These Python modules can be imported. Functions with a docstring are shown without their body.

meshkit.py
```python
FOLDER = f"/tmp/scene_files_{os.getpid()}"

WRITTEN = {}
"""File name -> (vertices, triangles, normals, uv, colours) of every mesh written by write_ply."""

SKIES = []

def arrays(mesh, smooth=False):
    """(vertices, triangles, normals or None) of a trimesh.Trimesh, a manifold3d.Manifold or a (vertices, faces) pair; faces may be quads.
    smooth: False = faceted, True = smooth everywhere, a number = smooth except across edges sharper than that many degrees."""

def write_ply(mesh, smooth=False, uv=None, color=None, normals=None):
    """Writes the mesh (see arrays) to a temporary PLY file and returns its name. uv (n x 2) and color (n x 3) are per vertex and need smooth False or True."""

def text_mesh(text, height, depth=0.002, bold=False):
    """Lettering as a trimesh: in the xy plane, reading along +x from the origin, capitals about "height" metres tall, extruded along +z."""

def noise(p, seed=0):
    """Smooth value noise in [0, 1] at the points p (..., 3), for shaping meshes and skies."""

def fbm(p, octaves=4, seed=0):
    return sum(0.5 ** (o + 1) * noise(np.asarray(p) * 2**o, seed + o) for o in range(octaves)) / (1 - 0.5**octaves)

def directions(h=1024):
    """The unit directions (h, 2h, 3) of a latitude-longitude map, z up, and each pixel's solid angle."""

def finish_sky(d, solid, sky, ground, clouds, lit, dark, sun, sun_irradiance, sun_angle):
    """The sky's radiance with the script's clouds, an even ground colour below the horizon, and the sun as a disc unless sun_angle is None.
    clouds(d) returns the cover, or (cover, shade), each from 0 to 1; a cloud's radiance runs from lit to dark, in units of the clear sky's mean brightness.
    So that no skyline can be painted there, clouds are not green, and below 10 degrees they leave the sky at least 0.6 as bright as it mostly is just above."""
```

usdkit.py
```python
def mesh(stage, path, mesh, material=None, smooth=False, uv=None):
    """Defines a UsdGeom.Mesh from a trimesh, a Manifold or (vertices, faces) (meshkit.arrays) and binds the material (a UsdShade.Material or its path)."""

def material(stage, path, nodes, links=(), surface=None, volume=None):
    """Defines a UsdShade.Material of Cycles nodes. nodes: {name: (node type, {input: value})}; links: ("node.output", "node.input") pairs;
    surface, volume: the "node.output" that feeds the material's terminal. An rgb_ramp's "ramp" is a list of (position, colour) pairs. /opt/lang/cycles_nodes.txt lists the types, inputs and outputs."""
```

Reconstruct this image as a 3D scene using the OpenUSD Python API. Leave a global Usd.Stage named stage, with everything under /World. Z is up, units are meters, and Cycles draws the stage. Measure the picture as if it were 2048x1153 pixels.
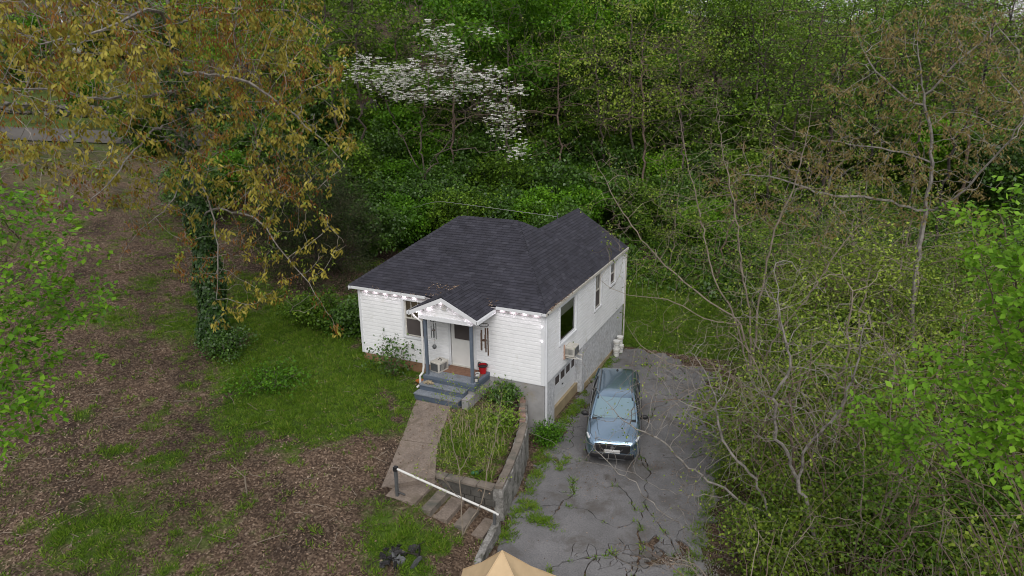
import math, random, re
import numpy as np, trimesh, manifold3d, usdkit, meshkit
from scipy.spatial import cKDTree
from scipy.interpolate import RBFInterpolator
from shapely.geometry import Polygon, LineString, Point, MultiPolygon, box as sbox
from shapely.ops import unary_union
from pxr import Usd, UsdGeom, UsdLux, UsdShade, Sdf, Gf, Vt

stage = Usd.Stage.CreateInMemory()
UsdGeom.SetStageUpAxis(stage, 'Z')
UsdGeom.Xform.Define(stage, '/World')
V3 = Gf.Vec3d
# ------------------------------------------------------------------ camera, sky, sun
CAM = (8.704, -21.047, 12.980)
YAW, PITCH, ROLL, FPX = -0.4414, 0.3062, -0.0115, 1374.8
EXPOSURE = 0.62
SUN_EL, SUN_AZ, SUN_I = math.radians(46), math.radians(152), 0.40
SKY_STRENGTH = 0.085

def camera():
    f = np.array([math.sin(YAW)*math.cos(PITCH), math.cos(YAW)*math.cos(PITCH), -math.sin(PITCH)])
    r = np.array([math.cos(YAW), -math.sin(YAW), 0]); u = np.cross(r, f)
    r2 = r*math.cos(ROLL)+u*math.sin(ROLL); u2 = -r*math.sin(ROLL)+u*math.cos(ROLL)
    c = UsdGeom.Camera.Define(stage, '/World/camera')
    m = Gf.Matrix4d(*r2, 0, *u2, 0, *(-f), 0, *CAM, 1)
    c.AddTransformOp().Set(m)
    c.CreateHorizontalApertureAttr(36.0); c.CreateVerticalApertureAttr(36.0*576/1024)
    c.CreateFocalLengthAttr(36.0*FPX/2048); c.CreateClippingRangeAttr((0.1, 3000))
    c.CreateExposureAttr(EXPOSURE)
camera()
LK = '/World/Looks/'
UsdGeom.Scope.Define(stage, '/World/Looks')
sky_m = usdkit.material(stage, LK+'overcast_sky', {
    'sky': ('sky_texture', {'sky_type': 'single_scattering', 'sun_disc': False, 'sun_elevation': SUN_EL, 'sun_rotation': SUN_AZ, 'altitude': 300.0, 'air_density': 1.0, 'aerosol_density': 2.0}),
    'tc': ('texture_coordinate', {}),
    'map': ('mapping', {'mapping_type': 'point', 'scale': (1.0, 1.0, 2.2)}),
    'n': ('noise_texture', {'scale': 2.2, 'detail': 5.0, 'roughness': 0.55}),
    'ramp': ('rgb_ramp', {'ramp': [(0.3, (4.6, 4.6, 5.0)), (0.55, (6.2, 6.0, 6.2)), (0.75, (7.6, 7.2, 7.2))]}),
    'mix': ('mix_color', {'blend_type': 'mix', 'fac': 0.86, 'use_clamp': False, 'use_clamp_result': False}),
    'bg': ('background_shader', {'strength': SKY_STRENGTH})},
    [('tc.generated', 'map.vector'), ('map.vector', 'n.vector'), ('n.fac', 'ramp.fac'), ('sky.color', 'mix.a'), ('ramp.color', 'mix.b'), ('mix.result', 'bg.color')],
    surface='bg.background')
dome = UsdLux.DomeLight.Define(stage, '/World/sky')
dome.CreateIntensityAttr(1.0)
UsdShade.MaterialBindingAPI.Apply(dome.GetPrim()).Bind(sky_m)
dome.GetPrim().SetCustomDataByKey('kind', 'structure')
sun = UsdLux.DistantLight.Define(stage, '/World/sun')
sun.CreateIntensityAttr(SUN_I); sun.CreateAngleAttr(45.0); sun.CreateNormalizeAttr(True); sun.CreateColorAttr(Gf.Vec3f(1.0, 0.97, 0.92))
sd = np.array([math.sin(SUN_AZ)*math.cos(SUN_EL), math.cos(SUN_AZ)*math.cos(SUN_EL), math.sin(SUN_EL)])
_x = np.cross([0, 0, 1.0], sd); _x /= np.linalg.norm(_x); _y = np.cross(sd, _x)
sun.AddTransformOp().Set(Gf.Matrix4d(*_x, 0, *_y, 0, *sd, 0, 0, 0, 60, 1))
sun.GetPrim().SetCustomDataByKey('kind', 'structure')

# ------------------------------------------------------------------ helpers
used = {}
def numbered(parent, name):
    k = f'{parent}/{name}'
    n = used.get(k, -1)+1; used[k] = n
    return k if n == 0 else f'{k}_{n:03d}'
def setdata(p, **kw):
    for k, v in kw.items():
        if v: p.SetCustomDataByKey(k, v)
    return p
def path_of(o): return '/World' if o is None else str(o.GetPath())
def thing(name, label, cat, loc=(0, 0, 0), rz=0.0, group=None, scale=None, kind=None):
    x = UsdGeom.Xform.Define(stage, numbered('/World', name))
    x.AddTranslateOp().Set(V3(*map(float, loc))); x.AddRotateZOp().Set(float(rz))
    if scale is not None:
        x.AddScaleOp().Set(Gf.Vec3f(*((scale,)*3 if np.isscalar(scale) else scale)))
    return setdata(x.GetPrim(), label=label, category=cat, group=group, kind=kind)
def copy(root, loc, rz=0.0, scale=1.0, label=None, group=None, tilt=0.0, spin=0.0):
    was = root.GetCustomData(); nm = re.sub(r'_[0-9]{3}$', '', root.GetName())
    x = UsdGeom.Xform.Define(stage, numbered('/World', nm))
    x.AddTranslateOp().Set(V3(*map(float, loc))); x.AddRotateZOp().Set(float(rz))
    x.AddScaleOp().Set(Gf.Vec3f(*((float(scale),)*3 if np.isscalar(scale) else scale)))
    p = x.GetPrim()
    p.GetReferences().AddInternalReference(root.GetPath()); p.SetInstanceable(True)
    return setdata(p, label=label or was.get('label'), category=was.get('category'), group=group or was.get('group'))
def part(name, mesh, m, parent=None, smooth=False, tone=None, **kw):
    if isinstance(mesh, MB): mesh = mesh.get()
    if isinstance(mesh, tuple):
        v_, f_ = np.asarray(mesh[0], float), np.asarray(mesh[1], int)
        if f_.max()+1 < len(v_) or len(np.unique(f_)) < len(v_):
            u_, inv = np.unique(f_, return_inverse=True); v_, f_ = v_[u_], inv.reshape(f_.shape)
            if tone is not None: tone = np.asarray(tone)[u_]
        mesh = (v_, f_)
    if tone is not None: smooth = False
    g = usdkit.mesh(stage, numbered(path_of(parent), name), mesh, m, smooth=smooth)
    if tone is not None:
        UsdGeom.PrimvarsAPI(g).CreatePrimvar('tone', Sdf.ValueTypeNames.FloatArray, 'vertex').Set(Vt.FloatArray.FromNumpy(np.asarray(tone, np.float32)))
    g.CreateDoubleSidedAttr(True)
    return setdata(g.GetPrim(), **kw)

class MB:
    def __init__(s): s.v = []; s.f = []; s.n = 0
    def add(s, v, f):
        v = np.asarray(v, float).reshape(-1, 3); f = np.asarray(f, int)
        if f.shape[1] == 4: f = np.vstack([f[:, [0, 1, 2]], f[:, [0, 2, 3]]])
        s.v.append(v); s.f.append(f+s.n); s.n += len(v); return s
    def tm(s, m): return s.add(m.vertices, m.faces)
    def man(s, m):
        q = m.to_mesh(); return s.add(q.vert_properties[:, :3], q.tri_verts)
    def box(s, lo, hi, M=None):
        lo, hi2 = np.minimum(lo, hi), np.maximum(lo, hi)
        c = np.array([[x, y, z] for z in (0, 1) for y in (0, 1) for x in (0, 1)], float)
        v = np.asarray(lo)+c*(np.asarray(hi2)-np.asarray(lo))
        if M is not None: v = v@M[:3, :3].T+M[:3, 3]
        return s.add(v, [[0, 2, 3, 1], [4, 5, 7, 6], [0, 1, 5, 4], [2, 6, 7, 3], [0, 4, 6, 2], [1, 3, 7, 5]])
    def hexa(s, v): return s.add(v, [[0, 3, 2, 1], [4, 5, 6, 7], [0, 1, 5, 4], [1, 2, 6, 5], [2, 3, 7, 6], [3, 0, 4, 7]])
    def quad(s, a, b, c, d): return s.add([a, b, c, d], [[0, 1, 2, 3]])
    def tube(s, pts, r, n=6, cap=True):
        v, f = tube(np.asarray(pts, float), r, n, cap); return s.add(v, f)
    def lathe(s, prof, c=(0, 0, 0), n=20):
        prof = np.asarray(prof, float); k = len(prof)
        a = np.arange(n)/n*2*np.pi
        v = np.stack([prof[None, :, 0]*np.cos(a)[:, None], prof[None, :, 0]*np.sin(a)[:, None], np.broadcast_to(prof[None, :, 1], (n, k))], -1).reshape(-1, 3)+np.asarray(c)
        f = [[i*k+j, ((i+1) % n)*k+j, ((i+1) % n)*k+j+1, i*k+j+1] for i in range(n) for j in range(k-1)]
        return s.add(v, f)
    def get(s): return (np.vstack(s.v), np.vstack(s.f))

def tube(P, r, n=6, cap=False):
    k = len(P); r = np.broadcast_to(np.asarray(r, float), (k,))
    T = np.empty_like(P); T[1:-1] = P[2:]-P[:-2]; T[0] = P[1]-P[0]; T[-1] = P[-1]-P[-2]
    T /= np.maximum(np.linalg.norm(T, axis=1, keepdims=True), 1e-9)
    ref = np.array([0.31, 0.17, 0.93]) if abs(T[0][2]) < .8 else np.array([0.9, 0.3, 0.1])
    A = np.cross(T, ref); A /= np.maximum(np.linalg.norm(A, axis=1, keepdims=True), 1e-9); B = np.cross(T, A)
    a = np.arange(n)/n*2*np.pi
    v = P[:, None]+r[:, None, None]*(np.cos(a)[None, :, None]*A[:, None]+np.sin(a)[None, :, None]*B[:, None])
    i = np.arange(k-1)[:, None]*n; j = np.arange(n)[None]; j2 = (j+1) % n
    f = np.stack([i+j, i+j2, i+n+j2, i+n+j], -1).reshape(-1, 4)
    v = v.reshape(-1, 3); f = np.vstack([f[:, [0, 1, 2]], f[:, [0, 2, 3]]])
    if cap:
        v = np.vstack([v, P[0], P[-1]]); jj = np.arange(n)
        f = np.vstack([f, np.stack([np.full(n, k*n), (jj+1) % n, jj], 1), np.stack([np.full(n, k*n+1), (k-1)*n+jj, (k-1)*n+(jj+1) % n], 1)])
    return v, f
def extrude(poly, z0, z1):
    m = trimesh.creation.extrude_polygon(poly, z1-z0, engine='earcut'); m.apply_translation([0, 0, z0]); return m
def Rz(a, loc=(0, 0, 0)):
    M = np.eye(4); c, s = math.cos(a), math.sin(a); M[:2, :2] = [[c, -s], [s, c]]; M[:3, 3] = loc; return M
def rbox(lo, hi, r):
    lo, hi = np.array(lo, float), np.array(hi, float)
    return manifold3d.Manifold.batch_hull([manifold3d.Manifold.sphere(r, 8).translate([x, y, z]) for x in (lo[0]+r, hi[0]-r) for y in (lo[1]+r, hi[1]-r) for z in (lo[2]+r, hi[2]-r)])

# ------------------------------------------------------------------ materials
def simple(name, col, rough=0.7, var=0.25, scale=3.0, fine=None, metal=0.0, coat=0.0, bump=0.0, bscale=40.0, spec=0.4, stain=None):
    """colour with two noises of variation and optional fine bump"""
    c = np.array(col, float)*.87; lo = tuple(c*(1-var)); hi = tuple(np.minimum(c*(1+var), .95))
    nodes = {'g': ('geometry', {}), 'n': ('noise_texture', {'scale': scale, 'detail': 6.0, 'roughness': 0.65}),
             'r': ('rgb_ramp', {'ramp': [(0.3, lo), (0.5, tuple(c)), (0.7, hi)]}),
             'p': ('principled_bsdf', {'roughness': rough, 'metallic': metal, 'coat_weight': coat, 'specular_ior_level': spec})}
    links = [('g.position', 'n.vector'), ('n.fac', 'r.fac')]
    src = 'r.color'
    if fine:
        nodes['nf'] = ('noise_texture', {'scale': fine, 'detail': 3.0, 'roughness': 0.8}); nodes['rf'] = ('rgb_ramp', {'ramp': [(0.3, (.62, .62, .62)), (0.5, (1, 1, 1)), (0.72, (1.35, 1.33, 1.3))]}); nodes['mf'] = ('mix_color', {'blend_type': 'multiply', 'fac': 1.0, 'use_clamp': False})
        links += [('g.position', 'nf.vector'), ('nf.fac', 'rf.fac'), (src, 'mf.a'), ('rf.color', 'mf.b')]; src = 'mf.result'
    if stain:
        nodes['n2'] = ('noise_texture', {'scale': stain[1], 'detail': 5.0, 'roughness': 0.7, 'distortion': 0.4})
        nodes['r2'] = ('rgb_ramp', {'ramp': [(stain[2], (0, 0, 0)), (stain[2]+.16, (1, 1, 1))]})
        nodes['mx'] = ('mix_color', {'blend_type': 'mix', 'b': stain[0]})
        links += [('g.position', 'n2.vector'), ('n2.fac', 'r2.fac'), ('r2.color', 'mx.fac'), (src, 'mx.a')]
        src = 'mx.result'
    links.append((src, 'p.base_color'))
    if bump:
        nodes['nb'] = ('noise_texture', {'scale': bscale, 'detail': 4.0, 'roughness': 0.6})
        nodes['b'] = ('bump', {'strength': bump, 'distance': 0.02})
        links += [('g.position', 'nb.vector'), ('nb.fac', 'b.height'), ('b.normal', 'p.normal')]
    return usdkit.material(stage, LK+name, nodes, links, surface='p.BSDF')
def leafmat(name, ramp, trans=0.35, rough=0.55, inst=0.0, spec=0.3):
    """leaf: colour by per-leaf tone, some light through"""
    nodes = {'a': ('attribute', {'attribute': 'tone'}), 'r': ('rgb_ramp', {'ramp': ramp}),
             'p': ('principled_bsdf', {'roughness': rough, 'specular_ior_level': spec}),
             't': ('translucent_bsdf', {}), 'mx': ('mix_closure', {'fac': trans})}
    links = [('r.color', 'p.base_color'), ('p.BSDF', 'mx.closure1'), ('t.BSDF', 'mx.closure2')]
    if inst:
        nodes['o'] = ('object_info', {}); nodes['h'] = ('math', {'math_type': 'multiply_add', 'value2': inst, 'value3': -inst/2, 'use_clamp': False})
        nodes['ad'] = ('math', {'math_type': 'add', 'use_clamp': True})
        links += [('o.random', 'h.value1'), ('a.fac', 'ad.value1'), ('h.value', 'ad.value2'), ('ad.value', 'r.fac')]
    else: links.append(('a.fac', 'r.fac'))
    links.append(('r.color', 't.color'))
    return usdkit.material(stage, LK+name, nodes, links, surface='mx.closure')
def glassmat(name, tint=(0.02, 0.02, 0.022), rough=0.03, see=0.0):
    nodes = {'p': ('principled_bsdf', {'base_color': tint, 'roughness': rough, 'specular_ior_level': 0.9, 'ior': 1.5})}
    if not see: return usdkit.material(stage, LK+name, nodes, [], surface='p.BSDF')
    nodes = {'t': ('transparent_bsdf', {'color': (see, see, see)}), 'g': ('glossy_bsdf', {'color': (1, 1, 1), 'roughness': 0.02}), 'f': ('fresnel', {'IOR': 1.55}), 'm': ('mix_closure', {})}
    return usdkit.material(stage, LK+name, nodes, [('f.fac', 'm.fac'), ('t.BSDF', 'm.closure1'), ('g.BSDF', 'm.closure2')], surface='m.closure')

M = {}
M['siding'] = simple('white_vinyl', (0.88, 0.89, 0.91), 0.45, 0.07, 1.3, spec=0.4, stain=((0.56, 0.55, 0.50), 1.4, 0.60))
M['trim'] = simple('white_trim', (0.77, 0.79, 0.82), 0.4, 0.04, 2)
M['frieze'] = simple('frieze_paint', (0.70, 0.66, 0.68), 0.5, 0.05, 2)
M['sheath'] = simple('sheathing', (0.3, 0.3, 0.3), 0.8, 0.1)
M['concrete'] = simple('grey_foundation', (0.33, 0.325, 0.325), 0.85, 0.2, 1.6, bump=0.3, stain=((0.27, 0.235, 0.18), 1.1, 0.55))
M['bluegrey'] = simple('pale_grey_wall_paint', (0.52, 0.535, 0.56), 0.75, 0.16, 2.0, bump=0.2, fine=7, stain=((0.36, 0.35, 0.33), 1.7, 0.54))
M['brownfound'] = simple('brown_foundation', (0.26, 0.15, 0.085), 0.9, 0.35, 2.5, bump=0.3)
M['ochre'] = simple('ochre_base', (0.36, 0.29, 0.18), 0.85, 0.2, 2)
for i, c in enumerate(((0.034, 0.034, 0.047), (0.039, 0.039, 0.053), (0.027, 0.027, 0.038), (0.035, 0.0345, 0.047), (0.047, 0.047, 0.062))):
    M[f'shingle{i}'] = simple(f'asphalt_shingle_{"abcde"[i]}', c, 0.85, 0.28, 2.2, bump=0.5, bscale=90)
M['porchblue'] = simple('blue_grey_porch_paint', (0.115, 0.145, 0.19), 0.6, 0.16, 3, bump=0.15, stain=((0.19, 0.19, 0.19), 2.4, 0.58))
M['tread'] = simple('worn_lit_tread_paint', (0.20, 0.225, 0.26), 0.6, 0.2, 4, bump=0.15, fine=20, stain=((0.13, 0.115, 0.10), 3.0, 0.56))  # lighter grey paints in sky light on flat tops; the spots are wear
M['riser'] = simple('shaded_blue_riser_paint', (0.085, 0.11, 0.15), 0.6, 0.15, 4)  # porch blue darkened to paint in shade on upright step faces
M['mat'] = simple('brown_mat', (0.21, 0.115, 0.075), 0.95, 0.3, 9, bump=0.5)
M['walk'] = simple('walk_concrete', (0.215, 0.175, 0.145), 0.9, 0.28, 1.3, bump=0.35, fine=18, stain=((0.13, 0.105, 0.08), 1.3, 0.52))
M['wallstone'] = simple('weathered_wall', (0.19, 0.162, 0.135), 0.95, 0.35, 2.5, bump=0.6, bscale=25, stain=((0.09, 0.09, 0.075), 2.0, 0.5))
M['wallface'] = simple('streaked_wall_face', (0.27, 0.262, 0.25), 0.9, 0.4, 3.5, bump=0.6, bscale=20, fine=25, stain=((0.075, 0.075, 0.06), 3.2, 0.47))
M['brick'] = simple('loose_brick', (0.30, 0.20, 0.16), 0.9, 0.3, 4, bump=0.4)
M['blockdark'] = simple('dark_block', (0.10, 0.095, 0.085), 0.95, 0.35, 3, bump=0.5)
M['asphalt'] = simple('old_asphalt', (0.165, 0.163, 0.168), 0.82, 0.32, 0.45, bump=0.6, bscale=60, fine=22, stain=((0.088, 0.080, 0.073), 0.75, 0.505))
M['asphalt2'] = simple('old_asphalt_pale', (0.178, 0.175, 0.176), 0.85, 0.3, 0.8, bump=0.6, bscale=60, fine=22, stain=((0.13, 0.12, 0.11), 0.9, 0.56))
M['gravel'] = simple('gravel', (0.24, 0.23, 0.21), 0.9, 0.4, 9)
M['road'] = simple('lane_asphalt', (0.105, 0.097, 0.088), 0.9, 0.2, 0.8)
M['darkglass'] = glassmat('window_glass', see=0.88)
M['room'] = simple('dim_interior', (0.10, 0.085, 0.075), 0.9, 0.3, 2)
M['blind'] = simple('tan_blind', (0.30, 0.25, 0.17), 0.8, 0.12, 4)
M['screen'] = simple('grey_insect_screen', (0.085, 0.072, 0.07), 0.85, 0.1)
M['white'] = simple('white_plastic', (0.72, 0.72, 0.70), 0.45, 0.06)
M['offwhite'] = simple('aged_white_metal', (0.55, 0.53, 0.48), 0.5, 0.15, 5)
M['black'] = simple('black_plastic', (0.018, 0.018, 0.02), 0.5, 0.2)
M['greymetal'] = simple('grey_post_metal', (0.10, 0.105, 0.11), 0.5, 0.25, 6)
M['redpot'] = simple('red_glaze', (0.42, 0.015, 0.02), 0.3, 0.15)
M['chime'] = simple('brown_chime_wood', (0.10, 0.06, 0.042), 0.6, 0.25, 6)
M['pinkwood'] = simple('pinkish_lumber', (0.50, 0.33, 0.25), 0.8, 0.2, 5)
M['cord'] = simple('cable', (0.42, 0.42, 0.42), 0.6, 0.1)
M['canopy'] = simple('tan_canopy_fabric', (0.62, 0.46, 0.275), 0.75, 0.10, 2.5, bump=0.25, bscale=9)
M['canopyleg'] = simple('canopy_frame', (0.3, 0.3, 0.31), 0.4, 0.1, metal=0.6)
M['carpaint'] = usdkit.material(stage, LK+'blue_grey_car_paint', {'p': ('principled_bsdf', {'base_color': (0.22, 0.325, 0.43), 'metallic': 0.88, 'roughness': 0.2, 'coat_weight': 1.0, 'coat_roughness': 0.03})}, surface='p.BSDF')
M['carglass'] = glassmat('car_glass', (0.03, 0.04, 0.045), 0.02)
M['windscreen'] = glassmat('sky_toned_windscreen', (0.15, 0.235, 0.28), 0.03)  # pale blue base colour stands in for sky mirrored in the glass
M['tyre'] = simple('tyre_rubber', (0.02, 0.02, 0.02), 0.85, 0.2)
M['rim'] = simple('alloy', (0.35, 0.35, 0.36), 0.35, 0.1, metal=0.8)
M['chrome'] = simple('chrome', (0.7, 0.7, 0.72), 0.15, 0.05, metal=1.0)
M['headlight'] = glassmat('headlight_glass', (0.5, 0.52, 0.55), 0.05)
M['plate'] = simple('white_plate', (0.7, 0.7, 0.7), 0.4, 0.05)
M['bark'] = simple('brown_grey_bark', (0.105, 0.085, 0.07), 0.95, 0.35, 5, bump=0.5, bscale=18)
M['barkdark'] = simple('dark_bark', (0.038, 0.031, 0.027), 0.95, 0.35, 5, bump=0.5, bscale=18)
M['barkpale'] = simple('pale_grey_bark', (0.27, 0.25, 0.225), 0.9, 0.35, 7, bump=0.4, bscale=25, stain=((0.10, 0.085, 0.07), 4.0, 0.5))
M['twig'] = simple('reddish_twig', (0.16, 0.115, 0.09), 0.9, 0.35, 5)
M['twigpale'] = simple('pale_twig', (0.25, 0.21, 0.165), 0.9, 0.3, 5)
M['debris'] = simple('charred_debris', (0.022, 0.021, 0.022), 0.6, 0.5, 8)
M['straw'] = simple('dry_straw', (0.38, 0.31, 0.20), 0.9, 0.3, 9)
M['orange'] = simple('orange_clay', (0.40, 0.13, 0.03), 0.7, 0.2, 6)
M['greenplastic'] = simple('green_plastic', (0.03, 0.16, 0.08), 0.4, 0.2)
M['farwall'] = simple('far_house_wall', (0.36, 0.30, 0.22), 0.8, 0.15, 1)
M['farroof'] = simple('far_house_roof', (0.14, 0.145, 0.15), 0.85, 0.15, 1)
M['fieldstone'] = simple('field_stone', (0.13, 0.12, 0.105), 0.95, 0.4, 2.5, bump=0.4)
M['lamp'] = usdkit.material(stage, LK+'eave_lamp_glow', {'e': ('emission', {'color': (1.0, 0.86, 0.93), 'strength': 24.0})}, surface='e.emission')
# leaves
M['l_bright'] = leafmat('bright_leaf', [(0, (0.045, 0.125, 0.006)), (0.5, (0.098, 0.245, 0.009)), (1, (0.22, 0.42, 0.02))], 0.30, inst=0.6)
M['l_lime'] = leafmat('lime_leaf', [(0, (0.065, 0.165, 0.008)), (0.5, (0.15, 0.335, 0.016)), (1, (0.24, 0.45, 0.035))], 0.42)
M['l_mid'] = leafmat('mid_leaf', [(0, (0.030, 0.068, 0.005)), (0.5, (0.090, 0.180, 0.010)), (1, (0.19, 0.31, 0.024))], 0.22, inst=0.4)
M['l_dark'] = leafmat('dark_leaf', [(0, (0.026, 0.064, 0.009)), (0.5, (0.052, 0.122, 0.012)), (1, (0.115, 0.225, 0.022))], 0.18, rough=0.42, inst=0.3, spec=0.5)
M['l_yellow'] = leafmat('yellow_green_leaf', [(0, (0.050, 0.090, 0.008)), (0.5, (0.14, 0.215, 0.017)), (1, (0.31, 0.40, 0.05))], 0.24, inst=0.3)
M['l_oak'] = leafmat('young_oak_leaf', [(0, (0.14, 0.122, 0.018)), (0.5, (0.30, 0.258, 0.036)), (1, (0.46, 0.40, 0.075))], 0.35)
M['l_catkin'] = leafmat('orange_catkin', [(0, (0.115, 0.047, 0.012)), (0.5, (0.225, 0.092, 0.016)), (1, (0.32, 0.15, 0.028))], 0.3)
M['l_brownoak'] = leafmat('tan_oak_leaf', [(0, (0.13, 0.10, 0.03)), (0.5, (0.22, 0.17, 0.055)), (1, (0.30, 0.25, 0.09))], 0.35)
M['l_ivy'] = leafmat('ivy_leaf', [(0, (0.016, 0.046, 0.008)), (0.6, (0.036, 0.095, 0.014)), (1, (0.075, 0.16, 0.022))], 0.25, rough=0.4, spec=0.5)
M['l_cedar'] = leafmat('cedar_needle', [(0, (0.020, 0.030, 0.011)), (0.6, (0.040, 0.052, 0.018)), (1, (0.068, 0.075, 0.028))], 0.15, rough=0.8)
M['petal'] = leafmat('white_petal', [(0, (0.55, 0.55, 0.47)), (1, (0.85, 0.85, 0.82))], 0.3)
M['litter'] = leafmat('fallen_leaf', [(0, (0.050, 0.033, 0.024)), (0.35, (0.13, 0.088, 0.060)), (0.7, (0.245, 0.172, 0.122)), (1, (0.38, 0.295, 0.225))], 0.1, rough=0.85)
M['grassblade'] = leafmat('grass_blade', [(0, (0.055, 0.110, 0.010)), (0.5, (0.125, 0.235, 0.016)), (0.85, (0.21, 0.32, 0.030)), (1, (0.30, 0.29, 0.09))], 0.3, inst=0.5)
# ground: leaf mould and turf, mixed by the "tone" (how green) of the mesh and by noise
M['ground'] = usdkit.material(stage, LK+'leafy_ground', {
    'g': ('geometry', {}), 'a': ('attribute', {'attribute': 'tone'}),
    'n1': ('noise_texture', {'scale': 1.4, 'detail': 7.0, 'roughness': 0.7}), 'n2': ('noise_texture', {'scale': 11.0, 'detail': 5.0, 'roughness': 0.7}), 'v': ('voronoi_texture', {'scale': 19.0}), 'sc': ('separate_color', {}), 'ml': ('mix_color', {'blend_type': 'mix', 'fac': 0.55}),
    'rv': ('rgb_ramp', {'ramp': [(0.0, (0.028, 0.019, 0.014)), (0.4, (0.076, 0.054, 0.037)), (0.68, (0.158, 0.114, 0.080)), (0.9, (0.255, 0.192, 0.142)), (1, (0.36, 0.29, 0.225))]}),
    'rb': ('rgb_ramp', {'ramp': [(0.3, (0.034, 0.023, 0.016)), (0.5, (0.082, 0.056, 0.043)), (0.7, (0.16, 0.113, 0.090))]}),
    'rg': ('rgb_ramp', {'ramp': [(0.3, (0.040, 0.062, 0.014)), (0.55, (0.070, 0.125, 0.018)), (0.75, (0.105, 0.165, 0.028))]}),
    's': ('math', {'math_type': 'multiply_add', 'value2': 1.1, 'value3': -0.55}), 's2': ('math', {'math_type': 'add', 'use_clamp': True}),
    'rs': ('rgb_ramp', {'ramp': [(0.22, (0, 0, 0)), (0.8, (1, 1, 1))]}),
    'nd': ('noise_texture', {'scale': 0.55, 'detail': 4.0, 'roughness': 0.6}), 'rd': ('rgb_ramp', {'ramp': [(0.32, (0.45, 0.45, 0.46)), (0.5, (0.85, 0.84, 0.82)), (0.68, (1.15, 1.1, 1.05))]}), 'md': ('mix_color', {'blend_type': 'multiply', 'fac': 1.0, 'use_clamp': False}),
    'mx': ('mix_color', {'blend_type': 'mix'}), 'p': ('principled_bsdf', {'roughness': 0.95, 'specular_ior_level': 0.15}),
    'b': ('bump', {'strength': 0.7, 'distance': 0.06})},
    [('g.position', 'n1.vector'), ('g.position', 'n2.vector'), ('n2.fac', 'rb.fac'), ('n2.fac', 'rg.fac'), ('n1.fac', 's.value1'), ('s.value', 's2.value1'), ('a.fac', 's2.value2'), ('s2.value', 'rs.fac'),
     ('rs.color', 'mx.fac'), ('g.position', 'v.vector'), ('v.color', 'sc.color'), ('sc.r', 'rv.fac'), ('rb.color', 'ml.a'), ('rv.color', 'ml.b'), ('ml.result', 'mx.a'), ('rg.color', 'mx.b'), ('g.position', 'nd.vector'), ('nd.fac', 'rd.fac'), ('mx.result', 'md.a'), ('rd.color', 'md.b'), ('md.result', 'p.base_color'), ('n2.fac', 'b.height'), ('b.normal', 'p.normal')], surface='p.BSDF')

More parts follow.
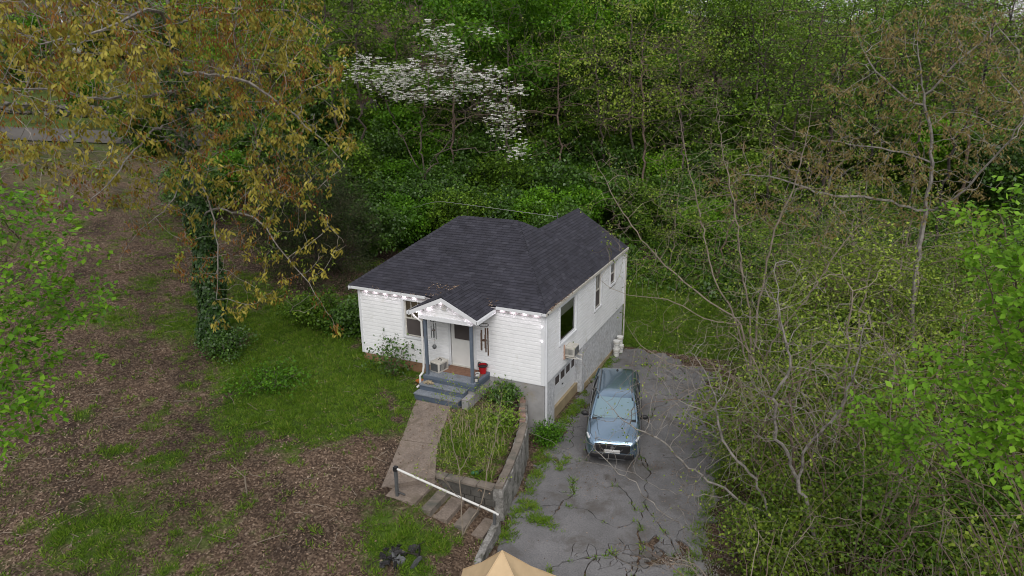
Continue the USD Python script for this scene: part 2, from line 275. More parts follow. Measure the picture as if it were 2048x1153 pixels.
# ------------------------------------------------------------------ terrain
BOTH = [(-43, 9.7, 8.9), (-35, 5.5, 6.4), (-30, 3, 5.2), (-12, 22, 2.6), (-17, 33, 5.5), (-25.5, 51, 11), (-42.5, 87.5, 24), (-64, 133, 34), (14.4, 23.6, 2.0), (16, 38.5, 5.0), (24, 98, 5), (30, 148, 5),
        (-64, 22.5, 15.5), (-94, 40, 25), (-137, 66, 36), (15, -10, -.3), (10, 8, 0.1), (20, 0, -.2), (30, 10, 1), (10, -21, -.6), (-10, -25, 0.0), (-30, -20, 3.2), (30, -20, 0), (0, -80, 0), (60, -60, 0), (-80, -40, 8),
        (80, 40, 6), (-150, 0, 32), (-25, -12, 3.0), (-20, -5, 2.8), (2, 14.5, 1.0), (7, 12, .7), (-6, 17, 1.9), (1.5, 20, 1.9), (-14, -18, .9), (-45, -5, 8), (60, 120, 5), (0, 300, 30), (-200, 200, 45), (200, 200, 6), (250, -200, 0), (-250, -250, 10), (3, -16, -.5), (-2, 60, 8.5), (10, 60, 5.5)]
LAWN = [(-8, -.3, 1.72), (-4.3, -2, 1.5), (-2.8, -2, 1.47), (-2.4, -6.7, 1.08), (-1, -2, 1.3), (.3, -4.5, 1.08), (-.9, -.1, 1.35), (-8, -6, 1.38), (-14, -2, 2.15), (-14, -9, 1.55), (-8, -12, .85), (-2, -10, .55), (.2, -7.2, .42), (-8, 8, 1.9), (-12, 5, 2.3), (-4, 10.5, 1.4), (-3, 5, 1.5)]
DRV = [(0, 0, -.05), (1, -4, -.05), (1.5, -8, -.05), (3, -12, -.25), (6, -5, -.05), (6, 2, -.05), (5, 8, -.05), (.5, 9.5, -.03), (0, 10.5, .3), (8, -4, -.1), (0, 5, -.05), (2, 10.8, .15), (5, 10.3, .1), (-3, 5, 0), (8, 4, 0), (3, 3, -.05)]
_a, _b = np.array(BOTH+LAWN), np.array(BOTH+DRV)
RL = RBFInterpolator(_a[:, :2], _a[:, 2], kernel='linear', smoothing=.02); RD = RBFInterpolator(_b[:, :2], _b[:, 2], kernel='linear', smoothing=.02)
BY = [-40, -12, -7.4, -5.4, -3.7, -1.6, -.5, .0, .6, 9.9, 12, 40]; BX = [1.5, 1.1, .93, .62, .33, -.17, -.65, -1.0, -4, -4, -3, -3]
WY = [-40, -10, -7.6, -6.6, 0, 9.5, 12, 40]; WW = [3, 2.2, .5, .12, .12, .3, 4, 6]
def ground_z(x, y):
    x, y = np.atleast_1d(np.asarray(x, float)), np.atleast_1d(np.asarray(y, float))
    q = np.stack([x.ravel(), y.ravel()], 1)
    t = np.clip((q[:, 0]-np.interp(q[:, 1], BY, BX))/np.interp(q[:, 1], WY, WW), -.5, .5)+.5
    t = t*t*(3-2*t)
    z = RL(q)*(1-t)+RD(q)*t
    cap = np.interp(q[:, 0], [-2.6, -1.28, -1.1, .75, 1.0], [.96, .96, .70, .02, 0])+.30*np.clip((-6.75-q[:, 1])/1.2, 0, 5)
    z = np.where((q[:, 0] > -2.3) & (q[:, 0] < .85) & (q[:, 1] < -5.30) & (q[:, 1] > -8.6), np.minimum(z, cap), z)
    return z.reshape(x.shape)
def gz(x, y): return float(ground_z([x], [y])[0])
GREEN = [(-9.5, -3.2, 3.0, 1.0), (-7.2, -2.2, 2.8, .9), (-13, .5, 2.5, .8), (-17, 2, 2.5, .5), (-16, -2.5, 1.5, .5), (-5.5, -3.6, 1.8, .8), (-11, -1, 2.5, 1.0), (-1, -3, 1.6, .30), (-1.2, -8.2, 1.4, .75), (.2, -7.6, 1.0, .7), (2, 13, 5, 1.2), (6, 11.5, 4, 1.1), (0, 11, 2, 1.0), (-3, 13, 4, 1), (-45, 14, 8, 1.0), (-55, 17, 9, 1.1), (-8, -6.2, 1.5, .35), (-14, -8, .45, .9), (-11.5, -8.8, .4, .8), (-16, -8.5, .5, .9), (-4.6, -12.6, 1.2, .6), (-8.5, -11.5, 1.4, .5), (-19, -2, 2, .3)]
BARE = [(-3.6, -5.6, 1.3, .7), (-4.5, -7, 1.6, .6), (-2, -9.6, 1.4, .7), (-14, -5.5, 3.5, .5)]
def greenness(x, y):
    p = np.stack([x, y, np.zeros_like(x)], -1)
    g = .16+.75*(meshkit.fbm(p*.7, 4, 7)-.5)+.9*np.maximum(meshkit.fbm(p*1.05+11, 3, 57)-.60, 0)*3
    for a, b, r, w in GREEN: g = g+w*np.exp(-((x-a)**2+(y-b)**2)/(r*r))
    for a, b, r, w in BARE: g = g-w*np.exp(-((x-a)**2+(y-b)**2)/(r*r))
    g = g-1.0*np.maximum(meshkit.fbm(p*1.5+31, 3, 17)-.52, 0)*3.0*np.clip(g, 0, 1)+.25*(meshkit.fbm(p*4.5, 2, 27)-.5)
    g = np.where((x > .3) & (x < 6.6) & (y < 9.7) & (y > -15), np.minimum(g, .12), g)
    far = np.clip((np.hypot(x+3, y)-26)/10, 0, 1)
    return np.clip(g, 0, 1.05)*(1-far*.55)+far*.2
def axis(lo, a, b, hi, d, g=1.13):
    m = list(np.arange(a, b, d)); s = d
    up = [];  v = b
    while v < hi: up.append(v); s *= g; v += s
    dn = []; s = d*g; v = a-s
    while v > lo: dn.append(v); s *= g; v -= s
    return np.array(sorted(dn+[lo]+m+up+[hi]))
gx_, gy_ = axis(-420, -16, 8, 420, .17), axis(-300, -13, 13, 480, .17)
X, Y = np.meshgrid(gx_, gy_)
Z = ground_z(X, Y)
p3 = np.stack([X, Y, X*0], -1)
DRIVE_POLY = [(.12, .98), (.12, 4.4), (.06, 8.6), (.45, 9.6), (2.59, 9.4), (4.1, 8.6), (5.1, 7.5), (5.9, 4.6), (6.35, 1.8), (6.46, -1.48), (6.62, -5.0), (6.5, -9.0), (6.3, -16), (2.2, -16), (1.75, -11.5), (1.45, -8.4), (1.22, -6.3), (.98, -4.9), (.72, -3.4), (.62, -2.3), (.55, -1.2), (.35, -.3)]
near = np.exp(-(np.maximum(np.hypot(X+3, Y)-30, 0)/30)**2)
Z = Z+near*.05*(meshkit.fbm(p3*1.3, 3, 3)-.5)*np.clip(np.abs(X-np.interp(Y, BY, BX))-.2, 0, 1)
dp = Polygon(DRIVE_POLY); import shapely
inside = shapely.contains_xy(dp.buffer(.05), X, Y)
Z[inside] = np.minimum(Z[inside], -.030)
nx, ny = len(gx_), len(gy_)
I = (np.arange(ny-1)[:, None]*nx+np.arange(nx-1)[None]).ravel()
G_V = np.stack([X, Y, Z], -1).reshape(-1, 3)
G_F = np.stack([I, I+1, I+nx+1, I+nx], 1)
tone = greenness(X.ravel(), Y.ravel())
part('ground', (G_V, G_F), M['ground'], tone=tone, smooth=False, kind='structure', label='leaf strewn sloping ground with patches of short grass')
_n = stage.GetPrimAtPath('/World/ground'); _vv, _ff, _nn = meshkit.arrays((G_V, G_F), True)
UsdGeom.Mesh(_n).CreateNormalsAttr(Vt.Vec3fArray.FromNumpy(_nn.astype(np.float32))); UsdGeom.Mesh(_n).SetNormalsInterpolation('vertex')
HERO = {'brownoak': {'bl': [(6.63, 6.37, 9.36, 1.92, 1.5, 0.81), (5.51, 5.76, 8.83, 1.19, 1.5, 0.79), (8.25, 6.95, 8.44, 2.48, 1.5, 0.72), (9.07, 8.95, 10.01, 1.53, 2.0, 1.32),
                     (10.97, 8.87, 14.21, 2.62, 2.5, 0.98), (12.77, 8.17, 11.84, 2.36, 2.5, 2.36), (9.49, 8.94, 12.15, 1.53, 2.0, 1.75), (8.34, 6.95, 7.68, 2.69, 2.0, 0.73),
                     (11.66, 8.81, 9.47, 2.64, 2.0, 2.2)],
              'sk': [[(12.51, 8.71, 1.35), (11.98, 8.77, 5.05), (11.94, 8.78, 7.61), (11.9, 8.78, 9.49), (11.32, 8.84, 11.81), (10.81, 8.88, 13.71)],
                     [(11.94, 8.78, 7.61), (10.31, 7.91, 8.22), (8.42, 6.95, 8.45), (6.84, 6.39, 9.0), (5.47, 5.76, 9.2)], [(11.9, 8.78, 9.49), (10.45, 8.9, 9.97), (9.06, 8.95, 10.11)],
                     [(11.94, 8.78, 7.61), (12.9, 7.65, 8.79), (13.59, 7.03, 10.28), (14.07, 6.43, 11.61)], [(11.32, 8.84, 11.81), (12.19, 8.75, 13.18), (13.18, 8.62, 14.13)],
                     [(11.37, 8.83, 11.45), (9.94, 8.93, 12.51), (8.95, 8.95, 13.76)]]},
 'cedar': {'bl': [(-15.01, 4.69, 5.84, 2.08, 2.2, 2.86), (-13.92, 6.31, 5.08, 1.85, 2.0, 2.38), (-16.33, 4.83, 6.47, 1.86, 2.0, 2.39), (-15.86, 6.62, 7.23, 2.45, 2.0, 1.63)]},
 'dog': {'bl': [(-17.83, 14.68, 13.14, 1.36, 1.5, 0.58), (-16.77, 15.44, 12.55, 1.62, 2.0, 0.71), (-15.65, 16.8, 12.82, 1.64, 2.0, 0.72), (-14.38, 17.58, 15.14, 1.05, 1.5, 0.72),
                (-14.02, 17.79, 14.12, 1.31, 1.5, 0.59), (-13.8, 17.92, 12.94, 1.47, 2.0, 0.65), (-11.71, 17.93, 12.34, 1.44, 2.0, 0.8), (-10.21, 18.68, 11.87, 1.12, 1.5, 0.45),
                (-10.83, 17.82, 10.87, 0.95, 1.5, 0.57), (-10.43, 18.02, 10.12, 1.2, 1.5, 0.57), (-9.95, 17.7, 9.49, 1.1, 1.5, 0.38), (-9.26, 18.02, 8.34, 0.88, 1.5, 0.5),
                (-15.91, 15.42, 11.67, 1.6, 2.0, 0.45), (-14.13, 16.57, 11.64, 1.92, 2.0, 0.45), (-12.57, 19.74, 15.46, 0.67, 1.0, 0.34)],
         'sk': [[(-15.4, 16.96, 6.31), (-15.56, 16.85, 8.86), (-15.19, 17.09, 11.31), (-14.57, 17.47, 13.69)],
                [(-15.4, 16.96, 6.31), (-16.59, 16.17, 9.2), (-17.19, 15.15, 11.67), (-18.08, 14.49, 12.86)],
                [(-15.4, 16.96, 6.31), (-13.14, 17.15, 9.52), (-11.73, 17.92, 11.3), (-10.62, 18.48, 11.88)],
                [(-15.4, 16.96, 6.31), (-13.2, 16.54, 8.35), (-11.34, 17.0, 8.37), (-9.68, 17.82, 8.34)]]},
 'leaning': {'bl': [(3.43, -2.48, 1.95, 1.13, 0.8, 0.81), (4.9, -2.43, 3.61, 1.39, 1.2, 1.39), (6.29, -3.41, 4.65, 1.57, 1.5, 1.57), (7.89, -4.67, 7.58, 1.13, 1.5, 1.38),
                    (9.49, -4.07, 6.61, 1.19, 1.5, 1.19), (6.43, -2.99, 1.79, 1.4, 1.0, 1.09), (3.46, -2.16, 2.85, 0.8, 0.6, 0.8), (6.33, -3.41, 0.33, 1.27, 1.0, 0.79),
                    (8.59, -4.25, 4.93, 1.63, 1.5, 1.49)],
             'sk': [[(9.86, -3.89, -0.06), (9.4, -4.06, 1.19), (9.02, -4.05, 2.02), (8.81, -4.05, 2.82), (8.46, -4.25, 3.59), (8.13, -4.46, 4.21), (8.01, -4.66, 5.27), (8.24, -4.85, 6.45),
                     (7.93, -4.87, 7.4)],
                    [(8.84, -4.05, 2.92), (8.81, -4.05, 3.61), (8.96, -4.05, 4.09), (9.38, -4.06, 4.76), (9.62, -4.07, 5.6), (9.69, -4.08, 6.77)],
                    [(9.86, -3.89, -0.06), (9.45, -3.86, 0.32), (8.89, -3.65, 0.73), (8.11, -3.26, 1.12), (7.14, -2.91, 1.23), (6.22, -2.71, 1.5), (5.33, -2.55, 1.95), (4.79, -2.45, 2.33),
                     (4.07, -2.31, 2.38), (3.64, -2.22, 2.57), (3.03, -2.08, 2.91), (2.35, -1.87, 3.51), (2.02, -1.67, 4.18)],
                    [(8.11, -3.26, 1.12), (7.72, -3.47, 2.19), (7.18, -3.51, 2.81), (6.66, -3.57, 3.59), (6.48, -3.79, 4.71)],
                    [(7.14, -2.91, 1.23), (6.21, -2.62, 0.8), (5.09, -2.39, 0.51), (4.52, -2.31, 0.56), (4.1, -2.2, 0.69), (3.46, -2.16, 0.72), (2.4, -2.07, 0.68), (1.62, -1.92, 0.82),
                     (0.32, -1.79, 1.09)],
                    [(7.74, -3.47, 0.15), (6.37, -3.2, -0.05), (5.45, -3.04, -0.02), (4.75, -2.87, 0.25), (4.05, -2.73, 0.78), (3.62, -2.74, 1.1), (2.88, -2.75, 1.61)],
                    [(9.45, -3.86, 0.32), (8.55, -3.85, 0.35), (7.12, -3.82, 0.02), (6.12, -3.84, 0.4)]]},
 'leftgreen': {'bl': [(-6.23, -12.93, 9.8, 1.13, 1.0, 0.75), (-6.06, -12.61, 8.44, 1.28, 1.0, 0.51), (-5.56, -13.8, 8.04, 0.85, 1.0, 0.85), (-7.01, -12.27, 10.25, 0.79, 1.0, 0.53),
                      (-4.74, -14.38, 7.17, 0.59, 0.8, 0.59), (-5.27, -13.25, 7.28, 0.62, 0.6, 0.31), (-4.43, -14.9, 6.66, 0.46, 0.7, 0.58), (-6.26, -11.97, 8.74, 0.79, 0.6, 0.33),
                      (-5.79, -14.27, 8.98, 1.2, 1.5, 3.0)]},
 'oak': {'bl': [(-13.94, -2.93, 14.51, 6.34, 6.0, 3.17), (-12.27, -7.45, 13.44, 2.91, 3.0, 2.36), (-11.36, -1.52, 12.95, 3.87, 4.0, 2.44), (-9.28, -0.9, 11.71, 2.16, 2.5, 2.16),
                (-9.38, -2.36, 8.28, 2.11, 2.0, 2.31), (-8.13, -2.56, 5.83, 1.13, 1.5, 1.32), (-12.23, -7.38, 10.98, 2.92, 2.5, 1.28), (-12.26, -8.37, 10.5, 1.97, 2.0, 1.07),
                (-12.97, -4.94, 10.05, 2.77, 2.5, 1.38), (-11.36, -3.74, 6.92, 1.38, 1.5, 2.57), (-12.12, -9.11, 11.97, 1.4, 2.0, 2.1), (-11.39, -1.55, 9.71, 2.87, 3.0, 1.64),
                (-14.53, -2.07, 17.57, 6.62, 6.0, 3.31), (-8.29, -0.07, 10.22, 0.79, 1.5, 1.18), (-10.95, -3.27, 5.11, 1.21, 1.2, 1.01)],
         'sk': [[(-14.42, -1.94, 2.03), (-14.27, -1.75, 4.88), (-14.27, -1.75, 7.4), (-14.37, -1.87, 10.19), (-14.39, -1.9, 12.98), (-14.25, -1.73, 15.61), (-14.12, -1.57, 17.61)],
                [(-14.36, -1.86, 10.0), (-13.07, -2.65, 9.39), (-11.69, -3.35, 8.27), (-11.33, -3.7, 6.38), (-11.5, -3.9, 5.04)],
                [(-14.27, -1.75, 7.4), (-12.14, -2.35, 8.08), (-10.41, -2.7, 7.99), (-8.89, -2.59, 6.36), (-7.97, -2.42, 5.14), (-7.64, -2.13, 4.21)],
                [(-14.37, -1.87, 10.19), (-13.05, -3.42, 9.17), (-12.52, -4.36, 8.59), (-12.32, -5.75, 8.05), (-12.38, -6.7, 7.18)],
                [(-14.39, -1.9, 10.58), (-13.27, -3.69, 11.21), (-12.21, -5.59, 10.65), (-11.75, -6.67, 10.08), (-11.4, -7.94, 9.45)],
                [(-14.39, -1.89, 12.44), (-13.36, -3.8, 12.32), (-12.63, -6.19, 12.25), (-12.49, -7.78, 12.6), (-12.22, -9.29, 12.67)],
                [(-14.39, -1.9, 12.98), (-12.05, -2.26, 12.97), (-10.22, -1.79, 12.44), (-9.06, -0.72, 10.99), (-8.18, 0.02, 9.66)],
                [(-14.3, -1.79, 14.57), (-13.1, -3.47, 15.1), (-12.43, -5.91, 14.33), (-12.5, -7.8, 13.85)],
                [(-14.3, -1.79, 14.57), (-13.69, 0.39, 15.38), (-12.22, 1.82, 15.41), (-11.11, 2.8, 14.67)]]},
 'rightgreen': {'bl': [(11.28, -7.29, 10.58, 0.62, 0.8, 0.39), (10.92, -7.73, 10.22, 0.45, 0.6, 0.25), (11.45, -7.83, 9.87, 0.5, 0.8, 0.45), (11.69, -7.88, 9.23, 0.41, 0.7, 0.41),
                       (11.24, -8.3, 8.25, 0.86, 0.9, 0.35), (11.6, -8.89, 7.96, 0.59, 0.9, 0.59), (11.43, -8.34, 7.48, 0.51, 0.7, 0.36), (10.48, -5.65, 6.35, 0.74, 0.6, 0.32),
                       (10.94, -6.21, 6.03, 0.84, 0.6, 0.34), (10.3, -5.63, 5.59, 0.56, 0.5, 0.27), (11.55, -8.87, 7.14, 0.5, 0.6, 0.3), (11.9, -8.96, 9.37, 0.66, 1.3, 1.51),
                       (10.52, -6.16, 5.2, 0.43, 0.4, 0.22)]},
 'sapling': {'bl': [(1.75, 2.97, 7.93, 1.3, 1.2, 2.23), (3.17, 3.64, 5.83, 1.72, 1.2, 1.34), (4.18, 5.06, 8.67, 1.76, 1.5, 3.52), (6.11, 4.32, 8.01, 2.08, 1.5, 3.78),
                    (7.67, 4.93, 8.55, 1.92, 1.5, 3.45), (3.65, 3.03, 3.12, 1.93, 1.0, 1.16), (5.44, 3.94, 4.07, 1.75, 1.5, 1.75), (9.12, 3.45, 7.23, 1.83, 1.5, 1.65)],
             'sk': [[(6.74, 4.38, 0.84), (6.12, 4.32, 3.84), (4.62, 4.12, 4.89), (3.29, 3.87, 5.98), (2.29, 3.12, 7.39), (1.47, 2.88, 8.66), (0.75, 2.65, 10.09)],
                    [(6.74, 4.38, 0.84), (5.88, 4.8, 3.84), (4.96, 5.19, 5.22), (4.16, 5.57, 7.63), (3.33, 5.41, 10.63), (2.97, 5.34, 12.25)],
                    [(6.74, 4.38, 0.84), (6.45, 4.35, 4.08), (5.94, 4.0, 6.42), (5.65, 3.77, 8.26), (4.96, 3.67, 10.82), (4.76, 3.64, 12.3)],
                    [(6.74, 4.38, 0.84), (6.67, 4.87, 3.93), (6.85, 4.89, 6.67), (7.54, 4.93, 9.76), (7.69, 4.93, 11.94)],
                    [(6.74, 4.38, 0.84), (7.28, 3.91, 3.18), (8.64, 3.45, 6.14), (9.35, 3.44, 7.76), (10.08, 2.91, 8.73)],
                    [(6.74, 4.38, 0.84), (5.62, 3.76, 2.15), (4.07, 3.01, 2.38), (2.78, 2.73, 3.09), (2.2, 2.58, 4.06)],
                    [(6.12, 4.32, 3.84), (5.11, 3.69, 4.11), (3.51, 3.2, 4.83), (2.14, 2.66, 5.01), (1.24, 2.39, 5.56)]]},
 'step': {'bl': [(0.08, -6.67, 3.84, 0.49, 0.6, 1.25), (0.72, -6.3, 3.49, 0.56, 0.6, 1.26), (1.21, -6.05, 4.08, 0.41, 0.5, 0.83), (-0.26, -6.88, 2.47, 0.58, 0.5, 0.58)],
          'sk': [[(0.21, -6.59, 0.26), (0.21, -6.59, 1.46), (0.19, -6.61, 2.35), (0.06, -6.68, 3.38), (-0.0, -6.72, 4.59)],
                 [(0.21, -6.59, 0.26), (0.47, -6.44, 0.86), (0.74, -6.29, 1.42), (0.88, -6.22, 2.38), (1.11, -6.1, 3.47), (1.26, -6.02, 4.68)],
                 [(0.21, -6.59, 1.46), (0.06, -7.03, 2.17), (-0.32, -7.28, 2.68)], [(0.74, -6.29, 1.42), (1.27, -6.24, 2.1)], [(0.19, -6.61, 2.35), (0.37, -6.27, 2.92), (0.29, -6.2, 3.96)]]}}
CRACKS = [[(1.6, -4.93), (1.9, -4.73), (2.12, -4.31), (2.2, -3.72), (2.28, -3.3), (2.3, -2.87), (2.18, -2.49), (1.79, -1.98)], [(1.16, -4.48), (1.31, -4.28), (1.66, -3.96), (2.01, -3.74), (2.2, -3.72)],
 [(2.21, -3.75), (2.8, -3.65), (3.32, -3.84), (3.69, -4.05), (4.05, -4.01), (4.36, -3.71), (4.52, -3.49), (4.44, -3.01), (4.51, -2.61)],
 [(4.53, -2.7), (4.94, -3.17), (5.27, -3.64), (5.52, -3.95), (5.73, -3.97), (5.92, -4.39), (6.0, -4.73)], [(4.52, -3.49), (4.8, -3.86), (4.76, -4.11), (4.82, -4.66), (4.87, -5.03), (5.13, -6.09)],
 [(3.04, -7.04), (2.98, -6.46), (3.19, -6.11), (3.52, -5.77), (3.89, -5.52), (4.26, -5.19), (4.86, -5.0), (5.42, -4.94), (6.03, -4.72), (6.69, -4.47)], [(1.61, -3.04), (2.27, -2.96), (2.3, -2.87)],
 [(4.29, -2.98), (3.97, -2.61), (3.73, -2.16), (3.35, -1.96), (3.18, -2.19)], [(3.34, -1.93), (3.3, -1.46)], [(3.84, -6.67), (3.77, -6.0), (3.9, -5.57)], [(5.52, -3.95), (5.53, -4.28), (5.86, -4.25)],
 [(5.01, -6.14), (4.87, -5.5), (4.54, -5.44), (4.26, -5.19)], [(4.51, -2.61), (4.51, -2.17), (4.2, -1.59), (4.27, -0.95), (3.7, -0.16)], [(5.73, -3.97), (5.94, -3.34), (6.45, -2.74)],
 [(0.34, -1.56), (0.86, -1.43), (1.46, -1.5), (2.05, -0.89), (2.63, -1.12)], [(0.17, -0.92), (0.66, 0.16), (0.51, 1.6), (0.12, 2.18), (0.09, 4.8)],
 [(2.97, -0.29), (3.43, 0.22), (3.86, -0.09), (4.29, -0.84)], [(0.18, 0.97), (1.12, 1.15)], [(2.2, 5.58), (2.87, 5.29), (3.84, 5.15), (4.76, 4.48)], [(1.51, 7.66), (2.29, 7.67), (3.12, 8.2)],
 [(1.76, 6.3), (2.72, 6.41), (3.68, 6.99)], [(3.23, 2.32), (3.24, 3.81), (3.53, 4.47)], [(4.37, 0.44), (5.05, 0.44), (5.84, 1.3)]]
FOREST = [('mixed_tree', -23.2, 18.3, 1.18, 332), ('bare_tree', -22.2, 19.9, 1.15, 194), ('bare_tree', -18.0, 25.2, 0.93, 143), ('leafy_tree', -15.4, 28.2, 1.12, 36), ('leafy_tree', -10.4, 29.0, 0.85, 2),
 ('mixed_tree', -5.0, 28.7, 1.16, 148), ('bare_tree', 5.7, 30.3, 0.92, 196), ('bare_tree', 8.1, 30.3, 0.87, 154), ('bare_tree', 13.4, 32.2, 0.97, 156), ('bare_tree', 16.1, 31.3, 1.19, 11),
 ('bare_tree', 20.2, 30.2, 0.98, 4), ('leafy_tree', -33.0, 20.3, 1.01, 262), ('bare_tree', -29.4, 25.5, 0.89, 188), ('bare_tree', -21.8, 27.9, 0.88, 174), ('leafy_tree', -18.8, 31.5, 0.95, 359),
 ('leafy_tree', -13.3, 33.8, 0.91, 40), ('leafy_tree', -8.1, 37.7, 1.02, 24), ('bare_tree', -4.5, 38.0, 0.86, 304), ('bare_tree', 2.1, 37.3, 0.9, 326), ('bare_tree', 6.0, 38.9, 1.11, 67),
 ('bare_tree', 12.9, 40.2, 1.0, 76), ('bare_tree', 15.4, 38.2, 1.17, 317), ('bare_tree', 22.1, 39.9, 1.02, 162), ('leafy_tree', -41.7, 28.2, 1.07, 255), ('mixed_tree', -33.3, 30.4, 1.03, 280),
 ('bare_tree', -29.0, 34.7, 1.12, 355), ('leafy_tree', -24.0, 35.9, 1.05, 342), ('leafy_tree', -20.8, 40.2, 1.09, 150), ('leafy_tree', -12.0, 42.9, 1.15, 242), ('bare_tree', -7.7, 43.7, 1.01, 256),
 ('mixed_tree', -2.0, 47.6, 1.08, 209), ('mixed_tree', 2.6, 48.4, 0.59, 265), ('leafy_tree', 7.3, 49.3, 0.47, 40), ('mixed_tree', 14.5, 47.9, 0.54, 215), ('leafy_tree', 17.7, 46.6, 0.46, 300),
 ('mixed_tree', 22.4, 46.3, 0.43, 241), ('mixed_tree', -45.2, 35.2, 1.0, 179), ('mixed_tree', -42.7, 38.3, 0.93, 191), ('leafy_tree', -38.2, 40.7, 0.99, 58), ('bare_tree', -29.8, 47.0, 1.04, 154),
 ('leafy_tree', -26.1, 49.0, 1.05, 180), ('mixed_tree', -15.8, 52.6, 1.07, 189), ('leafy_tree', -10.4, 52.8, 1.02, 101), ('bare_tree', -1.9, 56.8, 1.05, 314), ('forked_tree', 2.7, 55.9, 1.02, 245),
 ('mixed_tree', 10.6, 56.3, 0.47, 154), ('bare_tree', 14.3, 56.3, 1.02, 62), ('bare_tree', 20.5, 58.4, 1.02, 286), ('bare_tree', 24.1, 57.6, 1.2, 150), ('bare_tree', -72.6, 23.0, 1.15, 60),
 ('mixed_tree', -67.0, 24.1, 1.1, 314), ('mixed_tree', -64.8, 31.1, 0.98, 302), ('bare_tree', -59.3, 34.1, 1.09, 55), ('leafy_tree', -54.0, 43.8, 1.12, 218), ('bare_tree', -49.9, 48.5, 1.08, 197),
 ('mixed_tree', -44.1, 53.0, 1.16, 238), ('bare_tree', -33.9, 55.8, 1.09, 221), ('leafy_tree', -29.1, 61.5, 0.96, 84), ('leafy_tree', -21.7, 63.9, 0.97, 78), ('leafy_tree', -14.1, 66.2, 1.11, 136),
 ('bare_tree', -4.4, 69.5, 0.86, 219), ('leafy_tree', 3.8, 71.3, 0.46, 330), ('mixed_tree', 10.2, 67.0, 0.5, 93), ('bare_tree', 15.7, 68.2, 0.98, 36), ('leafy_tree', 20.5, 68.5, 0.43, 46),
 ('bare_tree', 26.3, 67.7, 1.09, 77), ('mixed_tree', -84.4, 29.5, 1.18, 281), ('bare_tree', -79.3, 34.0, 0.94, 145), ('mixed_tree', -75.4, 38.8, 0.98, 199), ('bare_tree', -74.4, 44.9, 0.88, 341),
 ('bare_tree', -70.5, 50.6, 1.01, 199), ('leafy_tree', -59.8, 58.4, 1.13, 15), ('bare_tree', -54.3, 62.2, 1.18, 219), ('leafy_tree', -45.9, 67.0, 1.19, 340), ('leafy_tree', -39.0, 70.9, 0.98, 120),
 ('leafy_tree', -33.4, 77.5, 1.13, 193), ('leafy_tree', -25.4, 80.0, 1.13, 221), ('mixed_tree', -11.2, 81.3, 1.2, 110), ('bare_tree', -4.2, 82.6, 1.16, 246), ('mixed_tree', -8.5, 93.6, 0.62, 51),
 ('leafy_tree', -3.3, 75.2, 0.54, 191), ('mixed_tree', -2.7, 93.0, 0.54, 130), ('bare_tree', 1.5, 73.5, 0.69, 344), ('mixed_tree', 3.6, 76.9, 0.72, 176), ('mixed_tree', 5.4, 94.9, 0.58, 30),
 ('leafy_tree', 8.0, 88.8, 0.61, 79), ('leafy_tree', 10.2, 74.0, 0.58, 232), ('leafy_tree', 12.9, 88.4, 0.75, 17), ('bare_tree', 14.5, 76.0, 0.64, 336), ('mixed_tree', 16.2, 72.7, 0.73, 186),
 ('bare_tree', 19.7, 88.1, 0.62, 144), ('leafy_tree', 20.0, 72.0, 0.62, 123), ('bare_tree', 22.1, 74.6, 0.74, 330), ('leafy_tree', 25.7, 85.4, 0.74, 3), ('mixed_tree', 27.0, 81.3, 0.69, 210),
 ('bare_tree', 27.4, 73.5, 0.64, 265), ('bare_tree', 31.2, 83.3, 0.68, 121), ('mixed_tree', -2.1, 46.1, 1.07, 251), ('leafy_tree', -0.6, 50.4, 0.87, 241), ('mixed_tree', 1.6, 56.6, 0.86, 124),
 ('mixed_tree', 1.7, 42.6, 1.01, 254), ('mixed_tree', 10.4, 48.9, 0.95, 30), ('leafy_tree', 12.5, 54.9, 0.86, 208), ('mixed_tree', 13.3, 44.8, 0.96, 327), ('leafy_tree', 15.8, 52.6, 0.86, 19),
 ('mixed_tree', 16.7, 46.5, 1.09, 99), ('mixed_tree', 19.6, 56.2, 0.89, 260), ('bare_tree', 4.0, 66.8, 1.01, 96), ('mixed_tree', 6.8, 62.9, 0.98, 43), ('bare_tree', 23.0, 63.8, 1.08, 55),
 ('mixed_tree', 23.9, 57.5, 0.87, 82), ('leafy_tree', 11.9, 68.9, 1.0, 109), ('leafy_tree', 16.6, 70.6, 1.01, 225), ('leafy_tree', 1.8, 74.7, 0.98, 249), ('forked_tree', 4.9, 26.3, 1.0, 216),
 ('forked_tree', 8.0, 26.9, 0.95, 292), ('forked_tree', -1.3, 40.1, 1.1, 192), ('forked_tree', 10.5, 28.9, 0.9, 267), ('forked_tree', 14.3, 24.6, 1.0, 320), ('forked_tree', 19.0, 40.1, 1.1, 67),
 ('forked_tree', 11.2, 38.9, 1.1, 6), ('forked_tree', 1.5, 44.6, 1.1, 157), ('bare_tree', -13.4, 24.9, 0.95, 352), ('bare_tree', -9.4, 25.6, 1.0, 229), ('bare_tree', -6.7, 27.6, 0.95, 114),
 ('bare_tree', -3.4, 26.4, 1.0, 283), ('bare_tree', -1.0, 28.0, 0.9, 59), ('bare_tree', -16.3, 22.2, 0.9, 71), ('bare_tree', -25.2, 12.9, 0.9, 159), ('bare_tree', -50.5, 16.3, 0.9, 247),
 ('bare_tree', -50.4, 29.9, 1.0, 44), ('bare_tree', -32.8, 22.3, 0.95, 134)]
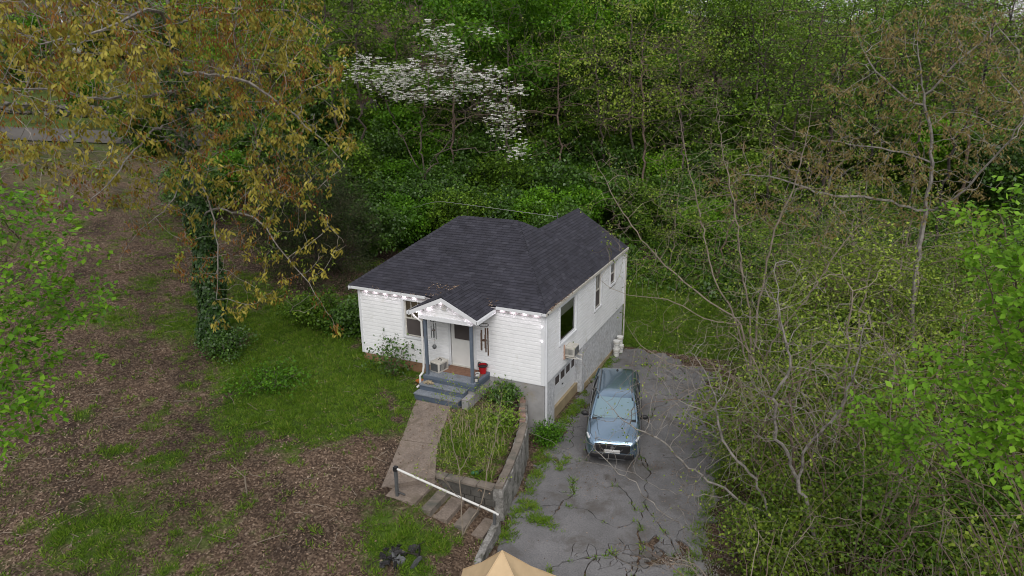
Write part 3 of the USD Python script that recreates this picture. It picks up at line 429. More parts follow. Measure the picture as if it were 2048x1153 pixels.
BUSHES = [(-17.6, 14.2, 1.0, 206), (-14.4, 12.8, 1.1, 160), (-14.0, 15.5, 1.2, 67), (-11.2, 14.2, 1.05, 66), (-10.2, 16.5, 1.15, 274), (-8.8, 18.2, 1.25, 41), (-6.4, 17.1, 1.0, 241), (-6.7, 21.2, 1.2, 125),
 (-9.2, 22.4, 1.4, 356), (-11.7, 21.3, 1.3, 43), (-15.5, 20.4, 1.2, 219), (-18.3, 18.6, 1.2, 295), (-15.0, 9.9, 1.0, 341), (-7.1, 25.3, 1.2, 125), (-4.8, 24.0, 1.1, 141), (-2.4, 22.5, 1.0, 31), (-0.8, 24.0, 1.1, 252),
 (1.6, 22.4, 1.0, 358), (-5.9, 28.9, 1.3, 127), (-2.8, 29.7, 1.3, 24), (0.3, 30.3, 1.2, 102), (3.2, 28.7, 1.2, 146), (-9.8, 27.6, 1.5, 191), (-12.6, 27.5, 1.5, 50), (-16.0, 25.8, 1.4, 36), (-20.1, 24.6, 1.4, 215),
 (-21.8, 21.1, 1.3, 160), (-20.6, 15.7, 1.2, 194), (-19.9, 12.4, 1.1, 284), (-19.2, 9.0, 1.1, 0), (-25.0, 7.3, 1.1, 146), (-26.0, 10.7, 1.2, 334), (-28.1, 15.7, 1.3, 67), (-35.8, 13.0, 1.2, 294), (-33.6, 18.6, 1.4, 14),
 (-46.2, 15.6, 1.1, 226), (-53.5, 15.2, 1.2, 73), (-41.3, 22.0, 1.3, 352), (-25.7, 15.2, 1.2, 335), (-56.2, 25.8, 1.3, 9), (-56.5, 31.9, 1.4, 24), (-60.9, 22.3, 1.3, 359)]
UNDERSTORY = [(-28.6, 20.0, 1.24, 164), (-27.2, 21.5, 1.31, 146), (-25.8, 24.5, 0.92, 62), (-22.3, 25.0, 1.42, 313), (-20.6, 28.0, 1.02, 183), (-17.9, 29.7, 1.34, 48), (-14.4, 31.5, 0.99, 222), (-9.5, 31.4, 1.45, 236),
 (-7.1, 32.4, 1.3, 82), (-5.0, 36.2, 0.96, 214), (-1.0, 33.9, 1.45, 120), (1.0, 37.0, 1.03, 141), (4.9, 35.0, 1.36, 123), (10.0, 37.6, 1.2, 178), (11.5, 37.2, 0.92, 86), (14.5, 36.7, 1.45, 165), (16.8, 35.3, 0.95, 101),
 (18.5, 33.1, 1.25, 94), (-33.0, 26.3, 1.27, 262), (-32.5, 29.1, 1.14, 296), (-28.9, 32.9, 1.22, 213), (-27.1, 33.7, 1.21, 145), (-23.0, 33.5, 1.27, 211), (-21.5, 38.5, 1.33, 36), (-17.4, 36.7, 1.08, 179),
 (-13.4, 41.5, 1.27, 106), (-9.6, 39.6, 1.11, 278), (-7.2, 43.9, 1.13, 334), (-2.8, 41.7, 1.09, 165), (-0.9, 44.0, 1.33, 191), (3.0, 42.1, 1.38, 318), (5.5, 45.7, 1.15, 94), (9.0, 42.2, 1.4, 279),
 (13.1, 43.5, 1.22, 125), (14.9, 42.8, 1.48, 95), (17.6, 41.9, 1.23, 288), (19.6, 41.8, 1.29, 353), (-40.7, 33.1, 0.98, 265), (-36.6, 37.8, 1.29, 117), (-34.0, 41.1, 1.4, 0), (-31.4, 40.7, 0.99, 315),
 (-26.8, 45.4, 1.09, 93), (-23.5, 48.6, 1.28, 52), (-20.3, 49.5, 1.09, 88), (-15.5, 50.7, 0.95, 206), (-9.5, 51.6, 1.49, 191), (-7.6, 50.1, 1.11, 36), (-3.0, 54.8, 0.91, 245), (2.9, 54.7, 1.11, 72),
 (4.6, 53.8, 1.37, 294), (11.3, 53.6, 1.49, 138), (16.2, 51.9, 0.96, 244), (22.8, 51.6, 0.98, 42)]
THICKET = [(13.1, -13.9, 0.91, 234), (23.5, -7.8, 0.76, 265), (8.4, -4.9, 1.37, 351), (14.9, -13.7, 0.85, 256), (14.3, 6.0, 1.34, 330), (14.1, 10.5, 1.28, 221), (22.6, -1.4, 1.24, 173), (9.4, 12.4, 1.02, 39),
 (11.5, 1.7, 0.94, 341), (17.7, 12.0, 0.8, 351), (13.4, 16.5, 1.33, 100), (14.9, -11.8, 0.99, 316), (7.4, -8.1, 1.03, 136), (9.1, 8.1, 0.97, 109), (9.5, 3.4, 1.38, 359), (13.7, -4.0, 1.34, 280), (16.6, -5.4, 1.23, 68),
 (11.0, 8.4, 0.79, 7), (20.1, -0.0, 1.15, 157), (7.9, 2.8, 0.77, 197), (22.0, 12.3, 1.04, 52), (16.0, 10.1, 1.36, 199), (22.8, -11.8, 1.23, 270), (17.5, -11.1, 1.28, 191), (7.9, -11.5, 0.97, 73), (18.9, 5.9, 1.34, 90),
 (17.1, 5.0, 0.98, 63), (21.0, 2.6, 0.78, 301), (13.9, -0.3, 1.1, 226), (17.4, -6.9, 0.82, 32), (19.1, -4.0, 1.1, 35), (21.9, -3.4, 1.07, 194), (9.6, -7.0, 0.92, 313), (10.4, -11.5, 0.98, 40), (17.8, 0.6, 1.01, 100),
 (15.3, 4.0, 1.34, 284), (11.0, -8.7, 1.11, 128), (11.3, -2.2, 1.33, 135), (8.4, 13.6, 1.2, 56), (12.7, -10.9, 1.16, 298), (20.0, -11.1, 1.32, 159), (8.0, 10.2, 1.02, 209), (10.0, 18.0, 1.26, 259), (13.9, 1.4, 0.8, 215),
 (7.4, 5.0, 0.94, 55), (8.2, -1.4, 0.86, 125), (8.3, 19.6, 1.1, 223), (14.7, 13.8, 0.78, 263), (23.7, -9.9, 0.87, 98), (12.5, 13.5, 1.09, 71), (12.1, 15.0, 1.17, 156), (19.6, -5.7, 1.24, 309), (8.6, 6.1, 1.05, 52),
 (14.5, -6.4, 0.91, 329), (8.4, 0.9, 1.15, 346), (9.7, 9.6, 0.82, 297), (22.0, 7.2, 1.1, 284), (12.7, 5.9, 1.17, 250), (13.2, 12.2, 0.94, 99), (20.4, 12.1, 0.78, 274), (15.6, 8.5, 1.01, 52), (13.5, 7.7, 0.9, 140),
 (8.0, 17.6, 0.99, 298), (12.1, 10.9, 0.99, 305), (16.3, 13.3, 1.22, 133), (9.8, 16.2, 1.33, 240), (20.0, 7.0, 1.15, 316), (10.1, -9.9, 1.34, 75), (14.7, 12.0, 1.2, 349), (10.9, 0.1, 1.28, 337), (22.3, 4.8, 1.23, 97),
 (10.4, 5.6, 1.22, 23), (8.7, -14.3, 1.11, 166), (19.3, 16.0, 0.99, 29), (19.3, -1.7, 0.92, 292), (15.7, 1.7, 1.04, 77), (16.7, 19.0, 1.32, 46), (14.0, -9.0, 1.16, 217), (14.6, 15.6, 0.79, 116), (8.0, -3.4, 0.77, 186),
 (14.1, 17.9, 0.82, 4), (9.7, -3.0, 1.2, 261), (16.5, -0.9, 1.05, 19), (9.9, 1.9, 0.96, 319), (11.6, 17.3, 0.97, 321), (16.8, 2.9, 1.26, 156), (15.8, -2.3, 0.92, 110), (12.1, -6.6, 0.88, 340), (17.4, 14.4, 0.89, 224),
 (22.8, -13.8, 0.94, 15), (21.5, 17.4, 1.26, 338), (23.9, -3.3, 1.37, 43), (7.7, 11.8, 1.3, 225), (23.5, 2.5, 1.18, 287), (16.9, -14.2, 0.88, 280), (16.6, 16.4, 0.96, 132), (11.0, -4.6, 0.9, 181),
 (17.6, -2.0, 1.31, 142), (23.9, 6.9, 1.19, 344), (7.3, 6.8, 1.02, 345), (23.8, 0.4, 1.05, 27), (18.3, -12.8, 1.29, 303), (23.7, -6.1, 1.18, 190), (12.8, -2.6, 0.86, 115), (13.6, 19.5, 0.93, 329), (19.1, -7.8, 0.85, 10),
 (20.1, 14.7, 1.11, 223), (19.8, 9.3, 0.96, 357), (21.5, 19.5, 1.02, 241), (17.2, -3.4, 0.92, 269), (23.1, 10.0, 1.34, 34), (16.3, 6.5, 1.14, 255), (7.3, 8.6, 1.22, 228), (11.3, 12.1, 0.92, 225), (7.0, 1.6, 1.33, 165),
 (24.0, 12.8, 1.07, 282), (21.1, 5.7, 0.89, 218), (12.8, 3.0, 0.85, 200), (22.1, -9.4, 0.92, 321), (7.6, -9.6, 1.23, 190), (22.9, 14.8, 1.16, 305), (21.6, 9.0, 1.28, 35), (22.1, -5.9, 1.0, 93), (23.1, 19.6, 1.18, 345),
 (19.8, -9.5, 0.88, 70), (21.1, 10.6, 0.98, 312), (10.3, 14.2, 1.06, 25), (10.1, -1.2, 1.12, 333), (15.1, 19.4, 1.11, 145), (11.8, 4.1, 0.95, 14), (21.0, -1.1, 0.86, 20), (16.5, -8.9, 1.08, 90), (11.7, 19.7, 1.05, 318),
 (19.1, 19.3, 1.02, 125), (9.0, -8.9, 1.12, 26), (16.6, -12.7, 1.27, 59), (18.5, 13.5, 1.13, 252), (10.5, -14.0, 0.75, 62), (18.2, 8.8, 0.76, 256), (19.3, 3.5, 1.01, 42), (20.8, -14.3, 1.15, 152), (7.3, -0.2, 0.93, 358),
 (15.8, -10.6, 0.81, 318)]
CX, CY, CZ, CROT = 3.04, -9.72, 2.92, 18.0
rng = np.random.default_rng(11)
# ------------------------------------------------------------------ driveway: cracked slabs of asphalt
def wobble(line, amp, step=.16, seed=0):
    L = LineString(line); n = max(2, int(L.length/step)); q = np.array([L.interpolate(t, normalized=True).coords[0] for t in np.linspace(0, 1, n+1)])
    w = np.stack([meshkit.noise(np.c_[q*2.7, q[:, :1]*0+seed], 3)-.5, meshkit.noise(np.c_[q*2.7, q[:, :1]*0+seed+9], 4)-.5], 1)+.5*np.stack([meshkit.noise(np.c_[q*8, q[:, :1]*0+seed], 5)-.5, meshkit.noise(np.c_[q*8, q[:, :1]*0+seed+9], 6)-.5], 1)
    return q+w*amp
edge = wobble(DRIVE_POLY+[DRIVE_POLY[0]], .5, .10, 2)
drive_shape = Polygon(edge).buffer(0)
cuts, grassy = [], []
for k, c in enumerate(CRACKS):
    q = wobble(c, .22, .12, 20+k)
    wd = [.030, .028, .018, .020, .030, .034, .012, .022, .012, .026, .014, .024, .016, .014][k] if k < 14 else .022
    for a, b in zip(q[:-1], q[1:]):
        cuts.append(LineString([a, b]).buffer(wd*rng.uniform(.25, 1.35), quad_segs=2))
    grassy.append((q, wd))
# crazed patches
def crazed(cx, cy, rx, ry, n, seed):
    r = np.random.default_rng(seed); from scipy.spatial import Voronoi
    P = np.stack([cx+rx*r.uniform(-1.3, 1.3, n), cy+ry*r.uniform(-1.3, 1.3, n)], 1); V = Voronoi(P)
    for a, b in V.ridge_vertices:
        if a < 0 or b < 0: continue
        m = (V.vertices[a]+V.vertices[b])/2
        if ((m[0]-cx)/rx)**2+((m[1]-cy)/ry)**2 < r.uniform(.5, 1.1): cuts.append(LineString([V.vertices[a], V.vertices[b]]).buffer(1, quad_segs=2)) if 0 else cuts.extend(LineString([s_, t_]).buffer(r.uniform(.005, .016), quad_segs=2) for s_, t_ in zip(*(lambda q: (q[:-1], q[1:]))(wobble([V.vertices[a], V.vertices[b]], .12, .08, int(a)))))
crazed(4.9, -5.1, 1.0, .7, 44, 3); crazed(3.7, -5.6, .8, .5, 18, 4); crazed(1.1, .3, .5, 1.2, 16, 5); crazed(3.2, 7.3, 1.3, .9, 24, 6)
holes = [Point(5.15, -4.5).buffer(.28), Point(5.6, -4.9).buffer(.25), Point(.55, 2.2).buffer(.25), Point(.5, 3.0).buffer(.3), Point(.6, .7).buffer(.22), Point(4.9, 4.6).buffer(.30), Point(5.6, 3.6).buffer(.35), Point(3.6, 8.6).buffer(.5), Point(5.0, 6.9).buffer(.55), Point(.9, -1.2).buffer(.16), Point(1.15, -1.45).buffer(.14), Point(5.9, -4.8).buffer(.45), Point(6.2, -4.2).buffer(.3)]
holes = [Polygon(wobble(list(h.exterior.coords), .75, .07, 70+i)).buffer(0) for i, h in enumerate(holes)]
left = drive_shape.difference(unary_union(cuts+holes))
pieces = sorted([g for g in (left.geoms if hasattr(left, 'geoms') else [left]) if g.area > .004], key=lambda g: -g.area)
drive = UsdGeom.Xform.Define(stage, '/World/driveway').GetPrim(); setdata(drive, kind='structure', label='cracked grey asphalt driveway beside the house')
rest = MB()
for i, g in enumerate(pieces):
    g = g.simplify(.008); h = float(np.clip(rng.normal(0, .004), -.008, .008))
    if g.geom_type != 'Polygon' or g.area < .003: continue
    m = extrude(g, -.06, h)
    if i < 120: part('asphalt_piece', m, M['asphalt'] if i % 3 or i == 0 else M['asphalt2'], drive)
    else: rest.tm(m)
if rest.n: part('asphalt_crumbs', rest, M['asphalt2'], drive, kind='stuff')
# gravel patch at the driveway's lower right
gm = MB()
for i in range(1500):
    x, y = 6.35+rng.normal(0, .38), -4.9+rng.normal(0, .34); s = rng.uniform(.012, .03); z = gz(6.3, -4.9)+.03+rng.uniform(0, .02)
    t = trimesh.creation.box((s, s*rng.uniform(.6, 1.2), s*.7)); t.apply_transform(trimesh.transformations.random_rotation_matrix(rng.random(3))); t.apply_translation((x, y, z)); gm.tm(t)
setdata(part('gravel', gm, M['gravel']), kind='stuff', label='patch of pale loose gravel at the driveway edge', category='gravel')

# ------------------------------------------------------------------ lane and walls on the hillside far left
def ribbon(pts, w, dz, n=60):
    L = LineString(pts); q = np.array([L.interpolate(t, normalized=True).coords[0] for t in np.linspace(0, 1, n)])
    d = np.gradient(q, axis=0); d /= np.linalg.norm(d, axis=1, keepdims=True); nn = np.stack([-d[:, 1], d[:, 0]], 1)
    rows = [np.c_[q+nn*o, ground_z(q[:, 0]+nn[:, 0]*o, q[:, 1]+nn[:, 1]*o)+dz] for o in np.linspace(-w/2, w/2, 4)]
    v = np.stack(rows, 1).reshape(-1, 3); k = 4
    f = [[i*k+j, (i+1)*k+j, (i+1)*k+j+1, i*k+j+1] for i in range(n-1) for j in range(k-1)]
    return v, np.array(f)
LANE = [(-66, -14), (-52, 2), (-43.5, 9.5), (-36, 18), (-31, 26), (-33, 40)]
setdata(part('lane', ribbon(LANE, 2.6, .09), M['road']), kind='structure', label='narrow grey lane crossing the hillside at far left')
fs = thing('field_stone_wall', 'low dark field stone wall running along the far side of the lane', 'stone wall')
LW = LineString([(-60, 2), (-51, 8.5), (-45, 14.5), (-39.5, 21.5)])
cnt = 0
for t in np.arange(0, LW.length, .62):
    for row in range(3):
        if cnt >= 290: break
        x, y = LW.interpolate(t+(row % 2)*.3+rng.uniform(-.08, .08)).coords[0]
        m = trimesh.creation.icosphere(1, .5); m.vertices *= np.array([.62, .40, .36])*rng.uniform(.6, 1.3, 3); m.vertices += rng.normal(0, .035, m.vertices.shape)
        m.apply_transform(trimesh.transformations.rotation_matrix(.8+rng.normal(0, .2), (0, 0, 1))); m.apply_translation((x, y, gz(x, y)+.12+row*.30)); part('stone', m, M['fieldstone'], fs); cnt += 1

# ------------------------------------------------------------------ retaining wall, flower bed wall, walk, steps
def wallmesh(path, top, bot, thick, wob=0, n=28):
    L = LineString(path); q = np.array([L.interpolate(t, normalized=True).coords[0] for t in np.linspace(0, 1, n)])
    d = np.gradient(q, axis=0); d /= np.linalg.norm(d, axis=1, keepdims=True); nn = np.stack([d[:, 1], -d[:, 0]], 1)
    tt = np.linspace(0, 1, n); zt = np.interp(tt, np.linspace(0, 1, len(top)), top); zb = np.interp(tt, np.linspace(0, 1, len(bot)), bot)
    if np.ndim(thick) == 0: thick = (thick/2, thick/2)
    rows = []
    prof = [(-thick[0], 0.0), (-thick[0], .5), (-thick[0], .97), (-thick[0]+.03, 1.0), (thick[1]-.03, 1.0), (thick[1], .97), (thick[1]+.02, .6), (thick[1]+.03, .3), (thick[1]+.05, 0.0)]
    for o, h in prof: rows.append(np.c_[q+nn*o, zb+(zt-zb)*h])
    v = np.stack(rows, 1).reshape(-1, 3); k = len(prof)
    v = v+wob*(np.stack([meshkit.fbm(v*5, 3, s) for s in (1, 2, 3)], -1)-.5)
    f = [[i*k+j, i*k+j+1, (i+1)*k+j+1, (i+1)*k+j] for i in range(n-1) for j in range(k-1)]
    f += [[0, j, j+1, j+1] for j in range(1, k-1)]+[[(n-1)*k, (n-1)*k+j+1, (n-1)*k+j, (n-1)*k+j] for j in range(1, k-1)]
    return v, np.array(f)
RW = [(-.82, -.06), (-.5, -.75), (-.08, -1.65), (.2, -2.6), (.42, -3.7), (.6, -4.6), (.68, -5.2)]
rw = thing('retaining_wall', 'weathered retaining wall curving between the flower bed and the driveway', 'wall')
part('wall_face', wallmesh(RW, [1.34, 1.34, 1.28, 1.25, 1.18, 1.12, 1.1], [-.15]*2, (.16, .16), .11, 60), M['wallface'], rw)
LRW = LineString(RW)
for i, t in enumerate(np.arange(1.75, LRW.length-.05, 1.28)):
    a, b = np.array(LRW.interpolate(t).coords[0]), np.array(LRW.interpolate(min(t+1.265, LRW.length)).coords[0])
    zt = np.interp([t, t+1.265], np.linspace(0, LRW.length, 7), [1.34, 1.34, 1.28, 1.25, 1.18, 1.12, 1.1])
    d = (b-a)/np.linalg.norm(b-a); nn = np.array([d[1], -d[0]]); o0, o1 = -.14, .10
    v = [[*(a+nn*o0), zt[0]-.02], [*(a+nn*o1), zt[0]-.02], [*(b+nn*o1), zt[1]-.02], [*(b+nn*o0), zt[1]-.02], [*(a+nn*o0), zt[0]+.08], [*(a+nn*o1), zt[0]+.075], [*(b+nn*o1), zt[1]+.075], [*(b+nn*o0), zt[1]+.08]]
    part('capping_stone', MB().hexa(v), M['wallstone'], rw)
k = 0
for row in range(2):
    for t in np.arange(.10, 1.66, .115):
        p = np.array(LRW.interpolate(t).coords[0]); tn = np.array(LRW.interpolate(t+.05).coords[0])-p; ang = math.atan2(tn[1], tn[0])+math.pi/2+rng.normal(0, .10)
        zt = np.interp(t, np.linspace(0, LRW.length, 7), [1.34, 1.34, 1.28, 1.25, 1.18, 1.12, 1.1])
        if row and rng.random() < .45: continue
        part('brick', MB().box((-.105, -.046, 0), (.105, .046, .062), Rz(ang, (p[0]-.03+rng.normal(0, .015), p[1], zt-.005+row*.064+rng.uniform(0, .008)))), M['brick'] if rng.random() < .6 else M['wallstone'], rw); k += 1
# bed front wall
bw = thing('flower_bed_wall', 'short dark block wall closing the flower bed above the sunken steps', 'wall')
part('wall_face', wallmesh([(-1.52, -5.28), (.52, -5.16)], [1.06, 1.06], [-.1, -.1], .17, .03, 12), M['blockdark'], bw)
for row in range(3):
    for c in range(6):
        x0 = -1.50+c*.335+(row % 2)*.12
        if x0 > .3: continue
        part('block', MB().box((x0, -5.42+.02*c, .28+row*.22), (x0+.31, -5.36+.02*c, .28+row*.22+.19)), M['blockdark'], bw)
for c in range(4): part('coping', MB().box((-1.56+c*.53, -5.44+.032*c, 1.055), (-1.05+c*.53, -5.14+.032*c, 1.125+rng.uniform(-.008, .01))), M['walkdark'] if 'walkdark' in M else M['wallstone'], bw)
# low wall at the lower end
lw = thing('low_kerb_wall', 'low weathered timber like wall beside the driveway below the railing end', 'wall')
part('wall_face', wallmesh([(.92, -5.75), (.98, -6.3), (1.02, -6.9), (1.05, -7.35)], [.45, .40, .32, .12], [-.15, -.15], .2, .05, 14), M['wallface'], lw)
# walk
wk = UsdGeom.Xform.Define(stage, '/World/walk').GetPrim(); setdata(wk, kind='structure', label='stained concrete walk from the porch steps to the sunken steps')
WL = [(-4.22, -2.0, 1.55), (-3.32, -4.35, 1.34), (-2.52, -6.62, 1.13)]; WR = [(-2.80, -1.96, 1.55), (-2.05, -4.12, 1.34), (-1.30, -5.55, 1.15)]
for i in range(2):
    a, b, c, d = np.array(WL[i]), np.array(WR[i]), np.array(WR[i+1]), np.array(WL[i+1]); g = .012
    c, d = c+(b-c)*g, d+(a-d)*g
    top = np.array([a, b, c, d]); bot = top-[0, 0, .16]
    part('walk_slab', MB().hexa(np.vstack([bot, top])), M['walk'], wk)
# sunken steps
st = thing('sunken_steps', 'worn concrete steps going down from the walk to the driveway', 'steps')
xs = [-2.45, -1.28, -.82, -.34, .16, .72]; zs_ = [1.0, .80, .58, .37, .17]
for i in range(5):
    y0, y1 = -6.78+.1*i, -5.46
    part('step' if i else 'landing', MB().hexa([[xs[i], y0, zs_[i]-.55], [xs[i+1]+.02, y0+.06, zs_[i]-.55], [xs[i+1]+.02, y1, zs_[i]-.55], [xs[i], y1, zs_[i]-.55], [xs[i], y0, zs_[i]], [xs[i+1]-.004, y0+.06, zs_[i]-.01], [xs[i+1]-.004, y1, zs_[i]-.01], [xs[i], y1, zs_[i]]]), M['walk'] if i % 2 == 0 else M['wallstone'], st)
for i in range(1, 5):
    part('riser_block', MB().box((xs[i]-.07, -6.62+.1*i, zs_[i]), (xs[i]-.008, -5.45, zs_[i-1]-.014)), M['wallstone'], st)
# railing
rl = thing('hand_railing', 'white pipe hand railing on two grey posts along the sunken steps', 'railing')
A, B = np.array([-1.97, -6.62, 1.93]), np.array([.97, -5.93, .80])
part('rail', MB().tube([A-(B-A)*.02, A+(B-A)*.5+[0, 0, -.01], B-(B-A)*.03, B+[.06, .03, -.06]], .034, 8), M['white'], rl, smooth=40)
part('post', MB().box((-1.99, -6.66, gz(-1.9, -6.9)-.2), (-1.91, -6.58, 1.90)), M['greymetal'], rl)
part('post_cap', MB().box((-2.005, -6.675, 1.84), (-1.895, -6.565, 1.985)), M['black'], rl)
part('post', MB().box((.90, -6.0, -.2), (.97, -5.93, .80)), M['greymetal'], rl)
part('bracket', MB().tube([(-1.95, -6.6, 1.12), (-1.72, -6.55, 1.05)], .03, 5), M['black'], rl)

# ------------------------------------------------------------------ house
W, D, DM = 8.02, 10.1, 7.69
ZS, ZW = 2.06, 4.81
house = thing('house', 'small white vinyl sided house with a dark hipped shingle roof', 'house')
pa = lambda n, m, mt, par=house, **k: part(n, m, mt, par, **k)
# foundation
pa('foundation', MB().box((-2.3, .0, -.3), (-.3, .5, ZS-.002)).box((-.31, .002, -.3), (.010, .03, ZS-.002)).box((-W+.03, .02, .6), (-4.2, .5, ZS-.002)).box((-4.3, .04, .6), (-2.2, .5, ZS))
   , M['concrete'], label='bare concrete foundation under the front wall')
pa('foundation', MB().box((-W+.02, -.012, .6), (-4.36, .02, ZS-.006)), M['brownfound'], label='brown stained foundation left of the porch')
pa('garage_pier', MB().box((-.29, .033, -.3), (.012, 1.02, ZS-.004)), M['bluegrey'])
pa('garage_pier', MB().box((-.4, 4.08, -.3), (.03, 4.40, ZS-.004)), M['bluegrey'])
pa('side_foundation', MB().box((-.4, 4.403, -.3), (-.012, D, ZS-.004)), M['bluegrey'], label='pale grey painted basement wall')
pa('base_ledge', MB().box((-.3, 4.40, -.1), (.012, D-.15, .18)).box((-.40, 1.022, -.1), (-.16, 4.078, .385)), M['ochre'])
pa('garage_jamb', MB().box((-.5, 1.02, -.2), (-.44, 4.08, 2.0)).box((-.45, 1.021, 0), (-.19, 1.075, 2.0)).box((-.45, 4.025, 0), (-.19, 4.079, 2.0)).box((-.45, 1.02, 1.98), (-.15, 4.08, ZS-.004)), M['bluegrey'])
gd = pa('garage_door', MB().box((-.32, 1.08, .38), (-.30, 4.02, 1.98)), M['trim'])
for r in range(4):
    z0, z1 = .39+r*.3975, .39+(r+1)*.3975-.014
    for c in range(4):
        y0, y1 = (1.70, 2.30, 2.90, 3.50)[c], (2.285, 2.885, 3.485, 4.02)[c]
        if r == 2:
            pa('pane', MB().box((-.285, y0+.07, z0+.02), (-.272, y1-.07, z1-.02)), M['screen'], gd)
            b = MB().box((-.30, y0, z0), (-.262, y1, z0+.02)).box((-.30, y0, z1-.02), (-.262, y1, z1)).box((-.30, y0, z0+.021), (-.262, y0+.07, z1-.021)).box((-.30, y1-.07, z0+.021), (-.262, y1, z1-.021))
            pa('window_panel', b, M['trim'], gd)
        elif c == 0:
            pa('panel', MB().box((-.30, 1.08, z0), (-.265, 4.02, z1)), M['trim'], gd)
pa('garage_handle', MB().box((-.264, 2.5, .96), (-.24, 2.62, .99)), M['black'], gd)

# walls with siding planks
ROW = .1526; NR = 17
def plank(u0, u1, z, map_, h=ROW, t0=.026, t1=.004, lap=.012):
    """one lap board; map_(u, out, z) -> xyz"""
    pf = [(-.002, 0), (t0, 0), (t0*.7, h-.036), (.004, h-.022), (.004, h+lap), (-.002, h+lap)]; k = len(pf)
    v = [map_(u, o, z+q) for u in (u0, u1) for o, q in pf]
    f = [[j, (j+1) % k, k+(j+1) % k, k+j] for j in range(k)]+[[0, j, j+1, j+1] for j in range(1, k-1)]+[[k, k+j+1, k+j, k+j] for j in range(1, k-1)]
    return MB().add(v, f)
front = lambda u, o, z: (u, -o, z)
side = lambda u, o, z: (o, u, z)
def sided(par, map_, u0, u1, openings, rows=NR, z0=ZS, name='siding_board'):
    for r in range(rows):
        z = z0+r*ROW; segs = [(u0, u1)]
        for a, b, za, zb in openings:
            if za < z+ROW-.01 and zb > z+.01:
                ns = []
                for s, e in segs:
                    if a > s and b < e: ns += [(s, a), (b, e)]
                    elif a <= s and b < e and b > s: ns.append((b, e))
                    elif b >= e and a > s and a < e: ns.append((s, a))
                    elif a <= s and b >= e: pass
                    else: ns.append((s, e))
                segs = ns
        for s, e in segs:
            if e-s > .03: part(name, plank(s, e, z, map_), M['siding'], par)
FWIN = (-5.90, -4.98, 3.10, 4.57); FDOOR = (-3.84, -2.82, 2.22, 4.36)
PW = (1.50, 3.25, 3.11, 4.60); W2 = (5.62, 6.44, 3.14, 4.70); W3 = (7.76, 8.53, 3.64, 4.61)
def wall_with_holes(map_, u0, u1, z0, z1, ops, t=.12):
    us = sorted({u0, u1, *[o[0] for o in ops], *[o[1] for o in ops]}); m = MB()
    for a, b in zip(us[:-1], us[1:]):
        spans = [(z0, z1)]
        for o in ops:
            if o[0] <= a+1e-6 and o[1] >= b-1e-6: spans = [s for q in spans for s in ((q[0], o[2]), (o[3], q[1])) if s[1]-s[0] > .01]
        for s in spans:
            p, q = np.array(map_(a, -.004, s[0])), np.array(map_(b, -t, s[1])); m.box(p, q)
    return m
wf = pa('front_wall', wall_with_holes(front, -W+.005, -.005, ZS, ZW, [FWIN, FDOOR]), M['sheath'])
ws = pa('garage_side_wall', wall_with_holes(side, .005, D-.005, ZS, ZW, [PW, W2, W3]), M['sheath'])
tr = .075
exp = lambda o, q=tr: (o[0]-q, o[1]+q, o[2]-q, o[3]+q)
sided(wf, front, -W+.09, -.10, [exp(FWIN), (FDOOR[0]-.09, FDOOR[1]+.09, 2.0, FDOOR[3]+.09)])
sided(ws, side, .10, D-.09, [exp(PW), exp(W2), exp(W3)])
bk = MB()
for r in range(NR+1):
    z = ZS+r*ROW
    bk.box((-W-.014, 0, z), (-W, DM, z+ROW-.012)).box((-W, DM, z), (-4.92, DM+.014, z+ROW-.012)).box((-4.934, DM, z), (-4.92, D, z+ROW-.012)).box((-4.92, D, z), (0, D+.014, z+ROW-.012))
wb = pa('back_wall', MB().box((-W+.001, .12, 0.3), (-W+.1, DM, ZW)).box((-W+.1, DM-.1, 0.3), (-4.92, DM-.001, ZW)).box((-4.919, DM, 0), (-4.8, D, ZW)).box((-4.8, D-.1, 0), (-.12, D-.001, ZW)), M['sheath'])
pa('siding', bk, M['siding'], wb)
# corner boards, frieze
pa('corner_trim', MB().box((-.10, -.042, ZS-.01), (.042, .0, ZW)).box((.0, .0, ZS-.01), (.042, .09, ZW)), M['trim'])
pa('corner_trim', MB().box((-W-.02, -.042, ZS-.01), (-W+.09, .0, ZW)).box((-W-.02, .0, ZS), (-W, .09, ZW)), M['trim'])
pa('corner_trim', MB().box((.0, D-.09, ZS-.01), (.042, D+.02, ZW)), M['trim'])
pa('light_track', MB().box((-W+.05, -.105, 4.775), (-4.9, -.045, 4.80)), M['white'])
pa('light_track', MB().box((-1.85, -.105, 4.775), (-.06, -.045, 4.80)), M['white'])
pa('frieze_board', MB().box((-W+.02, -.040, 4.645), (-.045, -.001, ZW+.02)), M['frieze'])
pa('side_frieze', MB().box((.001, .10, 4.66), (.040, D-.09, ZW+.03)), M['trim'])
pa('starter_strip', MB().box((-W+.05, -.02, ZS-.028), (-.06, -.004, ZS-.003)).box((.014, .06, ZS-.028), (.024, D-.05, ZS-.006)), M['trim'])
# eave lights: small lit lamps washing the frieze
def eave_lamp(c, n=(0, 0, -1)):
    pa('eave_light', MB().lathe([(0.0, 0), (.042, 0), (.036, .02), (0, .03)], c, 10), M['lamp'])
for x in (-7.62, -7.17, -6.72, -6.27, -5.82, -5.37): eave_lamp((x, -.078, 4.765))
for x in (-1.62, -1.17, -.74, -.30): eave_lamp((x, -.078, 4.765))
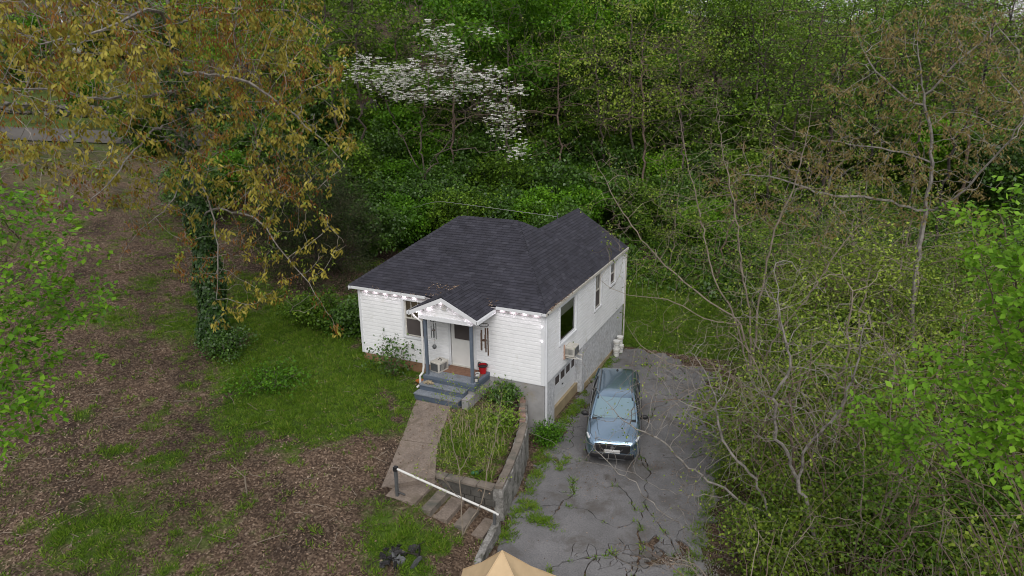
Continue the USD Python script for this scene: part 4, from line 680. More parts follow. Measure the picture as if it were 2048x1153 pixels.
# windows
def dbl_window(op, map_, name, rail=.5, blind=0.5, muntins=0, flip=1):
    u0, u1, z0, z1 = op; t = .06
    def bx(a, b, o0, o1, c, d): return np.array(map_(a, o0*1.5 if o0 > 0 else o0, c)), np.array(map_(b, o1*1.6 if o1 > 0 else o1, d))
    m = MB()
    m.box(*bx(u0-tr, u0, .0, .03, z0-tr, z1+tr)).box(*bx(u1, u1+tr, .0, .03, z0-tr, z1+tr)).box(*bx(u0, u1, .0, .03, z1, z1+tr))
    w = pa(name, m, M['trim'])
    pa('sill', MB().box(*bx(u0, u1, -.05, .045, z0-tr, z0)), M['trim'], w)
    pa('reveal', MB().box(*bx(u0, u0+.03, -.1, .0, z0, z1)).box(*bx(u1-.03, u1, -.1, .0, z0, z1)).box(*bx(u0+.03, u1-.03, -.1, .0, z1-.03, z1)), M['white'], w)
    zm = z0+(z1-z0)*rail
    if rail:
        pa('meeting_rail', MB().box(*bx(u0+.03, u1-.03, -.075, -.02, zm-.025, zm+.025)), M['offwhite'], w)
        pa('sash', MB().box(*bx(u0+.03, u0+.07, -.065, -.03, z0, z1-.03)).box(*bx(u1-.07, u1-.03, -.065, -.03, z0, z1-.03)).box(*bx(u0+.07, u1-.07, -.065, -.03, z0, z0+.05)), M['offwhite'], w)
        pa('insect_screen', MB().box(*bx(u0+.07, u1-.07, -.045, -.040, z0+.05, zm-.025)), M['screen'], w)
        for k in range(muntins):
            u = u0+(u1-u0)*(k+1)/(muntins+1); pa('muntin', MB().box(*bx(u-.012, u+.012, -.052, -.034, zm+.025, z1-.03)), M['offwhite'], w)
        pa('pane', MB().quad(*[map_(a_, -.054, c_) for a_, c_ in ((u0+.07, zm+.025), (u1-.07, zm+.025), (u1-.07, z1-.03), (u0+.07, z1-.03))]), M['darkglass'], w)
    else:
        pa('sash', MB().box(*bx(u0+.03, u0+.07, -.05, -.01, z0, z1-.03)).box(*bx(u1-.07, u1-.03, -.05, -.01, z0, z1-.03)).box(*bx(u0+.07, u1-.07, -.05, -.01, z0, z0+.05)).box(*bx(u0+.07, u1-.07, -.05, -.01, z1-.08, z1-.03)), M['trim'], w)
        pa('pane', MB().quad(*[map_(a_, -.03, c_) for a_, c_ in ((u0+.07, z0+.05), (u1-.07, z0+.05), (u1-.07, z1-.08), (u0+.07, z1-.08))]), M['darkglass'], w)
    zb = z1-(z1-z0)*blind
    pa('blind', MB().box(*bx(u0+.04, u1-.04, -.105, -.095, zb, z1)), M['blind'] if rail else M['white'], w)
    pa('dim_room', MB().box(*bx(u0-.3, u1+.3, -.9, -.88, z0-.3, z1+.1)).box(*bx(u0-.3, u1+.3, -.88, -.13, z0-.31, z0-.30)), M['room'], w)
    return w
dbl_window(FWIN, front, 'sash_window', .5, .52, 2)
dbl_window(PW, side, 'picture_window', 0, .34)
dbl_window(W2, side, 'sash_window', .5, .5, 1)
dbl_window(W3, side, 'sash_window', .48, .3, 0)
# things on the sill behind the picture window are left to the glass
# front door
dx0, dx1 = FDOOR[0], FDOOR[1]
df = pa('front_door', MB().box((dx0-.09, -.03, 2.2), (dx0, .02, 4.40)).box((dx1, -.03, 2.2), (dx1+.09, .02, 4.40)).box((dx0, -.03, 4.31), (dx1, .02, 4.40)), M['trim'])
pa('door_leaf', MB().box((dx0+.01, .02, 2.24), (dx1-.01, .06, 3.30)).box((dx0+.01, .02, 3.301), (dx0+.15, .06, 4.30)).box((dx1-.15, .02, 3.301), (dx1-.01, .06, 4.30)).box((dx0+.15, .02, 4.20), (dx1-.15, .06, 4.30)), M['white'], df)
pa('door_glass', MB().box((dx0+.15, .04, 3.30), (dx1-.15, .045, 4.20)), M['screen'], df)
pa('glazing_bar', MB().box((dx0+.15, .018, 3.98), (dx1-.15, .038, 4.02)), M['trim'], df)
pa('door_handle', MB().lathe([(0, 0), (.03, 0), (.03, .03), (0, .04)], (dx1-.08, .0, 3.12), 8), M['greymetal'], df)
pa('threshold', MB().box((dx0, -.06, 2.2), (dx1, .05, 2.24)), M['offwhite'], df)
# porch
po = pa('porch', MB().box((-4.26, -1.20, .9), (-2.22, -.031, 2.04)), M['concrete'], label='front porch with blue grey painted deck and posts')
pa('deck', MB().box((-4.36, -1.27, 2.10), (-2.18, -.028, 2.20)), M['porchblue'], po)
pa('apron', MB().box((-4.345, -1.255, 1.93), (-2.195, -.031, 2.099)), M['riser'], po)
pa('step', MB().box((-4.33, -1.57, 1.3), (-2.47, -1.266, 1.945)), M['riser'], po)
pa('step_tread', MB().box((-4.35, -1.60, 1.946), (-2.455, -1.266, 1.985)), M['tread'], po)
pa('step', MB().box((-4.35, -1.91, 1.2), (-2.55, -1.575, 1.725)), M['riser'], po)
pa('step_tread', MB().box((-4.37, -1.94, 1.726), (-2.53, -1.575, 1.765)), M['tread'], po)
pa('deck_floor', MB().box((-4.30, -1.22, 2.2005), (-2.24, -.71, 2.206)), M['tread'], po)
pa('cheek_block', MB().box((-2.455, -1.75, 1.2), (-2.20, -1.265, 1.80)), M['concrete'], po)
pa('post', MB().box((-4.27, -1.19, 2.2), (-4.17, -1.09, 4.50)), M['porchblue'], po)
pa('post', MB().box((-2.37, -1.19, 2.2), (-2.27, -1.09, 4.46)), M['porchblue'], po)
GX, GH, GA, GB = -3.32, 1.30, 5.42, 4.78           # gable centre, half width, apex, eave height
yF = -1.26
sl = (GA-GB)/GH
pa('beam', MB().box((-4.42, yF-.02, 4.45), (-2.22, yF+.16, 4.60)).box((-4.42, yF+.161, 4.45), (-4.28, -.03, 4.60)).box((-2.36, yF+.161, 4.45), (-2.22, -.03, 4.60)), M['trim'], po)
pa('porch_ceiling', MB().box((-4.27, yF+.17, 4.585), (-2.37, -.03, 4.60)), M['white'], po)
gw = pa('gable', extrude(Polygon([(-4.42, 4.60), (-2.22, 4.60), (-2.22, GB-.04+.06), (GX, GA-.10), (-4.42, GB-.04+.06)]), 0, .06).apply_transform(np.array([[1, 0, 0, 0], [0, 0, -1, yF+.10], [0, 1, 0, 0], [0, 0, 0, 1.]])), M['sheath'], po)
for r in range(7):
    z = 4.605+r*ROW*.98
    hw = min(1.09, (GA-.10-(z+ROW*.9))/sl)
    if hw > .08: part('siding_board', plank(GX-hw, GX+hw, z, lambda u, o, zz: (u, yF+.035-o, zz), lap=.0), M['siding'], po)
pa('vent', MB().tm(extrude(Polygon([(-.11, 0), (.11, 0), (.11, .27), (0, .36), (-.11, .27)]), 0, .03).apply_transform(np.array([[1, 0, 0, GX], [0, 0, -1, yF+.02], [0, 1, 0, 4.88], [0, 0, 0, 1.]]))), M['trim'], po)
for k in range(5): pa('vent_slat', MB().box((GX-.09, yF-.022, 4.91+k*.052), (GX+.09, yF-.011, 4.935+k*.052)), M['offwhite'], po)
for sgn in (-1, 1):
    for q in (.12, .5, .86) if sgn < 0 else (.36, .75, .98):
        x = GX+sgn*GH*q; pa('eave_light', MB().lathe([(0, 0), (.038, 0), (.03, .02), (0, .03)], (x, yF-.07, GA-abs(x-GX)*sl-.16), 10), M['lamp'])
for z in (4.33, 3.78): pa('eave_light', MB().box((-.085, -.060, z), (-.060, -.046, z+.025)), M['lamp'])

# ------------------------------------------------------------------ roof with shingles
SEL = []          # (distance to the street side, mesh, material) of every shingle that faces the viewer's side
def roofplane(O, U, Vv, poly, store, exposure=.138, tab=.335, seed=0):
    """O origin at the eave, U along the eave, Vv up the slope (unit), poly in (u, v). Makes each shingle tab as a thin tilted slab."""
    O, U, Vv = map(np.array, (O, U, Vv)); N = np.cross(U, Vv); N = N if N[2] > 0 else -N
    P = Polygon(poly); r = np.random.default_rng(seed); v1 = P.bounds[3]
    def span(v):
        s = P.intersection(LineString([(-30, v), (30, v)]))
        if s.is_empty or s.length < 1e-4: return None
        b = s.bounds; return b[0], b[2]
    v = 0.0; row = 0
    while v < v1-.01:
        va, vb = max(v, 1e-4), min(v+exposure+.03, v1-1e-4); sa, sb = span(va), span(vb)
        if sa is None or sb is None: break
        u = min(sa[0], sb[0])-((row % 2)*.5+r.uniform(0, .08))*tab; end = max(sa[1], sb[1])
        while u < end:
            w = tab*r.uniform(.75, 1.25); a, b = u+.004, u+w-.004
            A0, A1 = np.clip([a, b], *sa); B0, B1 = np.clip([a, b], *sb)
            if max(A1-A0, B1-B0) > .02:
                lift = .017+r.uniform(0, .010)
                f = lambda uu, vv, h: O+U*uu+Vv*vv+N*h
                m = [f(A0, va, .0), f(A1, va, .0), f(B1, vb, .0), f(B0, vb, .0), f(A0, va, lift), f(A1, va, lift), f(B1, vb, .0035), f(B0, vb, .0035)]
                store.append((np.mean(m, 0), np.array(m)))
            u += w
        v += exposure; row += 1
def unit(a): a = np.array(a, float); return a/np.linalg.norm(a)
E0, RZ = 4.885, 7.15
xl, xr, yf, yb = -W-.36, .10, -.12, 7.78
R1, R2 = np.array([-2.75, 3.85, RZ]), np.array([-5.46, 3.85, RZ])
cFL, cFR, cBR, cBL = np.array([xl, yf, E0]), np.array([xr, yf, E0]), np.array([xr, yb, E0]), np.array([xl, yb, E0])
gz0, gxr, gyb = 6.53, -2.46, D+.10
wL = 2*gxr-xr
wEr, wEl = np.array([xr, gyb, E0]), np.array([wL, gyb, E0]); wRb = np.array([gxr, gyb, gz0]); wRf = np.array([gxr, 3.6, gz0])
deck = MB()
def tri(m, *p): m.add(list(p), [[0, i, i+1] for i in range(1, len(p)-1)])
tri(deck, cFL, cFR, R1, R2); tri(deck, cFR, cBR, R1); tri(deck, cBR, cBL, R2, R1); tri(deck, cBL, cFL, R2)
tri(deck, np.array([xr, 5.2, E0]), wEr, wRb, wRf); tri(deck, wEl, np.array([wL, 5.2, E0]), wRf, wRb)
tri(deck, wEl, wRb, wEr)
tri(deck, cFL-[0, 0, .03], cBL-[0, 0, .03], cBR-[0, 0, .03], cFR-[0, 0, .03]); tri(deck, np.array([xr, 5, E0-.03]), np.array([wL, 5, E0-.03]), wEl-[0, 0, .03], wEr-[0, 0, .03])
roof = pa('roof', deck, M['shingle2'])
tabs = []
def plane_uv(O, U, pts):
    O = np.array(O); U = unit(U); n = None
    d = [np.array(p)-O for p in pts]; far = max(d, key=lambda q: np.linalg.norm(q-U*(q@U))); Vv = unit(far-U*(far@U))
    return O, U, Vv, [(q@U, q@Vv) for q in d]
roofplane(*plane_uv(cFL, (1, 0, 0), [cFL, cFR, R1, R2]), tabs, seed=1)
# right slope of the hip, then of the wing beyond the seam
roofplane(*plane_uv(cFR, (0, 1, 0), [cFR, cBR, R1]), tabs, seed=2)
seam = cBR+(R1-cBR)*.62
roofplane(*plane_uv(np.array([xr, 5.0, E0]), (0, 1, 0), [np.array([xr, yb-.9, E0]), wEr, wRb, np.array([gxr, 4.4, gz0])]), tabs, seed=3)
hid = []
roofplane(*plane_uv(cBL, (0, -1, 0), [cBL, cFL, R2]), hid, .138, 1.0, seed=4)
roofplane(*plane_uv(cBR, (-1, 0, 0), [cBR, cBL, R2, R1]), hid, .138, 1.0, seed=5)
roofplane(*plane_uv(wEl, (0, -1, 0), [wEl, np.array([wL, 5.2, E0]), wRf, wRb]), hid, .138, 1.0, seed=6)
hm = MB()
for c, m in hid: hm.hexa(m)
pa('rear_shingles', hm, M['shingle0'], roof, kind='stuff')
cam_ = np.array([6, -14, 9.0])
tabs.sort(key=lambda t: np.linalg.norm(t[0]-cam_))
bulk = [MB() for _ in range(5)]; r5 = np.random.default_rng(9)
for i, (c, m) in enumerate(tabs):
    k = int(r5.choice(5, p=[.3, .2, .2, .2, .1]))
    if i < 300: part('shingle', MB().hexa(m), M[f'shingle{k}'], roof)
    else: bulk[k].hexa(m)
for k in range(5): pa('upper_shingles', bulk[k], M[f'shingle{k}'], roof, kind='stuff')
def caps(a, b, nrm1, nrm2, step=.15, w=.15, store=roof, name='ridge_cap'):
    a, b = np.array(a, float), np.array(b, float); d = unit(b-a); L = np.linalg.norm(b-a); s1 = unit(np.cross(d, nrm1)); s2 = unit(np.cross(d, nrm2))
    if s1@s2 > 0: s2 = -s2
    if s1[2] > 0: s1 = -s1
    if s2[2] > 0: s2 = -s2
    up = unit(np.array(nrm1)+np.array(nrm2))
    for i in range(int(L/step)):
        p, q = a+d*i*step, a+d*min((i+1.25)*step, L); h0, h1 = .055, .030
        v = np.array([p+s1*w-up*.0, p+up*h0, p+s2*w, q+s1*w-up*.014, q+up*h1, q+s2*w-up*.014, p+s1*w-up*.03, p+s2*w-up*.03])
        part(name, MB().add(v, [[0, 1, 4], [0, 4, 3], [1, 2, 5], [1, 5, 4], [0, 6, 1], [1, 7, 2], [1, 6, 7]]), M[f'shingle{int(r5.integers(0, 5))}'], store)
nF, nR, nB, nL = unit(np.cross(cFR-cFL, R2-cFL)), unit(np.cross(cBR-cFR, R1-cFR)), unit(np.cross(cBL-cBR, R1-cBR)), unit(np.cross(cFL-cBL, R2-cBL))
caps(cFR, R1, nF, nR); caps(R1, R2, nF, nB, .2); caps(cFL, R2, nF, nL); caps(cBR, R1, nR, nB, .2)
nW, nW2 = unit(np.cross(wRb-wEr, np.array([0, -1, 0]))), unit(np.cross(np.array([0, -1, 0]), wRb-wEl))
nW = nW if nW[2] > 0 else -nW; nW2 = nW2 if nW2[2] > 0 else -nW2
caps(wRb, np.array([gxr, 4.6, gz0]), nW, nW2, .2)
# porch roof
pr = pa('porch_roof', MB().add([], np.zeros((0, 3), int)) if False else MB().hexa([[GX-GH-.08, -1.42, GB-.05], [GX, -1.42, GA-.015], [GX, 1.15, GA-.015], [GX-GH-.08, .1, GB-.05], [GX-GH-.08, -1.42, GB-.02], [GX, -1.42, GA+.012], [GX, 1.15, GA+.012], [GX-GH-.08, .1, GB-.02]]).hexa([[GX, -1.42, GA-.015], [GX+GH+.08, -1.42, GB-.05], [GX+GH+.08, .1, GB-.05], [GX, 1.15, GA-.015], [GX, -1.42, GA+.012], [GX+GH+.08, -1.42, GB-.02], [GX+GH+.08, .1, GB-.02], [GX, 1.15, GA+.012]]), M['shingle2'])
pt = []
frontslope = lambda y: E0+(y-yf)*(RZ-E0)/(3.85-yf)
yv = yf+(GA-E0)/((RZ-E0)/(3.85-yf))
for sgn in (-1, 1):
    e0 = np.array([GX+sgn*(GH+.08), -1.44, GB-.015]); e1 = np.array([GX+sgn*(GH+.08), -.05, GB-.015]); t0 = np.array([GX, -1.44, GA+.02]); t1 = np.array([GX, yv+.05, GA+.02])
    roofplane(*plane_uv(e0, (0, 1, 0), [e0, e1, t1, t0]), pt, seed=20+sgn)
for c, m in pt: part('shingle', MB().hexa(m), M[f'shingle{int(r5.integers(0, 5))}'], pr)
caps((GX, -1.44, GA+.03), (GX, yv, GA+.03), unit((sl, 0, 1)), unit((-sl, 0, 1)), .15, .12, pr)
for sgn in (-1, 1):
    x0, x1 = GX, GX+sgn*(GH+.10)
    za, zb = GA-.02, GB-.06
    pa('rake_board', MB().hexa([[x0, -1.46, za-.15], [x1, -1.46, zb-.13], [x1, -1.42, zb-.13], [x0, -1.42, za-.15], [x0, -1.46, za+.01], [x1, -1.46, zb+.03], [x1, -1.42, zb+.03], [x0, -1.42, za+.01]]), M['trim'], pr)
    pa('rake_soffit', MB().hexa([[x0, -1.42, za-.14], [x1, -1.42, zb-.12], [x1, yF+.03, zb-.12], [x0, yF+.03, za-.14], [x0, -1.42, za-.12], [x1, -1.42, zb-.10], [x1, yF+.03, zb-.10], [x0, yF+.03, za-.12]]), M['white'], pr)
    pa('eave_gutter', MB().box((x1-.02*sgn, -1.46, zb-.10), (x1+.07*sgn, -.10, zb+.02)), M['trim'], pr)
# gutters and drip edges of the main roof
pa('front_gutter', MB().box((xl, yf-.055, E0-.10), (GX-GH-.2, yf+.01, E0-.005)), M['trim'])
pa('front_gutter', MB().box((GX+GH+.2, yf-.055, E0-.10), (xr+.03, yf+.01, E0-.005)), M['trim'])
pa('side_gutter', MB().box((xr-.01, yf-.03, E0-.11), (xr+.055, gyb, E0-.005)), M['offwhite'])
pa('left_fascia', MB().box((xl-.02, yf-.05, E0-.16), (xl+.01, yb, E0-.01)), M['trim'])
pa('soffit', MB().box((xl+.01, yf, E0-.075), (xr-.011, -.032, E0-.055)).box((xl+.01, -.031, E0-.075), (-W-.016, yb-.05, E0-.055)), M['frieze'])
# rear gable wall of the wing
pa('rear_gable', MB().add([[wL+.2, D, ZW], [-.0, D, ZW], [gxr, D, gz0-.1]], [[0, 1, 2]]), M['siding'])
# downspouts
pa('downspout', MB().box((.044, .02, .06), (.10, .10, 4.78)), M['trim'])
pa('downspout', MB().box((.044, D-.02, .35), (.10, D+.05, 4.78)), M['offwhite'])
pa('downspout', MB().tube([(-4.62, -1.40, 4.66), (-4.52, -1.34, 4.50), (-4.33, -1.22, 4.32), (-4.33, -1.22, 2.55), (-4.36, -1.25, 2.30), (-4.44, -1.34, 2.18), (-4.44, -1.34, 1.86), (-4.52, -1.46, 1.74)], .042, 7), M['white'], label='white downspout strapped to the left porch post')
# dry leaves lying in the gutters and roof valleys
dl = []
for i in range(330):
    q = rng.random()
    if q < .38: c = np.array([GX-GH*.2-rng.random()**1.5*1.3, 0, 0]); c[1] = rng.uniform(-.1, .5); c[2] = max(frontslope(max(c[1], -.1)), GA-abs(c[0]-GX)*sl)+.035
    elif q < .44: c = np.array([GX+rng.uniform(.9, 1.45), rng.uniform(-.15, .15), 0]); c[2] = max(frontslope(max(c[1], -.1)), GA-abs(c[0]-GX)*sl)+.035
    elif q < .9: c = np.array([xr+.01+rng.uniform(-.06, .03), rng.uniform(.2, 5.0)*rng.random()+.2, E0+.03])
    else: c = np.array([rng.uniform(-7.5, -4.8), yf-.02+rng.uniform(-.02, .06), E0+.03])
    dl.append(c)
# ------------------------------------------------------------------ leaves and trees
def leaves(P, D, L, Wd, rng, nrm=None, curl=.18):
    """one folded two-triangle blade per point: P base, D direction, L length, Wd half width"""
    n = len(P); D = D/np.maximum(np.linalg.norm(D, axis=1, keepdims=True), 1e-9)
    h = nrm if nrm is not None else rng.normal(size=(n, 3))+[0, 0, .8]
    S = np.cross(D, h); S /= np.maximum(np.linalg.norm(S, axis=1, keepdims=True), 1e-9); N = np.cross(S, D)
    L = np.broadcast_to(L, (n,))[:, None]; Wd = np.broadcast_to(Wd, (n,))[:, None]
    mid = P+D*L*.45-N*L*curl*.3
    v = np.stack([P, mid-S*Wd, P+D*L-N*L*curl, mid+S*Wd], 1).reshape(-1, 3)
    b = np.arange(n)[:, None]*4
    return v, np.vstack([b+[0, 1, 2], b+[0, 2, 3]])
def cat(ms):
    v, f, n = [], [], 0
    for a, b in ms: v.append(a); f.append(b+n); n += len(a)
    return np.vstack(v), np.vstack(f)
def leaf_tone(n, rng, lo=0, hi=1, per=4): return np.repeat(np.clip(rng.normal((lo+hi)/2, (hi-lo)/3.2, n), 0, 1), per)
def unitr(n, rng):
    d = rng.normal(size=(n, 3)); return d/np.linalg.norm(d, axis=1, keepdims=True)

def in_blobs(bl, n, rng, rot=YAW, shell=.35):
    """n points spread through ellipsoids (x, y, z, rx, rdepth, rz)"""
    bl = np.array(bl); vol = bl[:, 3]*bl[:, 4]*bl[:, 5]; k = rng.choice(len(bl), n, p=vol/vol.sum())
    d = unitr(n, rng)*(rng.random(n)**(shell))[:, None]
    o = d*bl[k, 3:6]; c, s = math.cos(-rot), math.sin(-rot)
    o = np.stack([o[:, 0]*c-o[:, 1]*s, o[:, 0]*s+o[:, 1]*c, o[:, 2]], 1)
    return bl[k, :3]+o
def dense(line, step):
    line = np.asarray(line, float); d = np.r_[0, np.cumsum(np.linalg.norm(np.diff(line, axis=0), axis=1))]; t = np.linspace(0, d[-1], max(2, int(round(d[-1]/step))+1))
    from scipy.interpolate import PchipInterpolator
    return PchipInterpolator(d, line)(t) if len(line) > 2 else np.stack([np.interp(t, d, line[:, k]) for k in range(3)], 1)
def skeleton(lines, step, rng, wob=.25):
    """seed graph from polylines; each line's first point joins the nearest node already there"""
    P, par = [], []
    for li, ln in enumerate(lines):
        q = dense(ln, step); q[1:-1] += rng.normal(0, wob*step, (len(q)-2, 3)) if len(q) > 2 else 0
        if li == 0: par.append(-1); P.append(q[0]); last = 0
        else: last = int(np.argmin(np.linalg.norm(np.array(P)-q[0], axis=1)))
        for x in q[1:]: P.append(x); par.append(last); last = len(P)-1
    return P, par
def colonize(P, par, att, D, di, dk, iters, rng, trop=(0, 0, 0.0), jit=.15):
    P, par = list(P), list(par); att = np.asarray(att); trop = np.array(trop)
    for it in range(iters):
        if len(att) < 3: break
        N = np.array(P); T = cKDTree(N); d, i = T.query(att, distance_upper_bound=di)
        ok = np.isfinite(d)
        if not ok.any():
            d, i = T.query(att); ok = d < d.min()*1.15
        keep = ~(d < dk)
        v = att[ok]-N[i[ok]]; v /= np.maximum(np.linalg.norm(v, axis=1, keepdims=True), 1e-9)
        S = np.zeros_like(N); np.add.at(S, i[ok], v); idx = np.unique(i[ok])
        g = S[idx]; g /= np.maximum(np.linalg.norm(g, axis=1, keepdims=True), 1e-9)
        g = g+trop+rng.normal(0, jit, g.shape); g /= np.linalg.norm(g, axis=1, keepdims=True)
        new = N[idx]+g*D
        dn, _ = T.query(new); good = dn > D*.45
        if not good.any(): break
        for a, b in zip(idx[good], new[good]): P.append(b); par.append(int(a))
        att = att[keep]
    return np.array(P), np.array(par)
def limbs(P, par, tip=.008, e=2.25, rmax=None, n_big=8):
    """tubes for the whole graph with pipe-model radii; returns mesh, radii, children count"""
    n = len(P); acc = np.zeros(n); kids = [[] for _ in range(n)]
    for i in range(n-1, 0, -1):
        if par[i] >= 0: kids[par[i]].append(i)
    order = []; st_ = [0]
    while st_:
        q = st_.pop(); order.append(q); st_ += kids[q]
    for q in order[::-1]: acc[q] = tip**e if not kids[q] else sum(acc[c] for c in kids[q])+(tip*.18)**e
    r = acc**(1/e)
    if rmax: r = np.minimum(r*min(1.0, 9), r)*1.0; r = r*(rmax/r[0]) if r[0] > rmax else r
    ms = []; todo = [(0, None)]
    while todo:
        s, pre = todo.pop(); ch = [s] if pre is None else [pre, s]; c = s
        while kids[c]:
            b = max(kids[c], key=lambda k: r[k])
            for k in kids[c]:
                if k != b: todo.append((k, c))
            ch.append(b); c = b
        if len(ch) < 2: continue
        rr = r[ch].copy()
        if pre is not None: rr[0] = min(rr[0], rr[1]*1.15)
        q = P[ch]; big = rr.max()
        ms.append(tube(q, rr, n_big if big > .09 else (5 if big > .03 else 3)))
    tips = np.array([i for i in range(n) if not kids[i]])
    return cat(ms), r, tips
def twiglets(P, D, n, L, r, rng, up=.25, droop=0.0):
    """n short crooked twigs from each point; returns mesh, end points, directions"""
    ms, E, ED = [], [], []
    for p, d in zip(P, D):
        for k in range(n):
            u = d+rng.normal(0, .55, 3)+[0, 0, up]; u /= np.linalg.norm(u); l = L*rng.uniform(.5, 1.3)
            u2 = u+rng.normal(0, .35, 3)+[0, 0, up*.5-droop]; u2 /= np.linalg.norm(u2)
            q = np.array([p, p+u*l*.5, p+u*l*.5+u2*l*.5]); ms.append(tube(q, [r, r*.8, r*.35], 3)); E.append(q[2]); ED.append(u2); E.append(q[1]); ED.append(u2)
    return cat(ms), np.array(E), np.array(ED)
def node_dirs(P, par): d = P-P[np.maximum(par, 0)]; return d/np.maximum(np.linalg.norm(d, axis=1, keepdims=True), 1e-6)

def generic_tree(name, seed, height, spread, base, n_att, trunk_r, kind, leaf_m, bark_m, label, cat_='tree', n_leaf=9000, L=.16, group=None, twigs=2, fork=False, lw=.42, flat=.6):
    """a tree at the origin: trunk, limbs grown into a crown of several masses, leaves on the twig ends"""
    r = np.random.default_rng(seed)
    nb = 10; bl = []
    for k in range(nb):
        t = (k+.5)/nb; zz = base+(height-base)*(.12+.86*t); w = spread*math.sin(math.pi*min(1, .28+.66*t))**.8; a = k*2.4+r.uniform(0, .8)
        bl.append((w*.55*math.cos(a), w*.55*math.sin(a), zz, w*r.uniform(.45, .75), w*r.uniform(.45, .75), spread*r.uniform(.28, .5)*flat))
    lean = r.normal(0, .04*height, 2)
    tr_ = [(0, 0, -.4), (lean[0]*.2, lean[1]*.2, height*.25), (lean[0]*.6, lean[1]*.6, height*.55), (lean[0], lean[1], height*.82)]
    lines = [tr_]
    if fork:
        z = height*.38
        lines = [[(0, 0, -.4), (.1, 0, height*.2), (0, .1, z), (-spread*.2, .3, height*.62), (-spread*.38, .2, height*.9)], [(0, .1, z), (spread*.25, -.2, height*.6), (spread*.5, -.4, height*.88)], [(spread*.25, -.2, height*.6), (spread*.1, .8, height*.9)]]
    P, par = skeleton(lines, .5, r, .18)
    att = in_blobs(bl, n_att, r, 0, .5)
    P, par = colonize(P, par, att, .5, 3.2, .75, 70, r, (0, 0, .12))
    bark, rad, tips = limbs(P, par, .011, 2.3, trunk_r)
    dirs = node_dirs(P, par)
    fine = np.array([i for i in range(len(P)) if rad[i] < .024 and P[i][2] > base*.6])
    tw, E, ED = twiglets(P[tips], dirs[tips], twigs, .75, .007, r)
    root = thing(name, label, cat_, (0, 0, -500), 0, group)
    part('trunk', cat([bark, tw]), bark_m, root)
    if n_leaf:
        src = np.vstack([E, P[fine]]); sd_ = np.vstack([ED, dirs[fine]])
        # leaf sprays: flattish clumps round twig ends
        k = r.integers(0, len(src), n_leaf); off = r.normal(0, 1, (n_leaf, 3))*[.34, .34, .17]
        p = src[k]+off; d = sd_[k]*.5+unitr(n_leaf, r)*.8+[0, 0, -.25]
        nr = r.normal(0, .45, (n_leaf, 3))+[0, 0, 1.0]
        v = leaves(p, d, L*r.uniform(.6, 1.3, n_leaf), L*lw*r.uniform(.6, 1.1, n_leaf), r, nr)
        clump = r.normal(0, .16, len(src))
        part('crown', v, leaf_m, root, tone=np.repeat(np.clip(r.normal(.5, .2, n_leaf)+clump[k], 0, 1), 4))
    return root
def move(root, loc, rz=0, scale=1.0):
    x = UsdGeom.Xformable(root); x.ClearXformOpOrder()
    for nm in ('xformOp:translate', 'xformOp:rotateZ', 'xformOp:scale'):
        if root.HasAttribute(nm): root.RemoveProperty(nm)
    x.AddTranslateOp().Set(V3(*map(float, loc))); x.AddRotateZOp().Set(float(rz)); x.AddScaleOp().Set(Gf.Vec3f(*((float(scale),)*3 if np.isscalar(scale) else scale)))
placed = {}
def put(root, loc, rz=0, scale=1.0, label=None, group=None):
    if str(root.GetPath()) not in placed:
        placed[str(root.GetPath())] = 1; move(root, loc, rz, scale)
        return setdata(root, label=label, group=group)
    return copy(root, loc, rz, scale, label, group)
# ------------------------------------------------------------------ forest
PROTO = {
 'leafy_tree': [generic_tree('leafy_tree', 101, 15, 4.6, 3.5, 620, .26, 0, M['l_bright'], M['bark'], 'tall tree in full fresh bright green leaf in the forest behind the house', n_leaf=17000, L=.24),
                generic_tree('leafy_tree', 102, 17, 5.2, 5, 620, .30, 0, M['l_bright'], M['bark'], '', n_leaf=16000, L=.25),
                generic_tree('leafy_tree', 103, 13, 4.2, 2.5, 520, .22, 0, M['l_mid'], M['bark'], '', n_leaf=14000, L=.23)],
 'mixed_tree': [generic_tree('mixed_tree', 111, 16, 4.2, 4.5, 560, .24, 0, M['l_mid'], M['bark'], 'tall forest tree with thin mid green spring leaf and grey brown limbs', n_leaf=8000, L=.19),
                generic_tree('mixed_tree', 112, 15, 4.6, 3.5, 560, .22, 0, M['l_yellow'], M['bark'], '', n_leaf=8000, L=.15)],
 'bare_tree': [generic_tree('bare_tree', 121, 15.5, 4.0, 4, 640, .24, 0, M['l_yellow'], M['bark'], 'bare twiggy forest tree with hardly any leaf yet', n_leaf=700, L=.12, twigs=4),
               generic_tree('bare_tree', 122, 14, 4.4, 3, 640, .20, 0, M['l_yellow'], M['twig'], '', n_leaf=500, L=.12, twigs=4)],
 'forked_tree': [generic_tree('forked_tree', 131, 17, 5.0, 6, 480, .46, 0, M['l_mid'], M['barkdark'], 'large dark trunked forest tree with a forked trunk', n_leaf=3000, L=.19, fork=True, twigs=3)],
}
LAB = {'leafy_tree': ('tall forest tree in full fresh green leaf', 'leafy forest trees'),
       'mixed_tree': ('forest tree with thin spring leaf over brown limbs', 'thinly leaved forest trees'),
       'bare_tree': ('twiggy brown forest tree hardly in leaf', 'bare forest trees'),
       'forked_tree': ('large dark barked tree with a forked trunk in the forest', 'dark forked forest trees')}
def zone(x, y): return ', left of the dogwood' if x < -24-(y-20)*.3 else ', above the dogwood' if x < -12-(y-20)*.3 else ', above the roof ridge' if x < -2-(y-20)*.25 else ', above the rear wing' if x < 3 else ', at upper right'
cnt = {}
